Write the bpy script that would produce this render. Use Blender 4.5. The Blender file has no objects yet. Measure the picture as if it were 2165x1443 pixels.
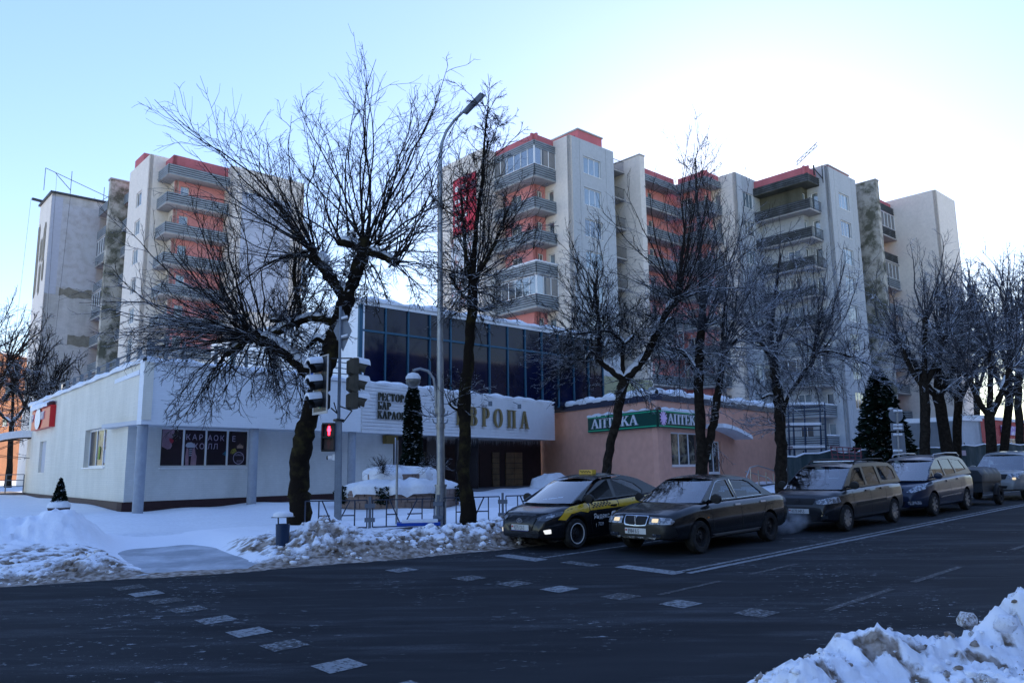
import bpy, bmesh, math, random
import numpy as np
from mathutils import Vector, Matrix
from mathutils.bvhtree import BVHTree
from mathutils.noise import noise as _n3, fractal as _frac
R = math.radians
S = bpy.context.scene
COL = S.collection
rng = np.random.default_rng(7)
random.seed(7)
# ------------------------------------------------------------------ camera
CAMH = 2.1; FPX = 1640.0; PITCH = math.atan((988-721.5)/FPX); ROLL = 0.0125
cam = bpy.data.cameras.new('camera'); cam.sensor_width = 36; cam.lens = FPX/2165*36
cam.clip_start = .1; cam.clip_end = 2000
camo = bpy.data.objects.new('camera', cam); COL.objects.link(camo); S.camera = camo
camo.matrix_world = Matrix.Translation((0, 0, CAMH)) @ Matrix.Rotation(math.pi/2+PITCH, 4, 'X') @ Matrix.Rotation(-ROLL, 4, 'Z')
# ------------------------------------------------------------------ light
SUN_EL = 16.5; SUN_AZ = 17.0           # azimuth measured from +Y towards +X
w = bpy.data.worlds.new('World'); S.world = w; w.use_nodes = True
nt = w.node_tree; bg = nt.nodes['Background']
sky = nt.nodes.new('ShaderNodeTexSky'); sky.sky_type = 'NISHITA'; sky.sun_disc = False
sky.sun_elevation = R(SUN_EL); sky.sun_rotation = R(SUN_AZ)
sky.air_density = 1.15; sky.dust_density = 0.2; sky.ozone_density = 3.0; sky.altitude = 150
gmn = nt.nodes.new('ShaderNodeGamma'); gmn.inputs[1].default_value = .52   # the camera's soft highlight response to the sky, same in all directions
nt.links.new(sky.outputs[0], gmn.inputs[0]); hs = nt.nodes.new('ShaderNodeHueSaturation'); hs.inputs['Saturation'].default_value = 1.55; hs.inputs['Hue'].default_value = .526; nt.links.new(gmn.outputs[0], hs.inputs['Color']); nt.links.new(hs.outputs[0], bg.inputs[0]); bg.inputs[1].default_value = 0.15
sl = bpy.data.lights.new('sun', 'SUN'); sl.energy = 3.0; sl.angle = R(.53); sl.color = (1, .93, .82)
so = bpy.data.objects.new('sun', sl); COL.objects.link(so)
d = Vector((math.sin(R(SUN_AZ))*math.cos(R(SUN_EL)), math.cos(R(SUN_AZ))*math.cos(R(SUN_EL)), math.sin(R(SUN_EL))))
so.rotation_euler = d.to_track_quat('Z', 'Y').to_euler(); so.location = (0, 0, 60)
S.view_settings.view_transform = 'Standard'; S.view_settings.look = 'None'; S.view_settings.gamma = 1
S.view_settings.use_curve_mapping = False
S.view_settings.exposure = 2.3
# ------------------------------------------------------------------ picture <-> place
def ray(px, py):
    x = (px-1082.5)/FPX; y = -(py-721.5)/FPX
    c, s = math.cos(-ROLL), math.sin(-ROLL); x, y = c*x-s*y, s*x+c*y
    return np.array([x, math.cos(PITCH)-y*math.sin(PITCH), math.sin(PITCH)+y*math.cos(PITCH)])
def onz(px, py, z):
    r = ray(px, py); k = (z-CAMH)/r[2]; return np.array([r[0]*k, r[1]*k])
def P3(px, py, Y):
    r = ray(px, py); k = Y/r[1]; return np.array([r[0]*k, Y, CAMH+r[2]*k])
def g(Y):
    return .0235*min(max(Y, -60), 26)+(min(max(Y, 26), 60)-26)*.01
def ong(px, py, off=0.):
    z = 0
    for i in range(50): p = onz(px, py, z+off); z = .5*z+.5*g(p[1])
    return p
AR = R(47.0); UR = np.array([math.sin(AR), math.cos(AR)]); NR = np.array([-math.cos(AR), math.sin(AR)])
def RW(s, n): return UR*s+NR*n                      # road frame -> world xy
def toR(p): return float(np.dot(p[:2], UR)), float(np.dot(p[:2], NR))
# ------------------------------------------------------------------ materials
MC = {}
def nmat(name, col, rough=.8, spec=.3, metal=0., var=0., vscale=3., col2=None, bump=0., bscale=30., coat=0.,
         streak=False, thr=None, emit=None, snow=0., ior=None, obj=True):
    if name in MC: return MC[name]
    m = bpy.data.materials.new(name); MC[name] = m; m.use_nodes = True
    n = m.node_tree; L = n.links; b = n.nodes['Principled BSDF']
    b.inputs['Base Color'].default_value = (*col, 1); b.inputs['Roughness'].default_value = rough
    b.inputs['Specular IOR Level'].default_value = spec; b.inputs['Metallic'].default_value = metal
    if ior: b.inputs['IOR'].default_value = ior
    if coat: b.inputs['Coat Weight'].default_value = coat; b.inputs['Coat Roughness'].default_value = .04
    src = None
    tc = n.nodes.new('ShaderNodeTexCoord')
    co = tc.outputs['Object']
    if var or col2:
        c2 = col2 or tuple(c*(1-var) for c in col)
        mp = n.nodes.new('ShaderNodeMapping'); L.new(co, mp.inputs[0])
        if streak: mp.inputs['Scale'].default_value = (1, 1, .12)
        no = n.nodes.new('ShaderNodeTexNoise'); no.inputs['Scale'].default_value = vscale
        no.inputs['Detail'].default_value = 8; no.inputs['Roughness'].default_value = .62
        L.new(mp.outputs[0], no.inputs[0])
        cr = n.nodes.new('ShaderNodeValToRGB')
        t = thr or (.35, .7)
        cr.color_ramp.elements[0].position = t[0]; cr.color_ramp.elements[1].position = t[1]
        cr.color_ramp.elements[0].color = (*col, 1); cr.color_ramp.elements[1].color = (*c2, 1)
        L.new(no.outputs[0], cr.inputs[0]); src = cr.outputs[0]
        no2 = n.nodes.new('ShaderNodeTexNoise'); no2.inputs['Scale'].default_value = vscale*9; L.new(co, no2.inputs[0])
        mx = n.nodes.new('ShaderNodeMix'); mx.data_type = 'RGBA'; mx.blend_type = 'MULTIPLY'; mx.inputs[0].default_value = .25
        L.new(src, mx.inputs[6]); L.new(no2.outputs[0], mx.inputs[7]); src = mx.outputs[2]
    if snow:
        ge = n.nodes.new('ShaderNodeNewGeometry'); sx = n.nodes.new('ShaderNodeSeparateXYZ'); L.new(ge.outputs['Normal'], sx.inputs[0])
        ns = n.nodes.new('ShaderNodeTexNoise'); ns.inputs['Scale'].default_value = 6; L.new(co, ns.inputs[0])
        ad = n.nodes.new('ShaderNodeMath'); ad.operation = 'MULTIPLY_ADD'; L.new(ns.outputs[0], ad.inputs[0]); ad.inputs[1].default_value = 1.2
        L.new(sx.outputs[2], ad.inputs[2])
        rr = n.nodes.new('ShaderNodeMapRange'); rr.inputs[1].default_value = 2-snow; rr.inputs[2].default_value = 2-snow+.15
        L.new(ad.outputs[0], rr.inputs[0])
        mx = n.nodes.new('ShaderNodeMix'); mx.data_type = 'RGBA'; L.new(rr.outputs[0], mx.inputs[0])
        if src: L.new(src, mx.inputs[6])
        else: mx.inputs[6].default_value = (*col, 1)
        mx.inputs[7].default_value = (.8, .82, .86, 1); src = mx.outputs[2]
    if src: L.new(src, b.inputs['Base Color'])
    if bump:
        nb = n.nodes.new('ShaderNodeTexNoise'); nb.inputs['Scale'].default_value = bscale; nb.inputs['Detail'].default_value = 5
        L.new(co, nb.inputs[0]); bu = n.nodes.new('ShaderNodeBump'); bu.inputs['Strength'].default_value = bump
        bu.inputs['Distance'].default_value = .02
        L.new(nb.outputs[0], bu.inputs['Height']); L.new(bu.outputs[0], b.inputs['Normal'])
    if emit:
        b.inputs['Emission Color'].default_value = (*emit[0], 1); b.inputs['Emission Strength'].default_value = emit[1]
    return m
def brickmat(name, c1, c2, mortar, w=.25, h=.075, rough=.8, dirt=.3, rz=0.):
    if name in MC: return MC[name]
    m = bpy.data.materials.new(name); MC[name] = m; m.use_nodes = True
    n = m.node_tree; L = n.links; b = n.nodes['Principled BSDF']; b.inputs['Roughness'].default_value = rough
    b.inputs['Specular IOR Level'].default_value = .2
    tc = n.nodes.new('ShaderNodeTexCoord'); mp = n.nodes.new('ShaderNodeMapping'); L.new(tc.outputs['Object'], mp.inputs[0])
    mp.inputs['Rotation'].default_value = (math.pi/2, 0, rz)
    # horizontal coordinate = x+y so both wall directions get bricks
    sx = n.nodes.new('ShaderNodeSeparateXYZ'); L.new(tc.outputs['Object'], sx.inputs[0])
    ad = n.nodes.new('ShaderNodeMath'); L.new(sx.outputs[0], ad.inputs[0]); L.new(sx.outputs[1], ad.inputs[1])
    cx = n.nodes.new('ShaderNodeCombineXYZ'); L.new(ad.outputs[0], cx.inputs[0]); L.new(sx.outputs[2], cx.inputs[1])
    bt = n.nodes.new('ShaderNodeTexBrick'); L.new(cx.outputs[0], bt.inputs[0])
    bt.inputs['Scale'].default_value = 1; bt.inputs['Brick Width'].default_value = w; bt.inputs['Row Height'].default_value = h
    bt.inputs['Mortar Size'].default_value = .006; bt.inputs['Color1'].default_value = (*c1, 1); bt.inputs['Color2'].default_value = (*c2, 1)
    bt.inputs['Mortar'].default_value = (*mortar, 1)
    no = n.nodes.new('ShaderNodeTexNoise'); no.inputs['Scale'].default_value = .7; no.inputs['Detail'].default_value = 9
    no.inputs['Roughness'].default_value = .65
    mp2 = n.nodes.new('ShaderNodeMapping'); mp2.inputs['Scale'].default_value = (1, 1, .4); L.new(tc.outputs['Object'], mp2.inputs[0]); L.new(mp2.outputs[0], no.inputs[0])
    cr = n.nodes.new('ShaderNodeValToRGB'); cr.color_ramp.elements[0].position = .42; cr.color_ramp.elements[1].position = .75
    cr.color_ramp.elements[0].color = (1, 1, 1, 1); cr.color_ramp.elements[1].color = (1-dirt, 1-dirt, 1-dirt*1.1, 1)
    L.new(no.outputs[0], cr.inputs[0])
    mx = n.nodes.new('ShaderNodeMix'); mx.data_type = 'RGBA'; mx.blend_type = 'MULTIPLY'; mx.inputs[0].default_value = 1
    L.new(bt.outputs[0], mx.inputs[6]); L.new(cr.outputs[0], mx.inputs[7]); L.new(mx.outputs[2], b.inputs['Base Color'])
    bu = n.nodes.new('ShaderNodeBump'); bu.inputs['Strength'].default_value = .4; bu.inputs['Distance'].default_value = .01; bu.invert = True
    L.new(bt.outputs['Fac'], bu.inputs['Height']); L.new(bu.outputs[0], b.inputs['Normal'])
    return m
def glassmat(name, tint=(.55, .62, .66), ior=1.5, boost=.12):
    if name in MC: return MC[name]
    m = bpy.data.materials.new(name); MC[name] = m; m.use_nodes = True
    n = m.node_tree; L = n.links; n.nodes.remove(n.nodes['Principled BSDF'])
    tr = n.nodes.new('ShaderNodeBsdfTransparent'); tr.inputs[0].default_value = (*tint, 1)
    gl = n.nodes.new('ShaderNodeBsdfGlossy'); gl.inputs['Roughness'].default_value = .015
    fr = n.nodes.new('ShaderNodeFresnel'); fr.inputs[0].default_value = ior
    a = n.nodes.new('ShaderNodeMath'); a.operation = 'ADD'; a.use_clamp = True; a.inputs[1].default_value = boost; L.new(fr.outputs[0], a.inputs[0])
    mx = n.nodes.new('ShaderNodeMixShader'); L.new(a.outputs[0], mx.inputs[0]); L.new(tr.outputs[0], mx.inputs[1]); L.new(gl.outputs[0], mx.inputs[2])
    L.new(mx.outputs[0], n.nodes['Material Output'].inputs[0])
    return m
SNOW = nmat('snow', (.88, .90, .93), rough=.75, spec=.2, var=.06, vscale=1.2, bump=.35, bscale=9)
SNOWROOF = SNOW
CREAM = nmat('cream_wall', (.78, .71, .64), rough=.9, spec=.1, col2=(.71, .64, .58), vscale=.5, streak=True, thr=(.5, .8), bump=.15, bscale=6)
GREY = nmat('grey_panel', (.50, .52, .54), rough=.9, spec=.1, col2=(.45, .47, .49), vscale=.5, streak=True, thr=(.4, .7), bump=.15, bscale=6)
PINK = nmat('pink_plaster', (.80, .34, .33), rough=.9, spec=.1, col2=(.72, .29, .28), vscale=.6, streak=True, bump=.15, bscale=8)
PINKD = nmat('pink_parapet', (.55, .17, .19), rough=.9, spec=.1, var=.2, vscale=.8, streak=True)
SLAT = nmat('slat_cladding', (.30, .34, .37), rough=.5, spec=.35, col2=(.19, .21, .23), vscale=1.2, thr=(.3, .75), snow=1.05)
GAP = nmat('cladding_gap', (.022, .026, .03), rough=.8)
SLATD = nmat('charred_cladding', (.12, .13, .14), rough=.7, spec=.2, col2=(.05, .055, .055), vscale=1.2, thr=(.3, .6), snow=1.05)
SLAB = nmat('balcony_concrete', (.46, .44, .42), rough=.9, spec=.1, var=.3, vscale=1.5)
DIRTY = nmat('stained_concrete', (.50, .47, .42), rough=.95, spec=.1, col2=(.13, .13, .10), vscale=.8, thr=(.42, .58))
BURNT = nmat('burnt_wall', (.14, .14, .11), rough=.95, spec=.1, col2=(.07, .07, .055), vscale=.5, streak=True)
PALE = nmat('pale_plaster', (.50, .53, .56), rough=.9, spec=.1, col2=(.36, .38, .41), vscale=.4, thr=(.4, .7), streak=True)
PVC = nmat('white_pvc', (.78, .78, .78), rough=.4)
WGLASS = nmat('window_glass', (.03, .045, .06), rough=.06, spec=1.0, ior=2.1, var=.3, vscale=.6)
WGLASS2 = nmat('window_glass_curtain', (.22, .30, .36), rough=.12, spec=1.0, ior=1.9, var=.35, vscale=.9)
WGLASS3 = nmat('window_glass_blind', (.12, .15, .17), rough=.08, spec=1.0, ior=2.0, col2=(.34, .34, .32), vscale=1.1, thr=(.5, .55))
BARM = nmat('dark_metal', (.05, .055, .06), rough=.5, metal=.3)
BLACK = nmat('black_void', (.012, .012, .014), rough=.8)
# ------------------------------------------------------------------ mesh builder
def fastmesh(name, verts, faces4=None, mats=(), faces=None, smooth=False):
    me = bpy.data.meshes.new(name)
    if faces is not None:
        me.from_pydata([tuple(v) for v in verts], [], faces)
    else:
        verts = np.asarray(verts, dtype=np.float32); F = np.asarray(faces4, dtype=np.int32)
        k = F.shape[1]
        me.vertices.add(len(verts)); me.vertices.foreach_set('co', verts.ravel())
        me.loops.add(F.size); me.loops.foreach_set('vertex_index', F.ravel())
        me.polygons.add(len(F)); me.polygons.foreach_set('loop_start', np.arange(0, F.size, k, dtype=np.int32))
        me.update(calc_edges=True); me.validate()
    for m in mats: me.materials.append(m)
    if smooth: me.polygons.foreach_set('use_smooth', np.ones(len(me.polygons), dtype=bool))
    return me
class MB:
    def __init__(s): s.v = []; s.f = []; s.m = []
    def add(s, vs, fs, mi=0):
        o = len(s.v); s.v += [tuple(map(float, v)) for v in vs]; s.f += [tuple(i+o for i in f) for f in fs]; s.m += [mi]*len(fs); return s
    def quad(s, a, b, c, d, mi=0): return s.add([a, b, c, d], [(0, 1, 2, 3)], mi)
    def box(s, a, b, mi=0):
        x0, y0, z0 = [min(p, q) for p, q in zip(a, b)]; x1, y1, z1 = [max(p, q) for p, q in zip(a, b)]
        return s.add([(x0,y0,z0),(x1,y0,z0),(x1,y1,z0),(x0,y1,z0),(x0,y0,z1),(x1,y0,z1),(x1,y1,z1),(x0,y1,z1)],
                     [(0,3,2,1),(4,5,6,7),(0,1,5,4),(1,2,6,5),(2,3,7,6),(3,0,4,7)], mi)
    def bar(s, p, q, w, h=None, mi=0, up=(0, 0, 1)):           # rectangular bar from p to q
        h = h or w; p = Vector(p); q = Vector(q); d = (q-p).normalized(); u = Vector(up)
        if abs(d.dot(u)) > .98: u = Vector((1, 0, 0))
        a = d.cross(u).normalized()*w/2; b = a.cross(d).normalized()*h/2
        vs = [p-a-b, p+a-b, p+a+b, p-a+b, q-a-b, q+a-b, q+a+b, q-a+b]
        return s.add(vs, [(0,3,2,1),(4,5,6,7),(0,1,5,4),(1,2,6,5),(2,3,7,6),(3,0,4,7)], mi)
    def prism(s, poly, z0, z1, mi=0):                           # poly counter-clockwise xy
        n = len(poly); vs = [(x, y, z0) for x, y in poly]+[(x, y, z1) for x, y in poly]
        return s.add(vs, [tuple(range(n-1, -1, -1)), tuple(range(n, 2*n))]+[(i, (i+1) % n, n+(i+1) % n, n+i) for i in range(n)], mi)
    def slab(s, poly, fn, th, mi=0):                            # 2d poly mapped by fn(a,b,depth)
        n = len(poly); vs = [fn(a, b, 0) for a, b in poly]+[fn(a, b, th) for a, b in poly]
        return s.add(vs, [tuple(range(n)), tuple(range(2*n-1, n-1, -1))]+[(i, n+i, n+(i+1) % n, (i+1) % n) for i in range(n)], mi)
    def tube(s, pts, r, k=8, mi=0, caps=True):
        pts = [Vector(p) for p in pts]; rs = r if hasattr(r, '__len__') else [r]*len(pts)
        o = len(s.v); n = len(pts); ref = None
        for i, p in enumerate(pts):
            d = (pts[min(i+1, n-1)]-pts[max(i-1, 0)]).normalized()
            if ref is None: ref = Vector((0, 0, 1)) if abs(d.z) < .9 else Vector((1, 0, 0))
            a = d.cross(ref).normalized(); b = a.cross(d).normalized()
            ref = b
            for j in range(k):
                t = 2*math.pi*j/k; s.v.append(tuple(p+(a*math.cos(t)+b*math.sin(t))*rs[i]))
        for i in range(n-1):
            for j in range(k):
                s.f.append((o+i*k+j, o+i*k+(j+1) % k, o+(i+1)*k+(j+1) % k, o+(i+1)*k+j)); s.m.append(mi)
        if caps:
            s.f.append(tuple(o+j for j in range(k-1, -1, -1))); s.f.append(tuple(o+(n-1)*k+j for j in range(k))); s.m += [mi, mi]
        return s
    def lathe(s, prof, k=20, axis='z', c=(0, 0, 0), mi=0):
        o = len(s.v)
        for r, h in prof:
            for j in range(k):
                t = 2*math.pi*j/k; x, y = r*math.cos(t), r*math.sin(t)
                q = (x, y, h) if axis == 'z' else ((x, h, y) if axis == 'y' else (h, x, y))
                s.v.append((q[0]+c[0], q[1]+c[1], q[2]+c[2]))
        for i in range(len(prof)-1):
            for j in range(k):
                a = (o+i*k+j, o+i*k+(j+1) % k, o+(i+1)*k+(j+1) % k, o+(i+1)*k+j)
                s.f.append(a if axis != 'y' else a[::-1]); s.m.append(mi)
        return s
    def mesh(s, name, mats, smooth=None):
        me = bpy.data.meshes.new(name); me.from_pydata(s.v, [], s.f)
        for m in mats: me.materials.append(m)
        if len(mats) > 1: me.polygons.foreach_set('material_index', s.m)
        if smooth is not None: shade(me, smooth)
        me.update(); return me
    def obj(s, name, mats, parent=None, smooth=None, **k):
        if not isinstance(mats, (list, tuple)): mats = [mats]
        return link(name, s.mesh(name, mats, smooth), parent, **k)
def shade(me, ang=35):
    bm = bmesh.new(); bm.from_mesh(me)
    for f in bm.faces: f.smooth = True
    for e in bm.edges:
        e.smooth = not (len(e.link_faces) == 2 and e.calc_face_angle(0) > R(ang))
    bm.to_mesh(me); bm.free()
def link(name, me, parent=None, label=None, cat=None, group=None, kind=None, loc=None, rz=None):
    o = bpy.data.objects.new(name, me); COL.objects.link(o)
    if parent: o.parent = parent
    tag(o, label, cat, group, kind)
    if loc is not None: o.location = loc
    if rz is not None: o.rotation_euler = (0, 0, rz)
    return o
def tag(o, label=None, cat=None, group=None, kind=None):
    if label: o['label'] = label
    if cat: o['category'] = cat
    if group: o['group'] = group
    if kind: o['kind'] = kind
    return o
def thing(name, label, cat, loc=(0, 0, 0), rz=0, group=None):
    return link(name, None, None, label, cat, group, None, loc, rz)
def copy_tree(o, parent=None):
    c = o.copy(); COL.objects.link(c); c.parent = parent
    for ch in list(o.children): copy_tree(ch, c)
    return c
# wall with openings; outside lies to the right of p0->p1
def wall(M, p0, p1, z0, z1, holes=(), th=.3, mi=0, cap=True):
    p0 = np.array(p0, float); p1 = np.array(p1, float); Ld = np.hypot(*(p1-p0)); d = (p1-p0)/Ld; nin = np.array([-d[1], d[0]])
    def q(a, z, k=0): p = p0+d*a+nin*k*th; return (p[0], p[1], z)
    xs = sorted({0, Ld, *[h[0] for h in holes], *[h[1] for h in holes]}); zs = sorted({z0, z1, *[h[2] for h in holes], *[h[3] for h in holes]})
    for i in range(len(xs)-1):
        for j in range(len(zs)-1):
            cx, cz = (xs[i]+xs[i+1])/2, (zs[j]+zs[j+1])/2
            if any(h[0] < cx < h[1] and h[2] < cz < h[3] for h in holes): continue
            M.quad(q(xs[i], zs[j]), q(xs[i+1], zs[j]), q(xs[i+1], zs[j+1]), q(xs[i], zs[j+1]), mi)
    for a0, a1, b0, b1 in holes:
        M.quad(q(a0,b0), q(a0,b1), q(a0,b1,1), q(a0,b0,1), mi); M.quad(q(a1,b1), q(a1,b0), q(a1,b0,1), q(a1,b1,1), mi)
        M.quad(q(a0,b0,1), q(a1,b0,1), q(a1,b0), q(a0,b0), mi); M.quad(q(a0,b1), q(a1,b1), q(a1,b1,1), q(a0,b1,1), mi)
    if cap:
        M.quad(q(0,z1), q(Ld,z1), q(Ld,z1,1), q(0,z1,1), mi)
        M.quad(q(0,z0,1), q(0,z1,1), q(0,z1), q(0,z0), mi); M.quad(q(Ld,z0), q(Ld,z1), q(Ld,z1,1), q(Ld,z0,1), mi)
        M.quad(q(Ld,z0,1), q(Ld,z1,1), q(0,z1,1), q(0,z0,1), mi)
WC = {}
def window(parent, p0, p1, a0, a1, z0, z1, n=3, depth=.12, fm=None, gm=None, name='window', sill=True, fw=.06):
    fm = fm or PVC; gm = gm or random.choice([WGLASS, WGLASS2, WGLASS2, WGLASS3])
    p0 = np.array(p0, float); p1 = np.array(p1, float); d = (p1-p0)/np.hypot(*(p1-p0)); nin = np.array([-d[1], d[0]])
    W, Hh = round(a1-a0, 3), round(z1-z0, 3); key = (W, Hh, n, fm.name, gm.name, name, sill)
    if key not in WC:
        M = MB(); M.box((0,0,0), (fw,.06,Hh)); M.box((W-fw,0,0), (W,.06,Hh)); M.box((fw,0,0), (W-fw,.06,fw)); M.box((fw,0,Hh-fw), (W-fw,.06,Hh))
        cw = (W-fw)/n
        for i in range(1, n): M.box((i*cw,0.004,fw), (i*cw+fw,.056,Hh-fw))
        if sill: M.box((-.03,-.16,-.045), (W+.03,.0,-.004))
        G = MB(); G.box((0,0,0), (cw-fw,.012,Hh-2*fw))
        WC[key] = (M.mesh(name, [fm]), G.mesh('pane', [gm]), cw)
    fme, gme, cw = WC[key]
    p = p0+d*a0+nin*depth
    o = link(name, fme, parent, loc=(p[0], p[1], z0), rz=math.atan2(d[1], d[0]))
    for i in range(n): link('pane', gme, o, loc=(i*cw+fw, .022, fw))
    return o
def slats(M, path, z0, z1, n=5, th=.05, mi=0):
    h = (z1-z0)/n
    for i in range(len(path)-1):
        p, q = np.array(path[i], float), np.array(path[i+1], float); d = (q-p)/np.hypot(*(q-p)); nin = np.array([-d[1], d[0]])
        if i > 0: p = p+d*(-.0)
        for k in range(n):
            a, b = z0+k*h, z0+(k+1)*h-h*.36
            P = [(p[0],p[1]), (q[0],q[1]), (q[0]+nin[0]*th,q[1]+nin[1]*th), (p[0]+nin[0]*th,p[1]+nin[1]*th)]
            M.prism(P, a, b, mi)
        P = [(p+nin*(th+.004)), (q+nin*(th+.004)), (q+nin*(th+.03)), (p+nin*(th+.03))]
        M.prism([tuple(x) for x in P], z0, z1-.03, 1)
def railing(M, path, z0, z1, step=.14):
    for i in range(len(path)-1):
        p, q = np.array(path[i], float), np.array(path[i+1], float); Ld = np.hypot(*(q-p)); d = (q-p)/Ld
        for z in (z0+.06, z1): M.bar((*p, z), (*q, z), .04)
        for k in range(int(Ld/step)+1):
            a = p+d*min(k*step, Ld); M.bar((*a, z0+.07), (*a, z1-.02), .018)
# ------------------------------------------------------------------ apartment blocks
AB = R(48.0); AU = np.array([math.sin(AB), math.cos(AB)]); AV = np.array([-math.cos(AB), math.sin(AB)]); ARZ = math.pi/2-AB
def AW(s, t): return AU*s+AV*t
def storeys(z0, pitch, n): return [z0-pitch*k for k in range(n)]
def rel(s0, t0): return lambda *pts: [(s-s0, t-t0) for s, t in pts]
FR = nmat('window_frame_plain', (.72, .72, .72), rough=.5)
GLZ = nmat('loggia_glass', (.07, .09, .11), rough=.05, spec=1.0, ior=2.3, var=.4, vscale=.5)
SKYG = nmat('tower_snow_cap', (.8, .82, .86))
def balconies(root, T, path, slab, zs, glazed=(), style='slat', mat=SLAT, snowk=(), ph=1.05, railk=(), charred=(), nsl=5, topz=None):
    """one balcony per storey: slab > parapet > glazing"""
    pth = T(*path); cache = {}
    for k, z in enumerate(zs):
        if z < 1.2: continue
        M = MB(); M.prism(T(*slab), 0, .15)
        key = 'slab'
        if key not in cache: cache[key] = M.mesh('balcony', [SLAB])
        b = link('balcony', cache[key], root, loc=(0, 0, z))
        ch = k in charred
        if k in railk or style == 'rail':
            if 'rail' not in cache:
                Q = MB(); railing(Q, pth, .15, ph+.1); cache['rail'] = Q.mesh('railing', [BARM])
            link('railing', cache['rail'], b)
        else:
            kk = 'sl%d' % ch
            if kk not in cache:
                Q = MB(); slats(Q, pth, .1, ph+.08, nsl); cache[kk] = Q.mesh('parapet', [SLATD if ch else mat, GAP])
            link('parapet', cache[kk], b)
        if k in snowk:
            Q = MB()
            for i in range(len(pth)-1):
                p, q = np.array(pth[i]), np.array(pth[i+1]); d = (q-p)/np.hypot(*(q-p)); nn = np.array([-d[1], d[0]])
                Q.tube([(*(p+nn*.05+d*a*np.hypot(*(q-p))), ph+.11+.03*math.sin(a*31)) for a in np.linspace(0, 1, 12)], .09, 6)
            Q.obj('snow_cap', SNOW, b, 60)
        if k in glazed:
            if 'gl' not in cache:
                F = MB(); G = MB()
                for i in range(len(pth)-1):
                    p, q = np.array(pth[i]), np.array(pth[i+1]); Ld = np.hypot(*(q-p)); d = (q-p)/Ld; nn = np.array([-d[1], d[0]])
                    m = max(2, int(Ld/.8)); za, zb = ph+.1, 2.78
                    for j in range(m+1):
                        a = p+d*Ld*j/m+nn*.04; F.bar((*a, za), (*a, zb), .06)
                    for z2 in (za+.03, zb-.03): F.bar((*(p+nn*.04), z2), (*(q+nn*.04), z2), .05)
                    G.quad((*(p+nn*.05), za), (*(q+nn*.05), za), (*(q+nn*.05), zb), (*(p+nn*.05), zb))
                cache['gl'] = (F.mesh('glazing', [FR]), G.mesh('pane', [GLZ]))
            f = link('glazing', cache['gl'][0], b); link('pane', cache['gl'][1], f)
def winrow(root, T, pa, pb, a0, a1, zs, dz0, dz1, n=3, **k):
    p, q = T(pa, pb)
    for z in zs:
        if z+dz0 > .8: window(root, p, q, a0, a1, z+dz0, z+dz1, n, **k)
def wallp(root, T, name, pa, pb, z0, z1, m, holes=(), **k):
    M = MB(); p, q = T(pa, pb); wall(M, p, q, z0, z1, holes, **k); return M.obj(name, m, root)
def hl(a0, a1, zs, dz0, dz1): return [(a0, a1, z+dz0, z+dz1) for z in zs if z+dz0 > .8]
def snowtop(root, T, poly, z, th=.18):
    M = MB(); M.prism(T(*poly), z+.004, z+th); M.obj('roof_snow', SNOW, root)
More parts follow.
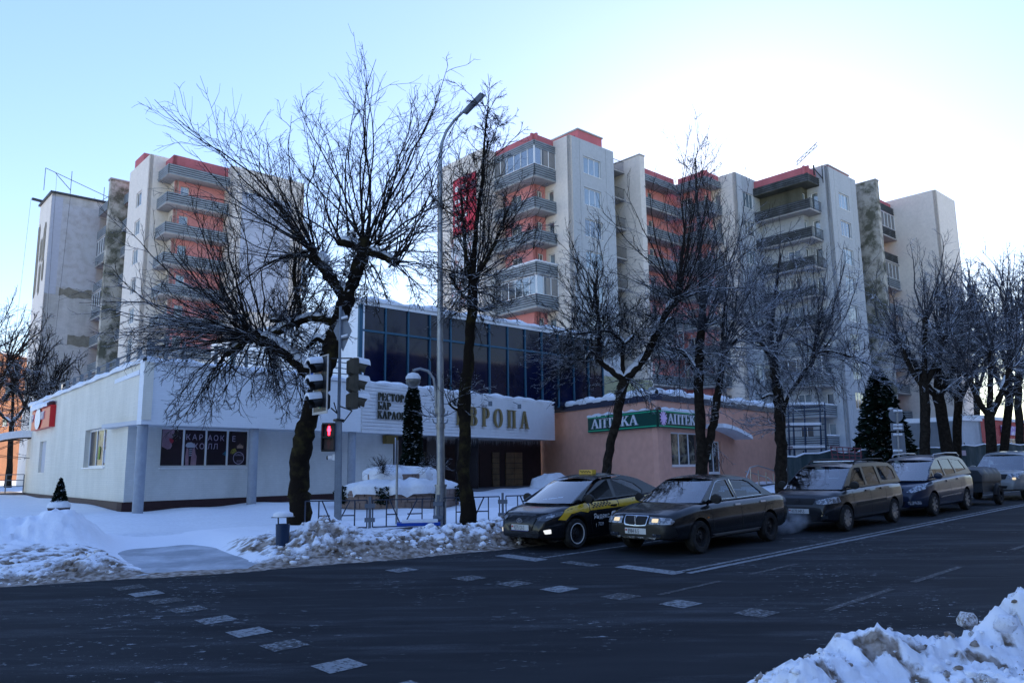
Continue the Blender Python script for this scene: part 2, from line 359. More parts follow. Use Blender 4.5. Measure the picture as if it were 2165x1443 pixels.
def build_right():
    s0, t0 = 43.7, 45.4; T = rel(s0, t0); b0 = AW(s0, t0)
    r = thing('apartment_building', 'long stepped apartment block with pink, grey and charred balcony sections', 'building', (*b0, 0), ARZ)
    zs = storeys(26.6, 2.85, 10); top = 30.5
    # gable
    z0 = .3
    wallp(r, T, 'gable_wall', (42.4, 57.5), (42.4, 50.7), z0, top, CREAM)
    wallp(r, T, 'gable_wall', (42.4, 50.7), (45.0, 50.7), z0, top, CREAM)
    # block 1 pink walls
    wh = hl(.8, 2.2, zs, .95, 2.35)
    wallp(r, T, 'pink_wall', (45.0, 50.7), (45.0, 46.8), z0, top, PINK, wh)
    winrow(r, T, (45.0, 50.7), (45.0, 46.8), .8, 2.2, zs, .95, 2.35, 2)
    wh = hl(.22, .98, zs, .9, 2.35)
    wallp(r, T, 'pink_wall', (45.0, 46.8), (46.3, 46.8), z0, top, PINK, wh); winrow(r, T, (45.0, 46.8), (46.3, 46.8), .22, .98, zs, .9, 2.35, 2)
    def side_and_panel(ps, pt_in, pt_out, pe, zs, wa, topz, mside, mfront, stor):
        wh = hl(.35, 1.05, zs, .2, 2.3)
        wallp(r, T, 'side_wall', (ps, pt_in), (ps, pt_out), z0, topz, mside, wh)
        winrow(r, T, (ps, pt_in), (ps, pt_out), .35, 1.05, zs, .2, 2.3, 1, sill=False)
        Lp = pe-ps; cuts = [0, 1.25, Lp-1.1, Lp]
        for i in range(3):
            a, b = ps+cuts[i]+(.03 if i else 0), ps+cuts[i+1]
            wz = [(max(h[0]-(a-ps), 0), h[1]-(a-ps), h[2], h[3]) for h in hl(wa[0], wa[1], zs, .85, 2.45)] if i == 1 else []
            wallp(r, T, 'front_panel', (a, pt_out), (b, pt_out), z0, topz, mfront, wz)
        M = MB(); p, q = T((ps+.2, pt_out+.12), (pe-.2, pt_out+.3)); M.box((*p, z0), (*q, topz-.3)); 
        # dark joint backing cut round the windows is hidden by them
        M2 = MB()
        for c in cuts[1:3]:
            p, q = T((ps+c-.05, pt_out+.06), (ps+c+.08, pt_out+.1)); M2.box((*p, z0), (*q, topz-.05))
        M2.obj('panel_joint', BARM, r)
        winrow(r, T, (ps, pt_out), (pe, pt_out), wa[0], wa[1], zs, .85, 2.45, 3)
    side_and_panel(46.3, 46.8, 43.7, 52.1, zs, (1.75, 4.0), top, CREAM, GREY, 10)
    # recess 1
    wh = hl(.9, 1.6, zs, .2, 2.3)
    wallp(r, T, 'recess_wall', (52.1, 46.8), (54.5, 46.8), z0, top-1, GREY, wh); winrow(r, T, (52.1, 46.8), (54.5, 46.8), .9, 1.6, zs, .2, 2.3, 1, sill=False)
    balconies(r, T, [(52.15, 44.5), (54.5, 44.5)], [(52.15, 44.4), (54.5, 44.4), (54.5, 46.8), (52.15, 46.8)], storeys(26.5, 2.85, 10)+[29.2], style='rail')
    def fin(s, ta, tb, z, m, w=.7):
        M = MB(); p, q = T((s, ta), (s+w, tb)); M.box((*p, z0), (*q, z)); M.obj('fin_wall', m, r)
        M = MB(); p, q = T((s-.05, ta-.05), (s+w+.05, tb)); M.box((*p, z+.004), (*q, z+.12)); M.obj('coping', SLAB, r)
    fin(54.5, 42.6, 47, top, CREAM)
    # loggias 1
    wh = hl(1.2, 3.0, zs, .9, 2.3)+hl(4.2, 4.95, zs, .2, 2.3)
    wallp(r, T, 'pink_wall', (55.2, 45.6), (63.5, 45.6), z0, top, PINK, wh)
    winrow(r, T, (55.2, 45.6), (63.5, 45.6), 1.2, 3.0, zs, .9, 2.3, 3); winrow(r, T, (55.2, 45.6), (63.5, 45.6), 4.2, 4.95, zs, .2, 2.3, 1, sill=False)
    zl = storeys(26.5, 2.85, 10)
    balconies(r, T, [(55.2, 44.2), (62.3, 44.2)], [(55.2, 44.1), (62.3, 44.1), (62.3, 45.6), (55.2, 45.6)], zl, glazed=(5,))
    # block 1 wrap balconies
    balconies(r, T, [(43.7, 50.7), (43.7, 45.4), (46.3, 45.4)], [(43.72, 45.42), (46.3, 45.42), (46.3, 46.8), (45.0, 46.8), (45.0, 50.7), (43.72, 50.7)], zs, glazed=(0, 4), snowk=(3, 5))
    def fascia(path, z=29.25, h=.72, m=SLAT, pk=.62, pm=PINKD, inset=.28):
        M = MB(); slats(M, T(*path), z, z+h, 4); M.obj('fascia', [m, GAP], r)
        if pk:
            for i in range(len(path)-1):
                p, q = np.array(path[i], float), np.array(path[i+1], float); d = (q-p)/np.hypot(*(q-p)); nn = np.array([-d[1], d[0]])*inset
                wallp(r, T, 'roof_parapet', tuple(p+nn), tuple(q+nn), z+h-.1, z+h+pk, pm, th=.2)
    fascia([(43.7, 50.7), (43.7, 45.4), (46.3, 45.4)])
    M = MB(); M.prism(T((43.75, 45.45), (46.3, 45.45), (46.3, 50.7), (43.75, 50.7)), 29.25, 29.4); M.obj('ceiling_slab', SLAB, r)
    fascia([(55.2, 44.2), (62.3, 44.2)]); M = MB(); M.prism(T((55.2, 44.25), (62.3, 44.25), (62.3, 45.6), (55.2, 45.6)), 29.25, 29.4); M.obj('ceiling_slab', SLAB, r)
    # block 2
    z2 = storeys(26.4, 2.85, 10)
    wallp(r, T, 'pink_wall', (63.5, 45.6), (63.5, 42.0), z0, top, PINK, hl(1, 2.4, z2, .9, 2.3)); winrow(r, T, (63.5, 45.6), (63.5, 42.0), 1, 2.4, z2, .9, 2.3, 2)
    wallp(r, T, 'pink_wall', (63.5, 42.0), (65.0, 42.0), z0, top, PINK, hl(.3, 1.1, z2, .9, 2.3)); winrow(r, T, (63.5, 42), (65, 42), .3, 1.1, z2, .9, 2.3, 2)
    balconies(r, T, [(62.3, 44.2), (62.3, 40.8), (65.0, 40.8)], [(62.32, 40.82), (65.0, 40.82), (65.0, 42.0), (63.5, 42.0), (63.5, 44.2), (62.32, 44.2)], z2, glazed=(6,))
    fascia([(62.3, 44.2), (62.3, 40.8), (65.0, 40.8)]); M = MB(); M.prism(T((62.35, 40.85), (65, 40.85), (65, 45), (62.35, 45)), 29.25, 29.4); M.obj('ceiling_slab', SLAB, r)
    side_and_panel(65.0, 42.0, 39.2, 69.4, z2, (1.3, 3.2), top, CREAM, PALE, 10)
    # block 3 (burnt top storey)
    z3 = storeys(25.9, 2.8, 10); top3 = 30.5
    for k, z in enumerate(z3):
        m = BURNT if k == 0 else PALE
        zt = z3[k-1] if k else top3-.9
        wh = hl(2.6, 3.9, [z], .9, 2.3) if k > 1 else []
        wallp(r, T, 'side_wall', (69.4, 39.2), (69.4, 34.7), max(z, .3), zt, m, wh, cap=False)
        if wh: winrow(r, T, (69.4, 39.2), (69.4, 34.7), 2.6, 3.9, [z], .9, 2.3, 2)
        wh = hl(.15, .75, [z], .2, 2.3)
        wallp(r, T, 'front_wall', (69.4, 34.7), (70.5, 34.7), max(z, .3), zt, m, wh, cap=False)
        winrow(r, T, (69.4, 34.7), (70.5, 34.7), .15, .75, [z], .2, 2.3, 1, sill=False)
    side_and_panel(70.5, 34.7, 32.5, 76.5, z3, (2.0, 4.2), top, GREY, GREY, 10)
    pth = [(68.2, 39.2), (68.2, 33.4), (70.5, 33.4)]
    sl3 = [(68.22, 33.42), (70.5, 33.42), (70.5, 34.7), (69.4, 34.7), (69.4, 39.2), (68.22, 39.2)]
    balconies(r, T, pth[:2], sl3, z3, charred=(0, 1, 2, 3, 4), glazed=(6,))
    M = MB(); railing(M, T(*pth[1:]), .15, 1.1); rm = M.mesh('railing', [BARM]); 
    M = MB(); slats(M, T(*pth[1:]), .1, 1.1, 5); sm = M.mesh('parapet', [SLAT, GAP])
    M = MB(); M.tube([(*T(pth[1])[0], 1.15), (*T(pth[2])[0], 1.15)], .07, 6); sn = M.mesh('snow_cap', [SNOW])
    for k, z in enumerate(z3):
        if z > 1.2:
            link('parapet' if k > 5 else 'railing', sm if k > 5 else rm, r, loc=(0, 0, z))
            if k > 4: link('snow_cap', sn, r, loc=(0, 0, z))
    fascia(pth[:2], z=28.75, h=.8, m=SLATD, pk=.75); fascia(pth[1:], z=28.75, h=.8, m=SLATD, pk=.75)
    M = MB(); M.prism(T((68.25, 33.45), (70.5, 33.45), (70.5, 39.2), (68.25, 39.2)), 28.7, 28.85); M.obj('ceiling_slab', BURNT, r)
    # recess 3, dirty fin, loggias 3
    wh = hl(.5, 1.2, z3, .2, 2.3)
    wallp(r, T, 'recess_wall', (76.5, 35.5), (78.2, 35.5), z0, 29.6, GREY, wh)
    winrow(r, T, (76.5, 35.5), (78.2, 35.5), .5, 1.2, z3, .2, 2.3, 1, sill=False)
    balconies(r, T, [(76.5, 33.5), (78.2, 33.5)], [(76.5, 33.4), (78.2, 33.4), (78.2, 35.5), (76.5, 35.5)], z3, style='rail')
    fascia([(76.5, 33.5), (78.2, 33.5)], z=28.9, h=.8, m=SLATD, pk=0)
    fin(78.2, 31.2, 36, 30.6, DIRTY)
    wh = hl(.8, 2.4, z3, .9, 2.3)+hl(3.4, 4.1, z3, .2, 2.3)
    wallp(r, T, 'pink_wall', (78.9, 34.0), (85.8, 34.0), z0, 29.9, PINK, wh); winrow(r, T, (78.9, 34), (85.8, 34), .8, 2.4, z3, .9, 2.3, 3)
    winrow(r, T, (78.9, 34), (85.8, 34), 3.4, 4.1, z3, .2, 2.3, 1, sill=False)
    balconies(r, T, [(78.9, 32.6), (85.8, 32.6)], [(78.9, 32.5), (85.8, 32.5), (85.8, 34.0), (78.9, 34.0)], z3, glazed=(0, 2, 5), charred=(0, 1))
    fascia([(78.9, 32.6), (85.8, 32.6)], z=28.8, h=.8, m=SLATD, pk=.5)
    # end tower
    wallp(r, T, 'tower_wall', (85.8, 39), (85.8, 28.2), z0, top, CREAM); wallp(r, T, 'tower_wall', (85.8, 28.2), (91.3, 28.2), z0, top, CREAM)
    wallp(r, T, 'tower_wall', (91.3, 28.2), (91.3, 39), z0, top, CREAM)
    # body behind
    M = MB()
    for a, b, zt in [((45.4, 47.2), (63.4, 57.5), 30.2), ((46.7, 44.1), (51.7, 47.2), 30.2), ((63.9, 42.4), (69.1, 57), 30.1), ((65.4, 39.6), (69, 42.4), 30.1), ((69.8, 35.1), (85.7, 50), 29.6), ((70.9, 32.9), (76.1, 35.2), 30.2),
                     ((42.75, 51.05), (45.4, 57.2), 30.2), ((86.15, 28.55), (90.95, 45), 30.2), ((63.3, 45.95), (63.95, 57), 29.8)]:
        p, q = T(a, b); M.box((*p, .3), (*q, zt))
    M.obj('building_core', BARM, r)
    M = MB()
    for a, b, zt in [((45.4, 47.2), (63.4, 57.5), 30.2), ((46.6, 44.0), (51.8, 47.19), 30.5), ((63.9, 42.4), (69.1, 57), 30.1), ((69.8, 35.1), (85.7, 50), 29.6), ((42.7, 51.0), (45.39, 57.2), 30.5), ((86.1, 28.5), (91, 45), 30.5), ((65.3, 39.5), (69.1, 42.39), 30.5), ((70.8, 32.8), (76.2, 35.09), 30.5), ((44.2, 45.9), (46.2, 47.19), 30.3)]:
        p, q = T(a, b); M.box((*p, zt+.01), (*q, zt+.14))
    M.obj('roof_snow', SNOW, r)
    # stair heads
    for a, b, zt in [((51.2, 47.2), (54.6, 51), 33.6), ((76.4, 35.2), (81.2, 38), 32.9)]:
        M = MB(); p, q = T(a, b); M.box((*p, 30.3), (*q, zt)); M.obj('stair_head', PINKD, r)
        M = MB(); M.box((p[0]-.1, p[1]-.1, zt+.004), (q[0]+.1, q[1]+.1, zt+.14)); M.obj('coping', SLAB, r)
    # hoists and antennas on the roof
    def jib(p, q, w=.35):
        M = MB(); a = Vector(p); b = Vector(q); n = 10
        up = Vector((0, 0, w))
        for o in (Vector((0, 0, 0)), up): M.bar(a+o, b+o, .06)
        for i in range(n):
            c0 = a.lerp(b, i/n); c1 = a.lerp(b, (i+1)/n); M.bar(c0+(up if i % 2 else Vector()), c1+(Vector() if i % 2 else up), .04)
        M.obj('hoist_arm', BARM, r)
    p = T((68.4, 34.5), (70.3, 33.2)); jib((*p[0], 30.6), (*p[1], 32.7))
    p = T((47.5, 47), (49.2, 45.8)); M = MB(); M.bar((*p[0], 30.6), (*p[1], 31.3), .12); M.bar((*p[1], 31.2), (*p[1], 31.9), .12); M.obj('roof_davit', BARM, r)
    p = T((66, 42), (67.6, 40.5)); M = MB(); M.bar((*p[0], 30.6), (*p[1], 31.3), .12); M.obj('roof_davit', BARM, r)
    p = T((69.4, 33.3), (70.5, 33.0)); M = MB(); M.bar((*p[0], 30.2), (*p[1], 29.3), .07); M.bar((*p[0], 30.5), (*p[0], 29.5), .12); M.bar((*p[1], 30.7), (*p[1], 28.9), .07); M.obj('torn_bracket', BARM, r)
    # hanging banner and mural boards on the gable
    def board(name, a, b, za, zb, m, sfront=42.4, dep=.05, lab=None):
        M = MB(); p, q = T((sfront-dep, a), (sfront-.004, b)); M.box((*p, za), (*q, zb)); o = M.obj(name, m, r)
        if lab: o['label'] = lab
        return o
    RED = nmat('banner_red', (.62, .05, .08), rough=.7, var=.12, vscale=1)
    board('banner', 51.6, 55.0, 23.2, 28.6, RED, lab='red hanging banner with white text')
    WH = nmat('banner_white', (.8, .78, .76))
    def bq(a, b, za, zb):
        M = MB(); p, q = T((42.335, a), (42.345, b)); M.box((*p, za), (*q, zb)); M.obj('banner_print', WH, r)
    c = T((42.34, 54.4))[0]; M = MB(); M.lathe([(.28, -.008), (.28, 0), (0, .001)], 16, 'x', (c[0]-.02, c[1], 27.6)); M.obj('banner_print', WH, r)
    for (a, b, z, h) in [(52.9, 54.0, 27.75, .1), (53.2, 54.0, 27.5, .1)]: bq(a, b, z, z+h)
    for row, (z, ws) in enumerate([(26.2, [.35, .3, .35, .3]), (25.5, [.4, .3, .35]), (24.7, [.3, .4, .35, .3]), (24.0, [.45, .3])]):
        a = 54.7
        for wv in ws: bq(a-wv, a, z, z+.38); a -= wv+.14
    MUR = nmat('mural_pale', (.62, .66, .72), rough=.8, col2=(.5, .25, .22), vscale=.9, thr=(.55, .62))
    board('mural_board', 51.4, 55.3, 16.5, 22.9, MUR, lab='pale blue and red mural board')
    return r
def build_left():
    s0, t0 = 21.8, 70.6; T = rel(s0, t0); b0 = AW(s0, t0)
    r = thing('apartment_building', 'pink and cream apartment block with a patched brick tower at its left end', 'building', (*b0, 0), ARZ)
    zs = storeys(26.1, 2.82, 10); top = 30.5; z0 = .3
    TB = brickmat('tower_brick', (.55, .52, .5), (.50, .47, .46), (.42, .40, .39), .5, .16, dirt=.35)
    TW = nmat('tower_paint', (.55, .54, .56), rough=.9, spec=.1, col2=(.42, .39, .38), vscale=1.6, thr=(.45, .75))
    EX = nmat('exposed_brick', (.30, .27, .22), rough=.95, spec=.05, var=.35, vscale=3)
    wallp(r, T, 'tower_wall', (16.0, 93.6), (16.0, 88.0), z0, top, CREAM)
    wallp(r, T, 'tower_wall', (16.0, 88.0), (22.5, 88.0), z0, top, TB)
    M = MB(); p, q = T((17.0, 87.96), (20.6, 87.996)); M.box((*p, 20.8), (*q, 29.6)); M.obj('peeling_render', TW, r)
    M = MB(); p, q = T((16.0, 87.965), (17.0, 87.996)); M.box((*p, 20.0), (*q, 30.2)); M.obj('painted_strip', nmat('pale_lilac', (.52, .53, .60), rough=.9, var=.1), r)
    def patch(a, b, z, zz, jag=.25, side=False):
        M = MB(); n = 7; pts = []
        for i in range(n+1): pts.append((a+(b-a)*i/n, z+random.uniform(-jag, jag)*.5))
        for i in range(n, -1, -1): pts.append((a+(b-a)*i/n, zz+random.uniform(-jag, jag)*.5))
        if side: fn = lambda u, v, d: (T((15.97-.02*(1-d)+.0, u))[0][0], T((15.9, u))[0][1], v)
        else: fn = lambda u, v, d: (T((u, 87.95))[0][0], T((u, 87.955-.0+.04*d))[0][1], v)
        M.slab(pts, fn, 1); M.obj('exposed_brick_patch', EX, r)
    patch(17.3, 20.3, 19.9, 20.75, .5); patch(18.4, 20.4, 14.9, 16.0); patch(16.6, 19.0, 7.5, 9.0)
    for a, b, z, zz in [(92.4, 93.4, 20.6, 28.0), (90.9, 91.7, 24.2, 26.2), (89.5, 90.5, 23.6, 27.6), (90.6, 91.4, 20.6, 23.6), (89.2, 90.0, 21.8, 23.4)]: patch(a, b, z, zz, .8, True)
    M = MB(); p, q = T((15.8, 87.8), (22.6, 93.7)); M.box((*p, top+.004), (*q, top+.2)); M.obj('coping', BARM, r)
    # loggias facing left
    wh = hl(1, 2.4, zs, .9, 2.3)
    wallp(r, T, 'pink_wall', (21.8, 88.0), (21.8, 83.0), z0, top-.5, PINK, wh); winrow(r, T, (21.8, 88), (21.8, 83), 1, 2.4, zs, .9, 2.3, 2)
    balconies(r, T, [(20.4, 88.0), (20.4, 83.0)], [(20.38, 83.0), (21.8, 83.0), (21.8, 88.0), (20.38, 88.0)], zs, glazed=(1, 3))
    M = MB(); slats(M, T((20.4, 88.0), (20.4, 83.0)), 28.9, 29.9, 5); M.obj('fascia', [SLAT, GAP], r)
    M = MB(); p, q = T((20.45, 83.0), (21.8, 88.0)); M.box((*p, 28.9), (*q, 29.1)); M.obj('ceiling_slab', SLAB, r)
    M = MB(); p, q = T((20.0, 82.3), (22.5, 83.0)); M.box((*p, z0), (*q, 31.3)); M.obj('fin_wall', DIRTY, r)
    M = MB(); p, q = T((19.9, 82.2), (22.6, 83.1)); M.box((*p, 31.304), (*q, 31.45)); M.obj('coping', SLAB, r)
    wallp(r, T, 'recess_wall', (22.5, 82.3), (22.5, 79.6), z0, top, CREAM)
    balconies(r, T, [(21.3, 82.3), (21.3, 79.6)], [(21.28, 79.6), (22.5, 79.6), (22.5, 82.3), (21.28, 82.3)], zs)
    M = MB(); slats(M, T((21.3, 82.3), (21.3, 79.6)), 28.9, 29.9, 5); M.obj('fascia', [SLAT, GAP], r)
    wh = hl(2.6, 4.3, zs, .9, 2.4)
    wallp(r, T, 'side_panel', (21.0, 79.6), (21.0, 73.4), z0, 31.4, CREAM, wh); winrow(r, T, (21, 79.6), (21, 73.4), 2.6, 4.3, zs, .9, 2.4, 3)
    wallp(r, T, 'side_panel', (21.0, 73.4), (22.9, 73.4), z0, 31.4, CREAM)
    M = MB(); p, q = T((21.3, 76.5), (26, 79.3)); M.box((*p, 30), (*q, 32.6)); M.obj('stair_head', PINKD, r)
    wh = hl(.35, 1.1, zs, .2, 2.3)
    wallp(r, T, 'pink_wall', (22.9, 73.4), (22.9, 71.9), z0, top, CREAM, wh); winrow(r, T, (22.9, 73.4), (22.9, 71.9), .35, 1.1, zs, .2, 2.3, 1, sill=False)
    wh = hl(.5, 1.3, zs, .9, 2.3)
    wallp(r, T, 'pink_wall', (22.9, 71.9), (27.5, 71.9), z0, top, PINK, wh); winrow(r, T, (22.9, 71.9), (27.5, 71.9), .5, 1.3, zs, .9, 2.3, 1)
    balconies(r, T, [(21.8, 73.4), (21.8, 70.6), (27.5, 70.6)], [(21.82, 70.62), (27.5, 70.62), (27.5, 71.9), (22.9, 71.9), (22.9, 73.4), (21.82, 73.4)], zs, glazed=(6,))
    M = MB(); slats(M, T((21.8, 73.4), (21.8, 70.6), (27.5, 70.6)), 28.9, 29.9, 5); M.obj('fascia', [SLAT, GAP], r)
    M = MB(); M.prism(T((21.85, 70.65), (27.5, 70.65), (27.5, 71.9), (22.9, 71.9), (22.9, 73.4), (21.85, 73.4)), 28.85, 29.0); M.obj('ceiling_slab', SLAB, r)
    wallp(r, T, 'roof_parapet', (22.4, 73.4), (22.4, 71.2), 29.8, 31.0, PINKD); wallp(r, T, 'roof_parapet', (22.4, 71.2), (27.5, 71.2), 29.8, 31.0, PINKD)
    wallp(r, T, 'gable_wall', (27.5, 71.9), (27.5, 70.3), z0, 31.0, CREAM); wallp(r, T, 'gable_wall', (27.5, 70.3), (35.0, 70.3), z0, 31.0, CREAM)
    wallp(r, T, 'gable_wall', (35.0, 70.3), (35.0, 80), z0, 31.0, CREAM)
    M = MB(); p, q = T((28.6, 70.22), (33.6, 70.295)); M.box((*p, 17.0), (*q, 28.6)); o = M.obj('mural_board', nmat('mural_lilac', (.50, .54, .64), rough=.8, var=.18, vscale=.7), r)
    o['label'] = 'large pale blue board on the cream end wall'
    M = MB()
    for k, z in enumerate(zs[:8]): p, q = T((35.0, 70.9), (36.0, 73)); M.box((*p, z), (*q, z+1.0))
    M.obj('end_balconies', SLAT, r)
    M = MB()
    for a, b, zt in [((22.3, 83.3), (30, 93.2), 30.0), ((22.9, 79.5), (30, 83.3), 30), ((23.3, 72.3), (34.6, 79.5), 30.2), ((21.4, 73.8), (23.3, 79.2), 30.8), ((16.4, 88.4), (22.3, 93.2), 30.2), ((27.9, 70.7), (34.6, 72.3), 30.5)]:
        p, q = T(a, b); M.box((*p, .3), (*q, zt))
    M.obj('building_core', BARM, r)
    M = MB()
    for a, b, zt in [((22.3, 83.3), (30, 93.2), 30.0), ((23.3, 72.3), (34.6, 79.5), 30.4), ((21.35, 73.75), (23.2, 79.25), 31.2), ((16.2, 88.2), (22.2, 93.2), 30.72)]:
        p, q = T(a, b); M.box((*p, zt+.01), (*q, zt+.13))
    M.obj('roof_snow', SNOW, r)
    # roof hoists on the tower
    M = MB()
    def L(p, q, w=.05): M.bar((*T(p[:2])[0], p[2]), (*T(q[:2])[0], q[2]), w)
    L((15.3, 88.6, 33.2), (22, 89.5, 31.6)); L((17.8, 89, 30.7), (17.8, 89, 33.6)); L((21, 89, 30.7), (21, 89, 32.6)); L((15.3, 88.6, 33.2), (15.3, 88.6, 30.8))
    L((20.8, 88.6, 31.0), (22.2, 88.2, 32.2)); L((16.2, 88.4, 32.8), (17.8, 89, 31.5)); L((22.2, 88.2, 32.2), (22.2, 87.7, 1.5), .03); L((15.0, 92.6, 30.9), (16.2, 92.9, 30.9), .25)
    L((14.9, 92.6, 30.9), (14.4, 92.4, 8), .02); L((16.2, 87.8, 32.6), (16.6, 87.7, 1.5), .02); L((17.6, 87.8, 30.5), (16.9, 87.6, 1.5), .02)
    M.obj('roof_hoist', BARM, r)
    return r
build_right(); build_left()
# ------------------------------------------------------------------ ground, road, snow
NCX = [-60, -20, -5, 2.8, 4.5, 6.4, 9, 11.7, 14, 20, 150]; NCY = [30, 21, 17.2, 15.15, 14.5, 13.75, 13.05, 12.5, 12.9, 13.2, 13.2]
def nc(s): return float(np.interp(s, NCX, NCY))
def gridmesh(name, ss, nn, fn, mats, smooth=True):
    S2, N2 = np.meshgrid(ss, nn, indexing='ij'); V = fn(S2, N2).reshape(-1, 3); a, b = len(ss), len(nn)
    i = np.arange(a*b).reshape(a, b); F = np.stack([i[:-1, :-1], i[1:, :-1], i[1:, 1:], i[:-1, 1:]], -1).reshape(-1, 4)
    return fastmesh(name, V, F, mats, smooth=smooth)
gv = np.vectorize(g)
def flat(off):
    def f(s, n):
        X = UR[0]*s+NR[0]*n; Y = UR[1]*s+NR[1]*n; return np.stack([X, Y, gv(Y)+off], -1)
    return f
def sheet(off, curb=True):
    def f(s, m):                                  # m 0..1 from near edge to the far curb
        nf = np.interp(s, NCX, NCY); n = 2.2+m*(nf-2.2); return flat(off)(s, n)
    return f
def asphalt():
    m = bpy.data.materials.new('asphalt'); m.use_nodes = True; n = m.node_tree; L = n.links; b = n.nodes['Principled BSDF']
    tc = n.nodes.new('ShaderNodeTexCoord'); co = tc.outputs['Object']
    def noise(sc, det=6, ro=.6, scale=(1, 1, 1), rz=0):
        mp = n.nodes.new('ShaderNodeMapping'); mp.inputs['Scale'].default_value = scale; mp.inputs['Rotation'].default_value = (0, 0, rz)
        L.new(co, mp.inputs[0]); t = n.nodes.new('ShaderNodeTexNoise'); t.inputs['Scale'].default_value = sc; t.inputs['Detail'].default_value = det
        t.inputs['Roughness'].default_value = ro; L.new(mp.outputs[0], t.inputs[0]); return t.outputs[0]
    def ramp(x, a, b2, c0, c1):
        r = n.nodes.new('ShaderNodeMapRange'); r.inputs[1].default_value = a; r.inputs[2].default_value = b2; r.inputs[3].default_value = c0; r.inputs[4].default_value = c1
        L.new(x, r.inputs[0]); return r.outputs[0]
    def mul(x, y):
        r = n.nodes.new('ShaderNodeMath'); r.operation = 'MULTIPLY'; L.new(x, r.inputs[0]); L.new(y, r.inputs[1]); return r.outputs[0]
    def mixc(f, a, c):
        r = n.nodes.new('ShaderNodeMix'); r.data_type = 'RGBA'; L.new(f, r.inputs[0])
        if isinstance(a, tuple): r.inputs[6].default_value = a
        else: L.new(a, r.inputs[6])
        r.inputs[7].default_value = c; return r.outputs[2]
    rz = -(math.pi/2-AR)
    base = mixc(ramp(noise(1.0, 8, .6, (.25, 1.4, 1), rz), .35, .7, 0, 1), (.016, .018, .021, 1), (.028, .031, .035, 1))
    # salt film in long streaks along the lanes
    st = mul(ramp(noise(1.1, 10, .7, (.28, 2.0, 1), rz), .50, .70, 0, .75), ramp(noise(60, 2), .38, .62, .2, 1))
    base = mixc(st, base, (.09, .097, .107, 1))
    # crumbs of snow where people cross
    sp = mul(ramp(noise(5.5, 4, .75, (1, 2.2, 1), rz), .605, .66, 0, 1), ramp(noise(.3, 3), .50, .60, 0, 1))
    base = mixc(sp, base, (.24, .26, .28, 1))
    L.new(base, b.inputs['Base Color']); b.inputs['Roughness'].default_value = .9; b.inputs['Specular IOR Level'].default_value = .1
    bu = n.nodes.new('ShaderNodeBump'); bu.inputs['Strength'].default_value = .35; bu.inputs['Distance'].default_value = .006
    L.new(noise(90, 3), bu.inputs['Height']); L.new(bu.outputs[0], b.inputs['Normal'])
    return m
ASPH = asphalt()
def worn_paint(name, keep=.5, col=(.20, .22, .235)):
    m = bpy.data.materials.new(name); m.use_nodes = True; n = m.node_tree; L = n.links; b = n.nodes['Principled BSDF']
    tc = n.nodes.new('ShaderNodeTexCoord'); t = n.nodes.new('ShaderNodeTexNoise'); t.inputs['Scale'].default_value = 16; t.inputs['Detail'].default_value = 9; t.inputs['Roughness'].default_value = .75
    L.new(tc.outputs['Object'], t.inputs[0]); r = n.nodes.new('ShaderNodeMapRange'); r.inputs[1].default_value = .40+keep*.16; r.inputs[2].default_value = .47+keep*.2
    L.new(t.outputs[0], r.inputs[0]); x = n.nodes.new('ShaderNodeMix'); x.data_type = 'RGBA'; L.new(r.outputs[0], x.inputs[0])
    x.inputs[6].default_value = (*col, 1); x.inputs[7].default_value = (.018, .021, .024, 1); L.new(x.outputs[2], b.inputs['Base Color']); b.inputs['Roughness'].default_value = .8
    return m
# big ground with the snow of the whole district
YY = np.array([-120, -60, -10, 0, 13, 26, 43, 60, 61, 120, 300, 900.]); XX = np.linspace(-700, 900, 30)
def gfar(x, y): return np.stack([x, y, gv(y)-.12], -1)
link('ground', gridmesh('ground', XX, YY, gfar, [SNOW]), kind='structure')
link('road', gridmesh('road', np.concatenate([np.linspace(-60, -8, 27), np.linspace(-7.5, 30, 76), np.linspace(32, 150, 60)]), np.linspace(0, 1, 20), sheet(0), [ASPH]), kind='structure')
def rquad(name, s0, s1, n0, n1, m, off=.005, skew=0., **k):
    M = MB(); c = []
    for s, n in [(s0, n0), (s1, n0), (s1, n1), (s0, n1)]:
        p = RW(s+skew*(n-n0), n); c.append((p[0], p[1], g(p[1])+off))
    if s1-s0 > 4:
        k2 = int((s1-s0)/2)+1
        for i in range(k2):
            a, b = s0+(s1-s0)*i/k2, s0+(s1-s0)*(i+1)/k2; q = []
            for s, n in [(a, n0), (b, n0), (b, n1), (a, n1)]:
                p = RW(s, n); q.append((p[0], p[1], g(p[1])+off))
            M.quad(*q)
    else: M.quad(*c)
    return M.obj(name, m, **k)
PA, PB, PC = worn_paint('road_paint', .62), worn_paint('worn_road_paint', .42), worn_paint('faded_road_paint', .15); PD = worn_paint('ghost_road_paint', -.02)
def mark(*a, **k): o = rquad('road_marking', *a, kind='structure', **k); return o
for n, m in [(13.5, PD), (12.72, PA), (11.9, PD), (11.05, PC), (10.1, PB), (9.14, PA), (8.25, PC), (7.1, PA), (6.0, PB)]:
    mark(4.02, 4.44, n-.19, n+.19, m)
for n, m in [(11.76, PB), (10.2, PC), (9.27, PC), (8.42, PA), (7.38, PD), (6.46, PB), (5.43, PC)]:
    mark(8.0+(11.8-n)*.16, 8.45+(11.8-n)*.16, n-.2, n+.2, m)
mark(10.55, 10.9, 10.75, 11.9, PA); mark(10.75, 11.05, 9.55, 10.3, PC); mark(11.0, 11.35, 7.95, 9.2, PA)
mark(10.9, 60, 10.93, 11.03, PB); mark(11.3, 90, 7.80, 7.92, PA, off=.006); mark(11.3, 90, 8.02, 8.12, PB, off=.006)

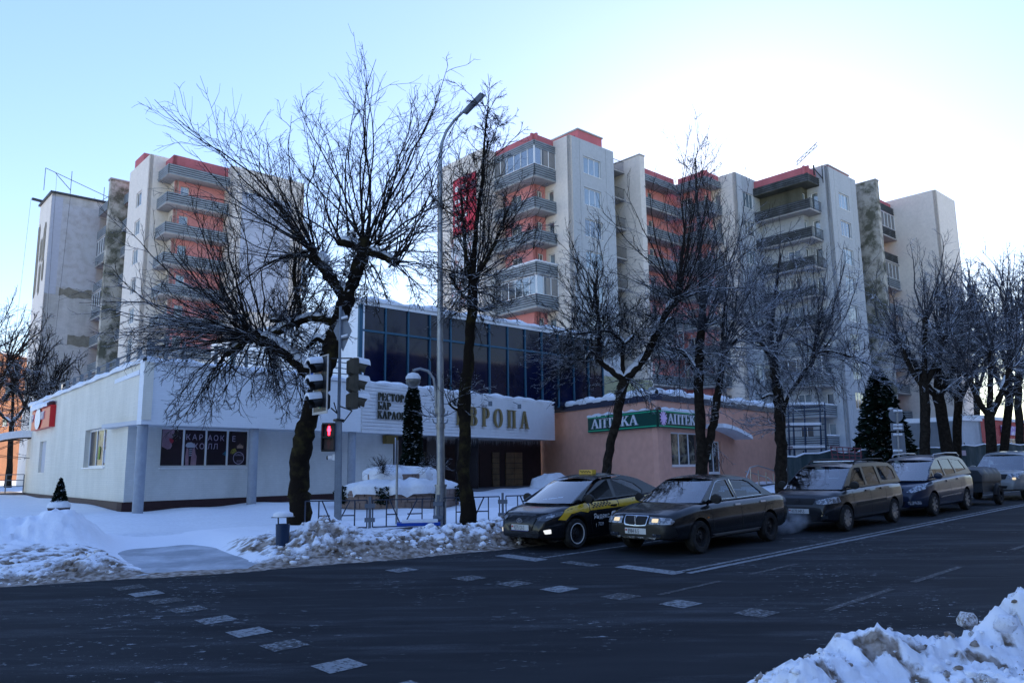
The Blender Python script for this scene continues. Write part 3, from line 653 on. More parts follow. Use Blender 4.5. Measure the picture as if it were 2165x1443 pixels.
for a in (10.0, 12.9, 18.0, 24, 30, 38): mark(a, a+2.1, 4.82, 4.92, PD)
for a in (9.4, 11.9): mark(a, a+1.6, 7.02, 7.1, PD)
# snow material with road dirt by its own patches
def dirtysnow(name, amt=.5, scale=3.4):
    m = bpy.data.materials.new(name); m.use_nodes = True; n = m.node_tree; L = n.links; b = n.nodes['Principled BSDF']
    at = n.nodes.new('ShaderNodeVertexColor'); at.layer_name = 'dirt'
    tc = n.nodes.new('ShaderNodeTexCoord'); t = n.nodes.new('ShaderNodeTexNoise'); t.inputs['Scale'].default_value = scale; t.inputs['Detail'].default_value = 12; t.inputs['Roughness'].default_value = .72
    L.new(tc.outputs['Object'], t.inputs[0])
    s = n.nodes.new('ShaderNodeMath'); s.operation = 'MULTIPLY_ADD'; s.inputs[1].default_value = .62; L.new(at.outputs[0], s.inputs[0]); L.new(t.outputs[0], s.inputs[2])
    r = n.nodes.new('ShaderNodeMapRange'); r.inputs[1].default_value = .66; r.inputs[2].default_value = .86; L.new(s.outputs[0], r.inputs[0])
    c1 = n.nodes.new('ShaderNodeTexNoise'); c1.inputs['Scale'].default_value = 9; c1.inputs['Detail'].default_value = 6; L.new(tc.outputs['Object'], c1.inputs[0])
    cr = n.nodes.new('ShaderNodeValToRGB'); cr.color_ramp.elements[0].position = .4; cr.color_ramp.elements[1].position = .62
    cr.color_ramp.elements[0].color = (.15, .115, .085, 1); cr.color_ramp.elements[1].color = (.40, .35, .31, 1); L.new(c1.outputs[0], cr.inputs[0])
    x = n.nodes.new('ShaderNodeMix'); x.data_type = 'RGBA'; L.new(r.outputs[0], x.inputs[0]); x.inputs[6].default_value = (.87, .88, .91, 1); L.new(cr.outputs[0], x.inputs[7])
    L.new(x.outputs[2], b.inputs['Base Color']); b.inputs['Roughness'].default_value = .75; b.inputs['Specular IOR Level'].default_value = .2
    bu = n.nodes.new('ShaderNodeBump'); bu.inputs['Strength'].default_value = .5; bu.inputs['Distance'].default_value = .03
    L.new(c1.outputs[0], bu.inputs['Height']); L.new(bu.outputs[0], b.inputs['Normal'])
    return m
DS = dirtysnow('dirty_snow')
def vnoise(x, y, f, seed=0, octv=4, ridged=False):
    out = np.zeros(x.shape); amp = 1.; tot = 0
    for o in range(octv):
        a = np.array([_n3(Vector((p*f, q*f, seed+o*7.3))) for p, q in zip(x.ravel(), y.ravel())]).reshape(x.shape)
        out += amp*(1-2*np.abs(a) if ridged else a); tot += amp; amp *= .5; f *= 2.1
    return out/tot
def heap(cx, cy, rs, rn, h, p=2.): return lambda X, Y: h*np.exp(-(np.abs(((X-cx)*UR[0]+(Y-cy)*UR[1])/rs)**p+np.abs(((X-cx)*NR[0]+(Y-cy)*NR[1])/rn)**p))
heaps = []
for px, py, off, rs, rn, h in [(150, 1118, .5, .8, .75, .42), (60, 1128, .4, 1.2, 1.0, .22), (-60, 1140, .4, 1.8, 1.2, .3), (225, 1170, .3, .6, .6, .16), (680, 1088, .8, .6, .75, .55), (620, 1120, .4, .6, .6, .12), (740, 1112, .5, .5, .6, .2),
                              (830, 1132, .35, .8, .6, .16), (905, 1120, .35, .6, .55, .2), (1000, 1112, .4, .6, .6, .25), (1075, 1105, .4, .6, .7, .27), (530, 1150, .2, .5, .9, .14)]:
    c = ong(px, py, off); heaps.append(heap(c[0], c[1], rs, rn, h))
pc0, pc1 = ong(330, 1165, .08), ong(400, 1205, .03)
def bankh(s, m, X, Y):
    b = .16*np.clip(m/.8, 0, 1)+.10*np.clip((m-1)/2.5, 0, 1)
    for f in heaps: b = b+f(X, Y)
    sc = 5.65+m*.15                                   # the cleared path across the pavement
    dx = np.abs(s-sc)/1.12; path = np.exp(-dx**4)*np.clip(1.35-np.abs(m-2.4)/3.2, 0, 1)
    path = np.clip(path*1.3, 0, 1)
    return b*(1-path)+.03*path, path
ss = np.arange(-9, 30, .075); mm = np.concatenate([np.arange(-.35, 3.4, .05), np.arange(3.4, 6.2, .15)])
S2, M2 = np.meshgrid(ss, mm, indexing='ij'); Nn = np.interp(S2, NCX, NCY)+M2
X = UR[0]*S2+NR[0]*Nn; Y = UR[1]*S2+NR[1]*Nn
H, PTH = bankh(S2, M2, X, Y)
n1 = vnoise(X, Y, 1.1, 3, 3); n2 = vnoise(X, Y, 3.2, 9, 4, True); n3 = vnoise(X, Y, 14, 5, 2)
rug = np.clip(H/.35, .12, 1)*np.clip(np.maximum(1.25-M2/3.6, np.clip((H-.32)*5, 0, .9)), .06, 1)*(1-PTH)
H = np.maximum(H+(n1*.10+(n2-.6)*.30+n3*.05)*rug, .012)
edge = np.clip((M2+.35)/.35, 0, 1); H = H*edge
H = np.where(M2 > 3.3, H+.02*n1, H)
V = np.stack([X, Y, gv(Y)+H-.01], -1).reshape(-1, 3); a, b = S2.shape; i = np.arange(a*b).reshape(a, b)
F = np.stack([i[:-1, :-1], i[1:, :-1], i[1:, 1:], i[:-1, 1:]], -1).reshape(-1, 4)
me = fastmesh('snow_bank', V, F, [DS], smooth=True)
ca = me.color_attributes.new('dirt', 'FLOAT_COLOR', 'POINT')
dirt = np.clip(1.6-M2/.45, 0, 1)*.8+np.clip((.95-n2)*1.5, 0, 1)*np.clip(H/.22, 0, 1)*np.clip(2.0-M2/2.4, 0, 1)*.92
dirt = np.where(M2 > 3.4, 0, dirt); dirt = np.clip(dirt, 0, 1).ravel()
ca.data.foreach_set('color', np.stack([dirt, dirt, dirt, np.ones_like(dirt)], -1).ravel().astype(np.float32))
link('snow_bank', me, kind='structure')
# icy cleared path on top of the packed snow
ICE = nmat('icy_path', (.33, .36, .40), rough=.5, spec=.3, col2=(.62, .65, .70), vscale=1.2, thr=(.4, .65))
def pathf(s, m):
    sc = 5.65+m*.15; s3 = sc+s*1.12; n = np.interp(s3, NCX, NCY)+m; X = UR[0]*s3+NR[0]*n; Y = UR[1]*s3+NR[1]*n
    return np.stack([X, Y, gv(Y)+.05*np.clip(m/.6, .05, 1)+.006*np.sin(X*3+Y*2)], -1)
link('footpath', gridmesh('footpath', np.linspace(-.9, .9, 16), np.linspace(.15, 5.0, 22), pathf, [ICE]), kind='structure')
# open snow beyond the bank
def fieldf(s, m):
    n = np.interp(s, NCX, NCY)+m; X = UR[0]*s+NR[0]*n; Y = UR[1]*s+NR[1]*n
    z = .22+.05*np.sin(X*.7+1)*np.sin(Y*.5)+.03*np.sin(X*1.9+Y*1.3)
    z = np.where((m < 6.0) & (s > -8.8) & (s < 29.8), .02, z); z = np.where(m < .8, -.02, z)
    return np.stack([X, Y, gv(Y)+z], -1)
link('snow_field', gridmesh('snow_field', np.concatenate([np.linspace(-60, -9.2, 60), np.linspace(-9, 32, 110), np.linspace(33, 150, 70)]), np.concatenate([np.linspace(-.2, 6, 14), np.linspace(6.1, 60, 80)]), fieldf, [SNOW]), kind='structure')
# near-side snow pile on the photographer's kerb
heaps2 = []
for px, py, z, rs, rn, h in [(1700, 1410, .25, .5, .45, .2), (1800, 1365, .25, .5, .4, .30), (1940, 1365, .25, .5, .45, .27), (2060, 1350, .25, .4, .45, .24), (1700, 1420, .2, .5, .4, .12), (2115, 1262, .6, .26, .28, .34), (2195, 1225, .6, .40, .5, .42), (1860, 1450, .2, .6, .4, .08), (2170, 1400, .3, .6, .5, .22), (2000, 1440, .3, .7, .4, .08)]:
    c = ong(px, py, z); heaps2.append(heap(c[0], c[1], rs, rn, h, 2.6))
ss = np.arange(4.9, 18, .035); nn = np.arange(1.0, 4.6, .035)
S2, N2 = np.meshgrid(ss, nn, indexing='ij'); X = UR[0]*S2+NR[0]*N2; Y = UR[1]*S2+NR[1]*N2
H = np.zeros(X.shape)
for f in heaps2: H = H+f(X, Y)
H = H+.5*np.clip((S2-9.8)/1.2, 0, 1)*np.clip((3.3-N2)/1.2, 0, 1)
n1 = vnoise(X, Y, 2.2, 13, 3); n2 = vnoise(X, Y, 3.6, 19, 4, True); n3 = vnoise(X, Y, 20, 15, 2)
H = H*(1+.5*n1)+((n2-.6)*.17+n3*.075)*np.clip(H/.2, 0, 1)-.05
V = np.stack([X, Y, gv(Y)+H], -1).reshape(-1, 3); a, b = S2.shape; i = np.arange(a*b).reshape(a, b)
F = np.stack([i[:-1, :-1], i[1:, :-1], i[1:, 1:], i[:-1, 1:]], -1).reshape(-1, 4)
me = fastmesh('snow_bank', V, F, [DS], smooth=True); ca = me.color_attributes.new('dirt', 'FLOAT_COLOR', 'POINT')
dirt = np.clip((.72-n2)*2.0, 0, .9)*np.clip(.7+n1*2, 0, 1)+np.clip((.12-H)*4, 0, .35); dirt = np.clip(dirt, 0, 1).ravel()
ca.data.foreach_set('color', np.stack([dirt, dirt, dirt, np.ones_like(dirt)], -1).ravel().astype(np.float32))
link('snow_bank', me, kind='structure')
# loose lumps of dirty snow
def lump(p, r, i):
    bm = bmesh.new(); bmesh.ops.create_icosphere(bm, subdivisions=2, radius=1)
    for v in bm.verts:
        k = 1+.35*_n3(v.co*1.7+Vector((i*3.1, 0, 0)))+.15*_n3(v.co*4+Vector((i, 0, 0))); v.co = Vector((v.co.x*k*r, v.co.y*k*r*.85, v.co.z*k*r*.7))
    me = bpy.data.meshes.new('snow_lump'); bm.to_mesh(me); bm.free(); me.materials.append(DS); shade(me, 40)
    ca = me.color_attributes.new('dirt', 'FLOAT_COLOR', 'POINT'); v = random.choice([0, .2, .45])
    ca.data.foreach_set('color', [v, v, v, 1.]*len(me.vertices))
    return me
LM = [lump(None, 1, i) for i in range(5)]
lumps = []
for i in range(16):
    s = random.uniform(5.5, 10); n = random.uniform(2.2, 3.7); x, y = RW(s, n)
    hz = sum(float(f(np.array(x), np.array(y))) for f in heaps2)
    if hz < .1: continue
    r = random.uniform(.03, .075); lumps.append((x, y, g(y)+hz*1.0-.03, r))
c = ong(2120, 1268, .7); lumps.append((c[0], c[1], g(c[1])+.5, .11)); c = ong(2045, 1300, .3); lumps.append((c[0], c[1], g(c[1])+.25, .12))
for k, (x, y, z, r) in enumerate(lumps):
    me = LM[k % 5]; o = link('snow_lump', me, None, 'lump of dirty packed snow lying on the near roadside snow bank', 'snow lump', 'snow lumps on the near bank', loc=(x, y, z), rz=random.uniform(0, 6)); o.scale = (r, r, r)
# crumbs of broken packed snow strewn over both banks and along the gutter
def crumbs(obj, pts, rmin, rmax, seed):
    rg = np.random.default_rng(seed); me0 = obj.data; nv = len(me0.vertices); co = np.empty(nv*3); me0.vertices.foreach_get('co', co); co = co.reshape(-1, 3)
    fv = [tuple(p.vertices) for p in me0.polygons]; bv = BVHTree.FromPolygons(co.tolist(), fv); bm = bmesh.new(); bmesh.ops.create_icosphere(bm, subdivisions=1, radius=1); bv0 = np.array([v.co[:] for v in bm.verts]); bf = np.array([[v.index for v in f.verts] for f in bm.faces]); bm.free()
    V = []; F = []; D = []
    for x, y in pts:
        h = bv.ray_cast(Vector((x, y, 6)), Vector((0, 0, -1)))
        if h[0] is None: continue
        r = rmin+(rmax-rmin)*rg.random()**3; q = bv0*(1+rg.normal(size=(len(bv0), 1))*.22)*r*np.array([1, .8+.4*rg.random(), .7]); a = rg.random()*6.3; c, s = math.cos(a), math.sin(a)
        q = np.stack([q[:, 0]*c-q[:, 1]*s, q[:, 0]*s+q[:, 1]*c, q[:, 2]], -1)+np.array(h[0])+np.array([0, 0, r*.25]); F.append(bf+sum(len(v) for v in V) if not V else bf+off_[0]); V.append(q); off_[0] += len(q); D += [rg.choice([0, .1, .5, .8])]*len(q)
    me = fastmesh('snow_crumbs', np.vstack(V), np.vstack(F), [DS]); ca = me.color_attributes.new('dirt', 'FLOAT_COLOR', 'POINT'); D = np.array(D, dtype=np.float32); ca.data.foreach_set('color', np.stack([D, D, D, np.ones_like(D)], -1).ravel())
    link('snow_crumbs', me, None, kind='stuff')
sbs = [o for o in COL.objects if o.name.startswith('snow_bank')]; rg_ = np.random.default_rng(77)
pts = []
while len(pts) < 1500:
    s = rg_.uniform(-7, 13.5); m = abs(rg_.normal())*1.1+.1
    if abs(s-5.8) < 1.25 and m < 5: continue
    pts.append(tuple(RW(s, nc(s)+m)))
off_ = [0]; crumbs(sbs[0], pts, .012, .085, 1)
pts = [tuple(RW(rg_.uniform(5.6, 12), rg_.uniform(1.6, 4.0))) for _ in range(900)]; off_ = [0]; crumbs(sbs[1], pts, .006, .05, 2)
# ------------------------------------------------------------------ restaurant
WB = brickmat('white_brick', (.74, .74, .71), (.70, .70, .67), (.67, .67, .64), .25, .075, dirt=.22)
WBL = brickmat('cream_brick', (.78, .73, .62), (.75, .70, .59), (.70, .66, .56), .25, .075, dirt=.2)
PLINTH = nmat('maroon_plinth', (.05, .02, .022), rough=.6, var=.3)
SIDING = nmat('white_siding', (.80, .80, .80), rough=.6, var=.08)
NAVY = nmat('tinted_glass', (.004, .008, .035), rough=.05, spec=.3, var=.4, vscale=.8)
MULL = nmat('blue_mullion', (.022, .085, .14), rough=.5)
GOLD = nmat('bronze_letter', (.24, .18, .08), rough=.4, metal=.3)
DKL = nmat('dark_letter', (.05, .05, .035), rough=.4, metal=.3)
ZT = 5.82
def V2(*a): return np.array(a, float)
A_ = onz(307, 757, ZT); B_ = onz(765, 804, ZT); C_ = onz(1170, 850, ZT); D_ = onz(65, 855, ZT)
dBC = (C_-B_)/np.hypot(*(C_-B_)); dAB = (B_-A_)/np.hypot(*(B_-A_)); dDA = (A_-D_)/np.hypot(*(A_-D_))
nAB = V2(-dAB[1], dAB[0]); nBC = V2(-dBC[1], dBC[0])
A0 = A_-dDA*1.55                                     # recessed front wall starts here
rest = thing('restaurant_building', 'low white brick restaurant with a wide canopy and a dark glazed upper hall', 'building', (*A_, 0))
LO = V2(*A_)
def q2(p): return (p[0]-LO[0], p[1]-LO[1])
def along(P, Q, px, z=None):                         # distance along P->Q where picture column px meets it
    r = ray(px, 900); r = r[:2]; d = (Q-P)/np.hypot(*(Q-P)); Mx = np.array([[d[0], -r[0]], [d[1], -r[1]]]); return float(np.linalg.solve(Mx, -P)[0])
def zat(P, Q, px, py):
    a = along(P, Q, px); d = (Q-P)/np.hypot(*(Q-P)); p = P+d*a; r = ray(px, py); k = p[1]/r[1]; return a, CAMH+r[2]*k
def rwall(name, P, Q, z0, z1, m, holes=(), parent=None, lo=None, **k):
    M = MB(); wall(M, q2(P), q2(Q), z0, z1, holes, **k); return M.obj(name, m, parent or rest)
def rect_on(P, Q, x0, y0, x1, y1, off=0.):
    a0, z1 = zat(P, Q, x0, y0); a1, z0 = zat(P, Q, x1, y1); return a0, a1, z0, z1
zb = g(26)-.05
# left wall
Lw = np.hypot(*(A0-D_)); 
h1 = (*[along(D_, A0, 182), along(D_, A0, 227)], *sorted([zat(D_, A0, 205, 987)[1], zat(D_, A0, 205, 905)[1]]))
h2 = (along(D_, A0, 88), along(D_, A0, 101), *sorted([zat(D_, A0, 95, 998)[1], zat(D_, A0, 95, 932)[1]]))
rwall('left_wall', D_, A0, zb+.55, 3.8, WBL, [h1, h2], cap=False); rwall('left_wall_upper', D_, A_, 3.8, ZT-.08, WBL)
M = MB(); wall(M, q2(D_+V2(-.04, -.04)), q2(A0+V2(-.03, -.05)), zb-.3, zb+.55, (), th=.35); M.obj('plinth', PLINTH, rest)
# recessed front wall
E0 = A0+dAB*(along(A0, A0+dAB, 832)); 
hk = (along(A0, E0, 343), along(A0, E0, 532), *sorted([zat(A0, E0, 437, 987)[1], zat(A0, E0, 437, 905)[1]]))
rwall('front_wall', A0, E0, zb+.55, 3.8, WB, [hk], cap=False)
M = MB(); wall(M, q2(A0+V2(-.02, -.05)), q2(E0+V2(0, -.05)), zb-.3, zb+.55, (), th=.35); M.obj('plinth', PLINTH, rest)
# canopy fascia
FB = brickmat('fascia_brick', (.80, .81, .82), (.76, .77, .78), (.74, .75, .76), .25, .075, dirt=.12)
rwall('fascia', A_, B_, 3.65, ZT-.08, FB); 
B2 = B_+dBC*.02
hs = (ZT-.08-3.65)/14
for k in range(14):                                   # siding boards of the right-hand fascia
    M = MB(); P, Q = B_-nBC*.06, C_-nBC*.06; wall(M, q2(P), q2(Q), 3.63+k*hs, 3.63+(k+1)*hs-.018, (), th=.05); M.obj('siding_board', SIDING, rest)
rwall('fascia', B_, C_, 3.65, ZT-.08, SIDING)
M = MB(); M.prism([q2(A_+nAB*.1), q2(B_+nAB*.1), q2(C_+nBC*.1), q2(C_+nBC*9), q2(B_+nAB*9), q2(A0+nAB*2)], 3.66, 3.8); M.obj('canopy_soffit', nmat('soffit', (.55, .56, .58), rough=.8), rest)
M = MB(); M.prism([q2(D_+dDA*.3+V2(.3, .2)), q2(A_+nAB*.35), q2(B_+nAB*.35), q2(C_+nBC*.35), q2(C_+nBC*12), q2(B_+nAB*16), q2(D_+V2(14, 6))], ZT-.5, ZT-.35); M.obj('roof_deck', SNOW, rest)
def snowline(M, P, Q, z, w=.3, h=.16, n=40, seed=0):
    P = np.array(P); Q = np.array(Q); L = np.hypot(*(Q-P)); d = (Q-P)/L; nn = V2(-d[1], d[0]); o = len(M.v); sec = 6
    for i in range(n+1):
        a = i/n; c = P+d*L*a+nn*w*.42; hh = h*(1+.3*math.sin(a*37+seed)+.25*math.sin(a*91+seed*2)); ov = .04+.03*math.sin(a*61+seed)
        for j, (u, v) in enumerate([(-.5, 0), (-.56, .35), (-.42, .85), (0, 1), (.42, .9), (.5, 0)]):
            x = c+nn*(u*w-(ov if u < -.45 else 0)); M.v.append((x[0], x[1], z+v*hh-(.05 if (j == 0) else 0)))
    for i in range(n):
        for j in range(5): M.f.append((o+i*6+j, o+(i+1)*6+j, o+(i+1)*6+j+1, o+i*6+j+1)); M.m.append(0)
M = MB(); snowline(M, q2(D_), q2(A_), ZT-.07, .45, .17, 60, 1); snowline(M, q2(A_), q2(B_), ZT-.07, .45, .17, 40, 2); snowline(M, q2(B_), q2(C_), ZT-.07, .4, .15, 50, 3); M.obj('snow_cap', SNOW, rest, 50)
# columns
for px in (311, 547, 754):
    a = along(A_, B_, px); p = A_+dAB*a+nAB*.28; M = MB(); gg = g(p[1])-.1
    M.lathe([(.17, gg), (.17, 3.66)], 20, 'z', (*q2(p), 0)); M.obj('column', nmat('grey_column', (.36, .40, .46), rough=.6, var=.2, vscale=1), rest, 40)
# poster windows
POST = nmat('poster_black', (.012, .010, .016), rough=.25, spec=.4, col2=(.03, .012, .03), vscale=1.5)
def basis(P, Q):
    d = (Q-P)/np.hypot(*(Q-P)); nn = V2(-d[1], d[0]); return lambda a, z, o: (P[0]+d[0]*a+nn[0]*o-LO[0], P[1]+d[1]*a+nn[1]*o-LO[1], z)
def wframe(P, Q, h, n, depth=.14, fm=PVC, gm=POST):
    f = basis(P, Q); a0, a1, z0, z1 = h; M = MB(); fw = .07; d = (Q-P)/np.hypot(*(Q-P))
    def bx(u0, u1, v0, v1, o0=depth, o1=depth+.06):
        vs = [f(u0,v0,o0), f(u1,v0,o0), f(u1,v0,o1), f(u0,v0,o1), f(u0,v1,o0), f(u1,v1,o0), f(u1,v1,o1), f(u0,v1,o1)]
        return vs, [(0,3,2,1),(4,5,6,7),(0,1,5,4),(1,2,6,5),(2,3,7,6),(3,0,4,7)]
    for b in [(a0, a1, z0, z0+fw), (a0, a1, z1-fw, z1)]: M.add(*bx(*b))
    w = (a1-a0-fw)/n
    for i in range(n+1): M.add(*bx(a0+i*w, a0+i*w+fw, z0+fw, z1-fw))
    M.add(*bx(a0-.04, a1+.04, z0-.05, z0-.006, -.06, depth))
    o = M.obj('window', fm, rest); panes = []
    for i in range(n):
        M = MB(); M.add(*bx(a0+i*w+fw, a0+(i+1)*w, z0+fw, z1-fw, depth+.03, depth+.04)); panes.append(M.obj('pane', gm, o))
    return o, f, w, fw
def textmesh(txt, size, ext=.0, shear=0, sx=1.):
    cu = bpy.data.curves.new('t', 'FONT'); cu.body = txt; cu.size = size; cu.extrude = ext; cu.shear = shear; cu.align_x = 'LEFT'; cu.resolution_u = 2
    o = bpy.data.objects.new('t', cu); COL.objects.link(o); bpy.context.view_layer.update()
    me = bpy.data.meshes.new_from_object(o.evaluated_get(bpy.context.evaluated_depsgraph_get())); bpy.data.objects.remove(o); bpy.data.curves.remove(cu)
    return me
def decal_text(txt, size, fn, a, z, m, parent, name='lettering', off=.02, sx=1., shear=0, ext=0):
    me = textmesh(txt, size, ext, shear)
    for v in me.vertices: p = fn(a+v.co.x*sx, z+v.co.y, off-v.co.z); v.co = p
    me.materials.clear(); me.materials.append(m); return link(name, me, parent)
def decal_poly(pts, fn, m, parent, name='print', off=.02):
    M = MB(); M.add([fn(a, z, off) for a, z in pts], [tuple(range(len(pts)))]); return M.obj(name, m, parent)
wk, fk, wl, fw = wframe(A0, E0, hk, 4)
LIL = nmat('print_lilac', (.42, .36, .48)); SKIN = nmat('print_skin', (.46, .30, .34), col2=(.25, .13, .18), vscale=2); LIPS = nmat('print_red', (.35, .03, .05)); SLV = nmat('print_silver', (.45, .47, .55)); CYA = nmat('print_cyan', (.05, .30, .42), col2=(.015, .03, .08), vscale=6, thr=(.4, .6)); YEL = nmat('print_yellow', (.45, .40, .06), col2=(.03, .02, .03), vscale=9, thr=(.4, .62))
a0, a1, z0, z1 = hk; Wd, Hd = a1-a0, z1-z0; op = .155
def uv(u, v): return (a0+u*Wd, z0+v*Hd)
UVF = lambda pts: [uv(*p) for p in pts]
decal_poly(UVF([(.03, .96), (.15, .96), (.155, .88), (.15, .84), (.125, .83), (.14, .78), (.145, .75), (.125, .72), (.15, .66), (.13, .60), (.135, .54), (.12, .47), (.09, .45), (.03, .52)]), fk, SKIN, wk, 'print', op)
decal_poly(UVF([(.10, .72), (.12, .73), (.145, .69), (.15, .66), (.135, .60), (.12, .61), (.105, .67)]), fk, LIPS, wk, 'print', op-.003)
decal_poly(UVF([(.28, .58), (.30, .63), (.34, .64), (.37, .60), (.385, .52), (.36, .50), (.30, .50), (.28, .53)]), fk, SLV, wk, 'print', op)
decal_poly(UVF([(.29, .49), (.31, .48), (.315, .35), (.32, .05), (.285, .05), (.28, .25)]), fk, SKIN, wk, 'print', op)
decal_poly(UVF([(.355, .48), (.38, .48), (.39, .35), (.405, .28), (.40, .05), (.34, .05), (.345, .30)]), fk, SKIN, wk, 'print', op)
for k in range(4): decal_poly(UVF([(.318, .46-k*.05), (.35, .47-k*.05), (.35, .45-k*.05), (.318, .44-k*.05)]), fk, SLV, wk, 'print', op)
decal_poly(UVF([(.72, .40), (.735, .45), (.76, .42), (.76, .28), (.73, .30), (.69, .34)]), fk, CYA, wk, 'print', op)
decal_poly(UVF([(.785, .38), (.80, .47), (.84, .50), (.86, .42), (.83, .36), (.80, .34)]), fk, YEL, wk, 'print', op)
ls = Hd*.2
for t, u in [('К', .275), ('А', .345), ('Р', .415)]: decal_text(t, ls, fk, *uv(u, .70), LIL, wk, 'lettering', op-.006)
for t, u in [('А', .515), ('О', .58), ('К', .655)]: decal_text(t, ls, fk, *uv(u, .69), LIL, wk, 'lettering', op-.006)
decal_text('Е', ls, fk, *uv(.795, .68), LIL, wk, 'lettering', op-.006)
for t, u in [('Х', .36), ('О', .425)]: decal_text(t, ls, fk, *uv(u, .47), LIL, wk, 'lettering', op-.006)
for t, u in [('Л', .515), ('Л', .58)]: decal_text(t, ls, fk, *uv(u, .47), LIL, wk, 'lettering', op-.006)
cr = [(.86, .50), (.86, .58), (.87, .56), (.875, .61), (.885, .57), (.895, .64), (.905, .57), (.915, .61), (.925, .56), (.935, .59), (.935, .50)]
decal_poly(UVF(cr), fk, nmat('print_gold', (.40, .26, .20)), wk, 'print', op)
M = MB(); cx, cz = uv(.885, .24); rr = Hd*.165
for i in range(32):
    t0, t1 = 2*math.pi*i/32, 2*math.pi*(i+1)/32
    M.quad(*[fk(cx+r*math.cos(t), cz+r*math.sin(t), op) for r, t in [(rr, t0), (rr, t1), (rr*.9, t1), (rr*.9, t0)]])
M.obj('print', LIL, wk)
decal_text('КАРАОКЕ', ls*.33, fk, cx-rr*.62, cz+rr*.35, LIL, wk, 'lettering', op-.004, .8); decal_text('ХОЛЛ', ls*.33, fk, cx-rr*.35, cz-rr*.65, LIL, wk, 'lettering', op-.004, .8)
wl_, fl, w2_, _ = wframe(D_, A0, h1, 3, .18)
b0_, b1_, y0_, y1_ = h1; Wd2, Hd2 = b1_-b0_, y1_-y0_
decal_text('К', Hd2*.2, fl, b0_+Wd2*.40, y0_+Hd2*.70, LIL, wl_, 'lettering', .19); decal_text('АРА', Hd2*.2, fl, b0_+Wd2*.6, y0_+Hd2*.72, LIL, wl_, 'lettering', .19)
decal_text('ХОЛ', Hd2*.2, fl, b0_+Wd2*.6, y0_+Hd2*.5, LIL, wl_, 'lettering', .19)
decal_poly([(b0_+Wd2*u, y0_+Hd2*v) for u, v in [(.42, .2), (.5, .2), (.52, .5), (.45, .55)]], fl, nmat('print_green', (.25, .32, .06)), wl_, 'print', .19)
decal_poly([(b0_+Wd2*u, y0_+Hd2*v) for u, v in [(.7, .1), (.82, .1), (.8, .42), (.72, .45)]], fl, SLV, wl_, 'print', .19)
M = MB(); f = basis(D_, A0); 
def fbox(M, f, a0, a1, z0, z1, o0, o1, mi=0):
    vs = [f(a0,z0,o0), f(a1,z0,o0), f(a1,z0,o1), f(a0,z0,o1), f(a0,z1,o0), f(a1,z1,o0), f(a1,z1,o1), f(a0,z1,o1)]
    M.add(vs, [(0,3,2,1),(4,5,6,7),(0,1,5,4),(1,2,6,5),(2,3,7,6),(3,0,4,7)], mi)
fbox(M, f, h2[0], h2[1], h2[2], h2[3], .12, .14); M.obj('blind_window', nmat('blind_pane', (.5, .5, .52)), rest)
# red sign on the left wall
REDS = nmat('sign_red', (.55, .02, .025), rough=.35)
sa0, sa1 = along(D_, A_, 78), along(D_, A_, 116); sz0, sz1 = zat(D_, A_, 97, 906)[1], zat(D_, A_, 97, 862)[1]
sg = thing('sign', 'red shop sign with white letters and a snow cap on the left restaurant wall', 'sign', (*A_, 0))
M = MB(); fbox(M, f, sa0, sa1, sz0, sz1, -.25, -.004); M.obj('sign_board', REDS, sg)
sw, sh = sa1-sa0, sz1-sz0; WL = nmat('sign_white', (.75, .75, .78), rough=.4)
decal_text('ПР', sh*.5, f, sa0+sw*.02, sz0+sh*.42, WL, sg, 'lettering', -.28, .8, ext=.02); decal_text('ХИТ', sh*.5, f, sa0+sw*.56, sz0+sh*.42, WL, sg, 'lettering', -.28, .8, ext=.02)
M = MB(); c = f(sa0+sw*.42, sz0+sh*.5, -.3); M.add([f(sa0+sw*(.42+.16*math.cos(t)), sz0+sh*(.5+.52*math.sin(t)), -.31) for t in np.linspace(0, 2*math.pi, 20, False)], [tuple(range(20))]); M.obj('oval_letter', WL, sg)
M = MB(); P_, Q_ = D_+dDA*sa0, D_+dDA*sa1; nn_ = V2(-dDA[1], dDA[0]); snowline(M, q2(P_-nn_*.3), q2(Q_-nn_*.3), sz1, .34, .26, 14, 4); M.obj('snow_cap', SNOW, sg, 50)
# roof railing along the left and front edge
RL = nmat('railing_grey', (.13, .15, .17), rough=.6)
rl = thing('roof_railing', 'grey metal railing round the restaurant roof terrace', 'railing', (*A_, 0))
def railrun(P, Q, n):
    for i in range(n+1):
        p = P+(Q-P)*i/n; M = MB(); x, y = q2(p); M.box((x-.05, y-.05, ZT-.1), (x+.05, y+.05, ZT+.85)); M.obj('post', RL, rl)
        M = MB(); M.box((x-.09, y-.09, ZT-.1), (x+.09, y+.09, ZT+.5)) ; 
    for z in (.32, .55, .8):
        M = MB(); M.bar((*q2(P), ZT+z), (*q2(Q), ZT+z), .04); M.obj('rail', RL, rl)
nDA = V2(-dDA[1], dDA[0])
railrun(D_+dDA*4+nDA*.7, A_-dDA*.2+nDA*.7+nAB*0, 11); railrun(A_+nAB*.8+dAB*.5, B_+nAB*.8, 7)
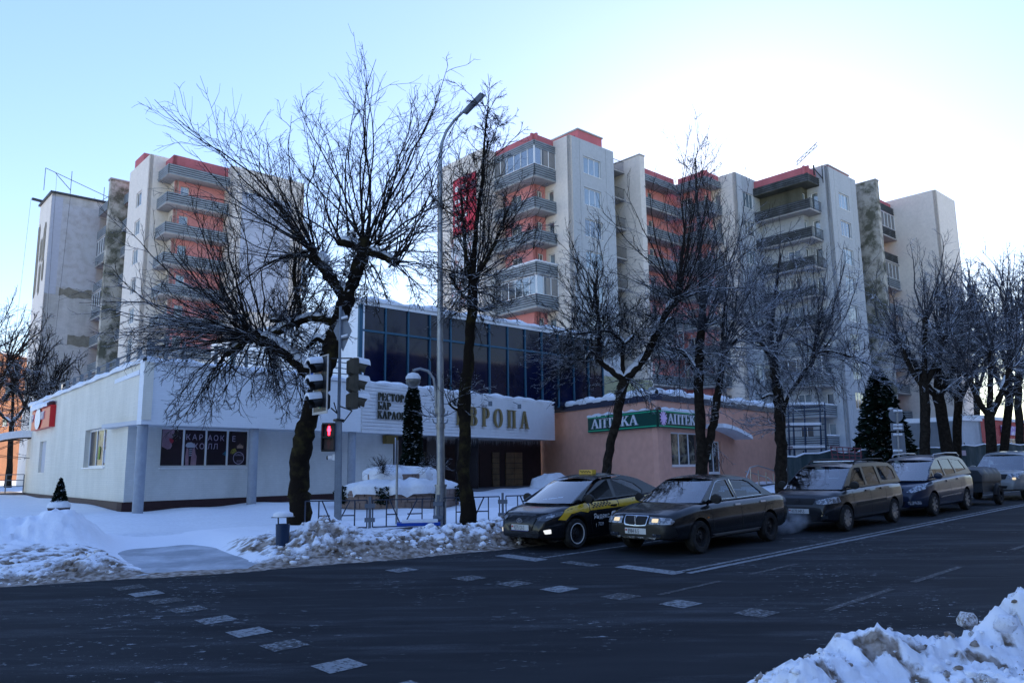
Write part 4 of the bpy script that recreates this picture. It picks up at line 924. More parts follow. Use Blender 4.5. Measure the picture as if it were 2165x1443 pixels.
# upper hall with the dark curtain wall
ku = .93; H0 = onz(765, 632, 10.1); H1 = onz(1272, 712, 10.1); dH = (H1-H0)/np.hypot(*(H1-H0)); nH = V2(-dH[1], dH[0]); LH = float(np.hypot(*(H1-H0)))
hall = rest
f = basis(H0, H1)
M = MB(); fbox(M, f, 0, LH, 9.85, 10.08, -.02, .2); M.obj('hall_eaves', SIDING, hall)
M = MB(); fbox(M, f, -.02, LH, ZT-.4, 9.85, .25, 7); M.obj('upper_hall', nmat('hall_core', (.05, .05, .06)), hall)
ncol = 13; cw = LH/ncol; zmid = 8.62
for i in range(ncol):
    for (za, zc) in ((ZT-.2, zmid-.05), (zmid+.05, 9.85)):
        M = MB(); fbox(M, f, i*cw+.07, (i+1)*cw-.0, za, zc, .05+.012*((i*7) % 3), .09); M.obj('glass_panel', NAVY, hall)
for i in range(ncol+1):
    M = MB(); fbox(M, f, i*cw-(.0 if i else .12), i*cw+.07, ZT-.3, 9.85, -.03, .12); M.obj('mullion', MULL, hall)
M = MB()
for i in range(ncol): fbox(M, f, i*cw+.075, (i+1)*cw-.004, zmid-.05, zmid+.05, -.01, .04)
M.obj('transom', MULL, hall)
Hl = H0+nH*18; M = MB(); wall(M, q2(Hl), q2(H0-dH*.12), ZT-.4, 10.0, (), th=.3); M.obj('hall_side_wall', FB, hall)
for k in range(5):
    M = MB(); ff = basis(Hl, H0); fbox(M, ff, 3+k*2.9, 3.9+k*2.9, 7.0, 9.2, -.03, .02); M.obj('side_window', nmat('blue_window', (.03, .12, .22), rough=.2), hall)
M = MB(); snowline(M, q2(H0-dH*.2), q2(H1), 10.08, .5, .2, 60, 5); snowline(M, q2(Hl), q2(H0), 10.0, .5, .2, 40, 6)
M.prism([q2(H0+nH*.3), q2(H1+nH*.3), q2(H1+nH*7), q2(H0+nH*7)], 9.9, 10.12); M.obj('snow_cap', SNOW, hall, 50)
# wall behind and right of the hall
YW = nmat('ochre_wall', (.40, .38, .22), rough=.9, var=.1)
k0, k1 = H1+nH*3, H1+nH*3+dH*9; M = MB(); wall(M, q2(k0), q2(k1), 1, 8.2, (), th=.3); M.obj('annex_wall', YW, hall)
# entrance recess
STN = nmat('yellow_stone', (.36, .27, .16), rough=.8, col2=(.22, .16, .10), vscale=2, bump=.4, bscale=12); DCOL = nmat('dark_cladding', (.05, .04, .045), rough=.35, spec=.4, var=.3)
EB = C_+nBC*1.2; EA = E0+nAB*4.5
eb0 = E0+nAB*3.0; eb1 = C_+nBC*2.2+dBC*2
M = MB(); wall(M, q2(E0), q2(eb0), zb, 3.8, ()); 
f = basis(eb0, eb1); LE = float(np.hypot(*(eb1-eb0)))
M = MB(); fbox(M, f, 0, LE, .4, 3.8, .05, .3); M.obj('entrance_back_wall', DCOL, rest)
for (x0, x1) in [(835, 905), (1040, 1055), (1068, 1103), (918, 930)]:
    a0e, a1e = along(eb0, eb1, x0), along(eb0, eb1, x1); nrow = 7
    for r_ in range(nrow):
        zA = .8+(3.0-.8)*r_/nrow; nc_ = max(1, int(round((a1e-a0e)/.75)))
        for c_ in range(nc_):
            M = MB(); fbox(M, f, a0e+(a1e-a0e)*c_/nc_+.015, a0e+(a1e-a0e)*(c_+1)/nc_-.015, zA+.012, zA+2.2/nrow-.012, -.02-.015*random.random(), .045); M.obj('stone_block', STN, rest)
for px in (912, 948, 975, 1010, 1034, 1062):
    a = along(B_, C_, px); p = B_+dBC*a+nBC*(1.0 if px in (948, 1010) else 1.9); M = MB(); x, y = q2(p); M.box((x-.24, y-.24, .5), (x+.24, y+.24, 3.66)); M.obj('dark_column', DCOL, rest)
a = along(eb0, eb1, 1003); M = MB(); fbox(M, f, a-.35, a+.35, 1.0, 2.9, -.03, .04); o = M.obj('door', BLACK, rest)
M = MB(); fbox(M, f, a-.1, a+.15, 2.05, 2.4, -.05, -.034); M.obj('door_notice', WL, rest)
M = MB(); fbox(M, basis(A0, E0), along(A0, E0, 808), along(A0, E0, 832), 3.25, 3.62, -.3, -.05); M.obj('ochre_lintel', nmat('ochre', (.22, .15, .05)), rest)
M = MB(); fbox(M, f, along(eb0, eb1, 846), along(eb0, eb1, 866), 2.6, 3.1, -.05, -.03); M.obj('wall_plate', BLACK, rest)
# steps in front of the entrance
for k in range(3):
    M = MB(); P, Q = B_+dBC*5+nBC*(.2-.35*k), C_+dBC*1.2+nBC*(.2-.35*k); fbox(M, basis(P, Q), 0, float(np.hypot(*(Q-P)))-.2*k, .3, 1.05-.17*k, 0, 3.5-.0*k); M.obj('step', nmat('step_stone', (.16, .16, .17), rough=.7, var=.3), rest)
# icicle light strings under the fascia
M = MB(); f = basis(B_, C_); LBC = float(np.hypot(*(C_-B_)))
for i in range(150):
    a = LBC*.28+LBC*.70*i/150; ln = random.uniform(.12, .5); x = f(a, 3.6, .05); M.add([f(a, 3.63, .05), f(a+.02, 3.63, .05), f(a+.015+random.uniform(-.08, .08), 3.63-ln, .05)], [(0, 1, 2)])
M.obj('light_string', nmat('light_string', (.45, .42, .40)), rest, kind='stuff')
# small floodlights on the fascia
for px in (1022, 1084):
    a = along(B_, C_, px); lp = f(a, ZT-.42, -.45); M = MB(); M.box((lp[0]-.1, lp[1]-.08, ZT-.62), (lp[0]+.1, lp[1]+.08, ZT-.38)); M.bar(lp, f(a, ZT-.25, -.06), .03)
    t = thing('floodlight', 'small floodlight above the left part of the large gold letters' if px < 1050 else 'small floodlight above the last of the large gold letters', 'floodlight', (*A_, 0)); M.obj('lamp_head', RL, t)
# ---- serif letters
def ring(cx, cy, rx, ry, wx, wy, t0, t1, n=14):
    out = []
    for i in range(n):
        a, b = t0+(t1-t0)*i/n, t0+(t1-t0)*(i+1)/n
        out.append([(cx+rx*math.cos(a), cy+ry*math.sin(a)), (cx+rx*math.cos(b), cy+ry*math.sin(b)), (cx+(rx-wx)*math.cos(b), cy+(ry-wy)*math.sin(b)), (cx+(rx-wx)*math.cos(a), cy+(ry-wy)*math.sin(a))])
    return out
def bx_(a, b, c, d): return [[(a, b), (c, b), (c, d), (a, d)]]
def ser(x, y, w=.3): return bx_(x-w/2, y, x+w/2, y+.05)
PI = math.pi; T_ = .15
def stem(x): return bx_(x-T_/2, .05, x+T_/2, .95)+ser(x, 0)+ser(x, .95)
GLY = {
 'Р': (.68, lambda: stem(.18)+ring(.34, .70, .28, .28, .13, .05, -PI/2, PI/2)+bx_(.2, .95, .36, .985)+bx_(.26, .42, .34, .47)),
 'Е': (.70, lambda: stem(.18)+bx_(.26, .95, .60, 1)+bx_(.26, 0, .62, .05)+bx_(.26, .48, .48, .53)+bx_(.57, .78, .61, .95)+bx_(.59, .05, .63, .25)+bx_(.45, .40, .49, .61)),
 'С': (.78, lambda: ring(.40, .5, .36, .52, .15, .05, PI*.28, PI*1.72, 20)+bx_(.63, .72, .68, 1.0)),
 'Т': (.76, lambda: stem(.36)+bx_(.04, .95, .68, 1)+bx_(.04, .75, .08, .95)+bx_(.64, .75, .68, .95)),
 'О': (.86, lambda: ring(.42, .5, .38, .52, .15, .05, 0, 2*PI, 28)),
 'А': (.84, lambda: [[(.06, .03), (.13, .03), (.42, .92), (.38, 1.02)], [(.60, .03), (.76, .03), (.46, 1.02), (.36, 1.0)]]+ser(.1, 0, .24)+ser(.68, 0, .3)+bx_(.22, .32, .58, .37)),
 'Н': (.84, lambda: stem(.16)+stem(.64)+bx_(.24, .47, .56, .53)),
 'Б': (.70, lambda: stem(.18)+bx_(.26, .95, .60, 1)+bx_(.56, .78, .60, .95)+ring(.34, .28, .28, .28, .13, .05, -PI/2, PI/2)+bx_(.26, .51, .34, .56)+bx_(.26, 0, .34, .05)),
 'К': (.80, lambda: stem(.16)+[[(.24, .45), (.32, .45), (.64, .95), (.56, .95)], [(.34, .56), (.42, .64), (.74, .05), (.58, .05)]]+ser(.66, 0, .26)+ser(.6, .95, .24)),
 'В': (.72, lambda: stem(.18)+ring(.32, .74, .26, .26, .13, .05, -PI/2, PI/2)+ring(.34, .26, .30, .26, .14, .05, -PI/2, PI/2)+bx_(.26, .95, .34, 1)+bx_(.26, 0, .36, .05)+bx_(.26, .48, .34, .52)),
 'П': (.84, lambda: stem(.16)+stem(.64)+bx_(.24, .95, .56, .998)),
}
def letters(txt, fn, a, z, h, m, parent, adv=1.0, off=-.12, dep=.08, back=None, sx=1.):
    for ch in txt:
        w, gfn = GLY[ch]; M = MB()
        for i, poly in enumerate(gfn()):
            pts = [(a+p[0]*h*sx, z+p[1]*h) for p in poly]
            ar = sum(pts[k][0]*pts[(k+1) % 4][1]-pts[(k+1) % 4][0]*pts[k][1] for k in range(4))
            if ar < 0: pts = pts[::-1]
            o = off-.0015*(i % 5); n = len(pts); vs = [fn(p[0], p[1], o) for p in pts]+[fn(p[0], p[1], o+dep) for p in pts]
            M.add(vs, [tuple(range(n)), tuple(range(2*n-1, n-1, -1))]+[(i2, n+i2, n+(i2+1) % n, (i2+1) % n) for i2 in range(n)])
        M.obj('letter', [m], parent); a += w*h*adv*sx
LS = thing('sign', 'dark metal lettering in three rows on the left of the restaurant fascia', 'sign', (*A_, 0))
P1_, P2_ = B_-nBC*.06, C_-nBC*.06; f = basis(P1_, P2_)
for txt, y0, y1 in (('РЕСТОРАН', 845, 828), ('БАР', 864, 846), ('КАРАОКЕ', 883.5, 866)):
    a, zl = zat(P1_, P2_, 796, y0); _, zh = zat(P1_, P2_, 796, y1); h = .34
    letters(txt, f, a, zl-.02, h, DKL, LS, 1.08, -.1, .07)
LS = thing('sign', 'large gold letters on the right of the restaurant fascia behind the tree', 'sign', (*A_, 0))
a, zl = zat(P1_, P2_, 962, 893); a1e, _ = zat(P1_, P2_, 1124, 895); zh = zat(P1_, P2_, 1060, 858)[1]
hh = .95; tw = sum(GLY[c][0] for c in 'ЕВРОПА')*hh; letters('ЕВРОПА', f, a, 4.17, hh, GOLD, LS, (a1e-a)/tw/1.0*1.0, -.14, .1, sx=1.)
# ------------------------------------------------------------------ pharmacy
PE = onz(1387, 831, 5.63); PW_ = onz(1170, 862, 5.63); PR = onz(1640, 862, 5.63); dP = (PE-PW_)/np.hypot(*(PE-PW_)); PX0 = PW_-dP*6
dR = (PR-PE)/np.hypot(*(PR-PE)); nR_ = V2(-dR[1], dR[0])
SAL = nmat('salmon_plaster', (.78, .42, .31), rough=.9, spec=.1, col2=(.71, .38, .28), vscale=.35, bump=.2, bscale=20)
ph = thing('pharmacy_building', 'single storey salmon plastered pharmacy with a snow covered roof edge', 'building', (*PE, 0)); LO = V2(*PE)
def pwall(name, P, Q, z0, z1, m, holes=(), **k): M = MB(); wall(M, q2(P), q2(Q), z0, z1, holes, **k); return M.obj(name, m, ph)
pwall('left_wall', PX0, PE, .3, 5.3, SAL)
hw = (along(PE, PR, 1417), along(PE, PR, 1478), *sorted([zat(PE, PR, 1447, 984)[1], zat(PE, PR, 1447, 914)[1]]))
hd = (along(PE, PR, 1494), along(PE, PR, 1522), .9, zat(PE, PR, 1508, 932)[1])
pwall('front_wall', PE, PR, .3, 5.3, SAL, [hw, hd]); pwall('right_wall', PR, PR+nR_*10, .3, 5.3, SAL)
BND = nmat('roof_band', (.03, .035, .06), rough=.5)
M = MB(); fbox(M, basis(PX0, PE), 0, float(np.hypot(*(PE-PX0)))+.08, 5.3, 5.63, -.08, .3); fbox(M, basis(PE, PR), .02, float(np.hypot(*(PR-PE)))+.1, 5.302, 5.628, -.085, .3); M.obj('roof_band', BND, ph)
M = MB(); snowline(M, q2(PX0+dP*2), q2(PE), 5.63, .5, .28, 50, 7); snowline(M, q2(PE), q2(PR), 5.63, .5, .28, 50, 8)
M.prism([q2(PE+nR_*.4), q2(PR+nR_*.4), q2(PR+nR_*10), q2(PX0+V2(8, 2))][:4], 5.4, 5.7); M.obj('snow_cap', SNOW, ph, 50)
def pframe(P, Q, h, n, **k):
    global rest; r0 = rest; rest = ph; o = wframe(P, Q, h, n, **k); rest = r0; return o
SHOPG = nmat('shop_glass', (.05, .05, .05), rough=.08, spec=.8, ior=1.8, col2=(.28, .24, .16), vscale=1.6, thr=(.5, .62))
pframe(PE, PR, hw, 3, gm=SHOPG)
o, f_, _, _ = pframe(PE, PR, hd, 1, gm=SHOPG); f = basis(PE, PR)
M = MB(); fbox(M, f, hd[0]+.08, hd[1]-.02, .95, 1.75, .13, .165); M.obj('door_panel', PVC, ph); M = MB(); fbox(M, f, (hd[0]+hd[1])/2, (hd[0]+hd[1])/2+.07, 1.75, hd[3]-.1, .125, .16); M.obj('door_rail', PVC, ph)
M = MB(); fbox(M, f, hd[0]+.2, hd[0]+.55, 2.4, 2.95, .12, .135); M.obj('door_notice', nmat('notice', (.5, .6, .55)), ph)
M = MB(); fbox(M, f, 0, LH, .5, 1.0, -.04, -.004)
# green pharmacy sign wrapping the corner
GRN = nmat('sign_green', (.004, .055, .04), rough=.35); TEAL = nmat('sign_teal', (.01, .30, .18), rough=.4, emit=((.02, .5, .3), .03))
ps = thing('sign', 'long green pharmacy sign with white letters wrapping the salmon corner', 'sign', (*PE, 0))
fL = basis(PW_, PE); LL = float(np.hypot(*(PE-PW_))); aL = along(PW_, PE, 1250); aR = along(PE, PR, 1480)
zs0, zs1 = zat(PE, PR, 1390, 898)[1], zat(PE, PR, 1390, 866)[1]
zs0, zs1 = 3.95, 4.82
M = MB(); fbox(M, fL, aL, LL+.2, zs0, zs1, -.22, -.004); M.obj('sign_board', GRN, ps); M = MB(); fbox(M, f, -.15, aR, zs0, zs1, -.225, -.004); M.obj('sign_board', GRN, ps)
for zz in (zs0+.06, zs1-.1):
    M = MB(); fbox(M, fL, aL, LL+.22, zz, zz+.04, -.24, -.222); M.obj('neon_line', TEAL, ps); M = MB(); fbox(M, f, -.22, aR, zz, zz+.04, -.245, -.227); M.obj('neon_line', TEAL, ps)
a = along(PW_, PE, 1258); b = along(PW_, PE, 1362); tw = sum(GLY[c][0] for c in 'АПТЕКА')*.52; letters('АПТЕКА', fL, a, zs0+.2, .50, WL, ps, 1.0, -.27, .05, sx=(b-a)/tw)
a = along(PE, PR, 1403); b = along(PE, PR, 1475); letters('АПТЕКА', f, a, zs0+.2, .50, WL, ps, 1.0, -.27, .05, sx=(b-a)/tw)
M = MB(); cx = .1
for k in range(6):
    t = PI*k/6; M.bar(f(cx-.30*math.cos(t)*1., 4.4-.36*math.sin(t), -.29-.003*k), f(cx+.36*math.cos(t), 4.4+.36*math.sin(t), -.29-.003*k), .04)
for (u, v, w_, h_) in ((0, 0, .5, .16), (0, 0, .16, .5)): fbox(M, f, cx-w_/2, cx+w_/2, 4.4-h_/2, 4.4+h_/2, -.33-(.004 if w_ > .3 else 0), -.31)
M.obj('cross', nmat('sign_lilac', (.42, .38, .58), emit=((.5, .4, 1), .03)), ps)
M = MB(); snowline(M, q2(PW_+dP*aL-V2(-dP[1], dP[0])*.2), q2(PE), zs1, .24, .12, 20, 9); snowline(M, q2(PE-nR_*.2), q2(PE+dR*aR-nR_*.2), zs1, .24, .14, 20, 10); M.obj('snow_cap', SNOW, ps, 50)
# arched snow covered door canopy
a0c, a1c = along(PE, PR, 1490), along(PE, PR, 1552); M = MB(); zc = zat(PE, PR, 1520, 928)[1]
for i in range(12):
    t0, t1 = i/12, (i+1)/12; h0, h1 = .55*math.sin(PI*(.5+t0*.5)), .55*math.sin(PI*(.5+t1*.5))
    A0c, A1c = a0c+(a1c-a0c)*t0, a0c+(a1c-a0c)*t1
    M.add([f(A0c, zc+h0, -1.1), f(A1c, zc+h1, -1.1), f(A1c, zc+h1+.22, -1.05), f(A0c, zc+h0+.22, -1.05), f(A0c, zc+h0, 0), f(A1c, zc+h1, 0), f(A1c, zc+h1+.22, 0), f(A0c, zc+h0+.22, 0)], [(0,1,2,3),(3,2,6,7),(0,4,5,1),(1,5,6,2),(0,3,7,4)])
M.obj('door_canopy', SNOW, ph, 50)
# ramp railings
ra = thing('ramp_railing', 'curved steel handrails of the pharmacy steps and ramp', 'railing', (*PE, 0)); ST = nmat('steel_rail', (.5, .48, .46), rough=.3, metal=.8)
def rrun(pts, o, name='handrail'): M = MB(); M.tube([f(a, z, o) for a, z in pts], .035, 8); M.obj(name, ST, ra, 40)
x0 = along(PE, PR, 1512); x1 = along(PE, PR, 1575); x2 = along(PE, PR, 1640)
rrun([(x0, .9), (x0+.1, 1.5), (x0+.6, 1.95), (x0+1.6, 2.05), (x1, 1.75), (x1+.2, 1.4)], -1.6)
for dz in (0, -.35): rrun([(x1-.6, 1.75+dz), (x1-.5, 1.8+dz), (x2, 1.25+dz*.8), (x2+.1, 1.1+dz)], -1.9)
rrun([(x0+.9, 1.7), (x0+1.0, 1.75), (x1, 1.35), (x1+.8, 1.0)], -1.2)
for a in np.linspace(x0+.4, x2, 9): 
    M = MB(); M.tube([f(a, .6, -1.7), f(a, 1.95-(a-x0)*.11, -1.7)], .03, 6); M.obj('post', ST, ra, 40)
M = MB(); fbox(M, f, x0-.8, x2, .5, 1.02, -2.2, -.004); M.obj('ramp', nmat('ramp_dark', (.08, .08, .09)), ph)
# heaps of cleared snow beside the walls
def snowheap(px, py, off, r, h, lab):
    c = ong(px, py, off); bm = bmesh.new(); bmesh.ops.create_icosphere(bm, subdivisions=4, radius=1)
    for v in bm.verts:
        k = 1+.22*_n3(v.co*2+Vector((px, 0, 0)))+.07*_n3(v.co*7); v.co = Vector((v.co.x*r*k, v.co.y*r*.8*k, v.co.z*h*k))
    me = bpy.data.meshes.new('snow_heap'); bm.to_mesh(me); bm.free(); me.materials.append(SNOW); shade(me, 60)
    return link('snow_heap', me, None, lab, 'snow heap', loc=(c[0], c[1], g(c[1])))
snowheap(1168, 1040, .0, 1.2, 1.0, 'rounded heap of snow beside the entrance steps behind the taxi')
# ------------------------------------------------------------------ bare street trees
BARK = nmat('bark', (.018, .014, .011), rough=.95, spec=.05, col2=(.045, .036, .027), vscale=7, bump=1.0, bscale=24, thr=(.4, .7))
BARKM = nmat('mossy_bark', (.017, .013, .010), rough=.95, spec=.05, col2=(.055, .045, .018), vscale=2.2, bump=1.0, bscale=22, thr=(.5, .68))
TWG = nmat('twig_bark', (.020, .016, .014), rough=.95, spec=.08, snow=.75)
FROST = nmat('frosted_twig', (.05, .05, .058), rough=.9, spec=.1, snow=.95)
def norm(v): return v/np.maximum(np.linalg.norm(v, axis=-1, keepdims=True), 1e-9)
def grow(rg, st, dr, ln, k, wob, up):
    N = len(st); P = np.zeros((N, k+1, 3)); D = np.zeros((N, k+1, 3)); P[:, 0] = st; d = norm(dr); D[:, 0] = d
    for i in range(k):
        d = norm(d+wob*rg.normal(size=(N, 3))+np.array([0, 0, 1])*np.reshape(up, (-1, 1))); P[:, i+1] = P[:, i]+d*(ln/k)[:, None]; D[:, i+1] = d
    return P, D
def kids(rg, P, D, ln, per, t0, ang, fac):
    N, k1, _ = P.shape; M_ = N*per; idx = np.repeat(np.arange(N), per); t = t0+(1-t0)*rg.random(M_)**.85; u = t*(k1-1); i = np.minimum(u.astype(int), k1-2); fr = (u-i)[:, None]
    st = P[idx, i]*(1-fr)+P[idx, i+1]*fr; d = D[idx, i+1]; rnd = norm(np.cross(d, rg.normal(size=(M_, 3)))); a = ang*(.6+.8*rg.random(M_))[:, None]
    dr = d*np.cos(a)+rnd*np.sin(a); l = ln[idx]*fac*(1.15-.75*t)*(.5+rg.random(M_)); return st, dr, l
def tubes(P, r0, r1, sides):
    N, k1, _ = P.shape; d = np.zeros_like(P); d[:, :-1] = P[:, 1:]-P[:, :-1]; d[:, -1] = d[:, -2]; d = norm(d)
    ref = np.where(np.abs(d[..., 2:3]) < .85, np.array([0, 0, 1.]), np.array([1., 0, 0])); a = norm(np.cross(d, ref)); b = np.cross(a, d)
    t = np.linspace(0, 1, k1)[None, :, None, None]; r = (np.reshape(r0, (-1, 1, 1, 1))*(1-t)+np.reshape(r1, (-1, 1, 1, 1))*t)
    an = 2*np.pi*np.arange(sides)/sides; V = P[:, :, None]+r*(a[:, :, None]*np.cos(an)[None, None, :, None]+b[:, :, None]*np.sin(an)[None, None, :, None])
    ix = np.arange(N*k1*sides).reshape(N, k1, sides); nx = np.roll(ix, -1, 2)
    F = np.stack([ix[:, :-1], nx[:, :-1], nx[:, 1:], ix[:, 1:]], -1).reshape(-1, 4); return V.reshape(-1, 3), F
def spline(pts, n=6):
    pts = np.array(pts, float); Q = np.vstack([2*pts[0]-pts[1], pts, 2*pts[-1]-pts[-2]]); out = []
    for i in range(1, len(Q)-2):
        for t in np.linspace(0, 1, n, False):
            a, b, c, d = Q[i-1], Q[i], Q[i+1], Q[i+2]; out.append(.5*((2*b)+(-a+c)*t+(2*a-5*b+4*c-d)*t*t+(-a+3*b-3*c+d)*t**3))
    out.append(Q[-2]); return np.array(out)
def limb_mesh(name, L, sides, seed, m):
    P = L[:, :3]; r = L[:, 3]; n = len(P); V = []; d = norm(np.gradient(P, axis=0)); ref = np.array([0, 0, 1.]) if abs(d[0, 2]) < .9 else np.array([1., 0, 0])
    for i in range(n):
        a = norm(np.cross(d[i], ref)); b = np.cross(a, d[i]); ref = b
        for j in range(sides):
            t = 2*math.pi*j/sides; v = a*math.cos(t)+b*math.sin(t); q = P[i]+v*r[i]
            k = 1+.14*_n3(Vector(q)*2.6+Vector((seed, 0, 0)))+.12*_n3(Vector((q[0]*9, q[1]*9, q[2]*2.5+seed)))
            V.append(P[i]+v*r[i]*k)
    ix = np.arange(n*sides).reshape(n, sides); nx = np.roll(ix, -1, 1); F = np.stack([ix[:-1], nx[:-1], nx[1:], ix[1:]], -1).reshape(-1, 4)
    V.append(P[-1]+d[-1]*r[-1]*.6); me_f = [tuple(f) for f in F]+[(int(ix[-1, j]), int(nx[-1, j]), len(V)-1) for j in range(sides)]
    me = fastmesh(name, V, None, [m], me_f); shade(me, 60); return me
def limb_snow(L, seed, cover=.75):
    M = MB(); P = L[:, :3]; r = L[:, 3]; d = norm(np.gradient(P, axis=0)); run = []
    def flush(run):
        if len(run) >= 3:
            pts = []; rs = []
            for q, i in enumerate(run):
                e = min(q, len(run)-1-q)/max(1, (len(run)-1)/2); side = norm(np.cross(np.cross(d[i], [0, 0, 1.]), d[i])); pts.append(P[i]+side*r[i]*.82); rs.append(r[i]*.86*(.35+.75*min(1, e*2)))
            M.tube(pts, rs, 7)
    for i in range(len(P)):
        ok = abs(d[i, 2]) < .93 and _n3(Vector(P[i])*1.1+Vector((seed, 3, 0)))+.9 > (1-cover)*1.6+abs(d[i, 2])*.45
        if ok: run.append(i)
        else: flush(run); run = []
    flush(run); return M
def tree(name, label, Y, limbs, knobs, seed=1, group=None, twm=None, bark=None, dens=1., snowc=.75, cat='tree', thick=1., drop=True, sub=6, depthdir=None):
    rg = np.random.default_rng(seed); random.seed(seed); px, py = limbs[0][0][0], limbs[0][0][1]; base = P3(px, py, Y)
    gb = g(Y)-.15 if drop else base[2]
    root = thing(name, label, cat, (base[0], base[1], g(Y)), 0, group); O = np.array([base[0], base[1], g(Y)])
    bark = bark or BARK; twm = twm or TWG; M = MB(); st = []; dr = []; ln = []; rr = []; ups = []
    for li, lb in enumerate(limbs):
        pts = []
        for p in lb:
            dy = p[3] if len(p) > 3 else 0; q = P3(p[0], p[1], Y+dy); pts.append((*(q-O), p[2]*.42*(Y+dy)/FPX))
        if li == 0 and drop: pts = [(pts[0][0], pts[0][1], gb-O[2], pts[0][3]*1.25)]+pts if pts[0][2] > gb-O[2]+.15 else pts
        L = spline(pts, sub); L[1:-1, :3] += rg.normal(size=(len(L)-2, 3))*L[1:-1, 3:4]*.08
        link('trunk' if li == 0 else 'limb', limb_mesh('trunk' if li == 0 else 'limb', L, 14 if li == 0 else 10, seed+li*3.7, bark), root)
        if snowc:
            Sn = limb_snow(L, seed+li, snowc)
            for v, f in [(Sn.v, Sn.f)]: M.add(v, f)
        if li > 0:                                     # shoots all along the limbs
            m = int(len(L)*1.1*dens)
            for _ in range(m):
                i = rg.integers(int(len(L)*.25), len(L)); c = L[i]; v = rg.normal(size=3)*.8+np.array([0, 0, .25]); st.append(c[:3]); dr.append(v); ln.append(rg.uniform(.5, 1.5)*Y/20*.9); rr.append(.011); ups.append(.05)
    for kb in knobs:
        x, y, n, l0, dx, dz, spr, up = kb[:8]; dy = kb[8] if len(kb) > 8 else 0
        q = P3(x, y, Y+dy)-O; n = int(n*dens)
        for _ in range(n):
            v = np.array([dx, 0, dz], float)+rg.normal(size=3)*np.array([spr, spr*.8, spr]); st.append(q+rg.normal(size=3)*.10); dr.append(v); L0 = l0*rg.uniform(.5, 1.0); ln.append(L0); rr.append(.009+.0044*L0); ups.append(up)
    st = np.array(st); dr = np.array(dr); ln = np.array(ln); rr = np.array(rr)*thick; ups = np.array(ups)
    P1, D1 = grow(rg, st, dr, ln, 11, .115, ups); V1, F1 = tubes(P1, rr, np.full(len(rr), .0055*thick), 5)
    link('branches', fastmesh('branches', V1, F1, [twm], smooth=True), root, kind='stuff')
    s2, d2, l2 = kids(rg, P1, D1, ln, max(3, int(9.5*min(dens, 1.2))), .08, .60, .42); P2, D2 = grow(rg, s2, d2, l2, 6, .17, np.full(len(l2), .03)); V2_, F2 = tubes(P2, np.full(len(l2), .0075*thick), np.full(len(l2), .0038*thick), 4)
    s3, d3, l3 = kids(rg, P2, D2, l2, 5, .15, .7, .42); l3 = np.maximum(l3, .10); P3_, D3 = grow(rg, s3, d3, l3, 3, .22, np.full(len(l3), 0.)); V3, F3 = tubes(P3_, np.full(len(l3), .005*thick), np.full(len(l3), .0028*thick), 3)
    V = np.vstack([V2_, V3]); F = np.vstack([F2, F3+len(V2_)]); link('twigs', fastmesh('twigs', V, F, [twm], smooth=True), root, kind='stuff')
    if snowc and M.v: M.obj('branch_snow', SNOW, root, 70, kind='stuff')
    return root
TG = 'bare trees along the pavement'
tree('street_tree', 'big forked bare tree with snow in its crotches behind the traffic light', 20.5, [
    [(632, 1100, 56), (634, 1050, 50), (633, 1000, 50), (641, 930, 50), (655, 880, 44), (668, 830, 44), (690, 765, 46), (706, 715, 44), (722, 665, 42), (732, 628, 44)],
    [(732, 632, 36), (708, 600, 28), (688, 570, 30), (664, 540, 34)],
    [(732, 632, 36), (748, 590, 32), (764, 545, 36), (772, 508, 34)],
    [(772, 530, 24), (740, 516, 22), (714, 512, 20)], [(772, 530, 22), (805, 540, 20), (838, 558, 20)],
    [(668, 810, 34), (636, 775, 30), (600, 745, 30), (565, 722, 32), (532, 712, 32)],
    [(532, 712, 18), (500, 735, 16), (478, 750, 14)], [(560, 718, 18), (590, 700, 20), (625, 682, 18), (665, 672, 20), (700, 680, 20)], [(625, 684, 14), (600, 676, 12), (572, 678, 10)],
    [(700, 735, 18), (672, 715, 14), (650, 735, 10)], [(628, 690, 16), (632, 640, 12), (622, 590, 10), (626, 530, 8)]],
    [(664, 538, 15, 5.6, -.62, 1, .28, .02), (664, 538, 7, 4.4, -1.1, .35, .3, .0), (668, 545, 5, 3.5, -.2, 1, .25, .03), (664, 545, 7, 2.2, -1, -.3, .5, -.06),
     (772, 505, 15, 5.4, -.02, 1, .22, .04), (720, 512, 5, 4.8, -.35, 1, .2, .03), (835, 556, 8, 4.2, .55, 1, .3, .03), (790, 515, 8, 4.8, .5, 1, .25, .02), (800, 530, 7, 3.6, 1.2, .35, .3, .0), (840, 560, 7, 2.2, .9, -.2, .5, -.08), (770, 560, 7, 1.7, .2, -.8, .6, -.08),
     (530, 712, 22, 4.6, -1, .42, .33, .03), (530, 715, 18, 3.6, -1, -.2, .35, .0), (535, 715, 12, 4.2, -.6, 1, .28, .02), (560, 720, 7, 4.0, .0, 1, .2, .0), (480, 750, 14, 2.5, -.6, -.5, .5, -.06), (570, 735, 14, 2.0, -.1, -.8, .5, -.08), (620, 690, 6, 4.2, .1, 1, .25, .03), (640, 780, 8, 1.6, -.3, -.9, .5, -.08), (655, 735, 5, 1.6, -.6, .4, .6, 0)],
    seed=3, group=TG, bark=BARKM, dens=1.0, snowc=.9, thick=1.15)
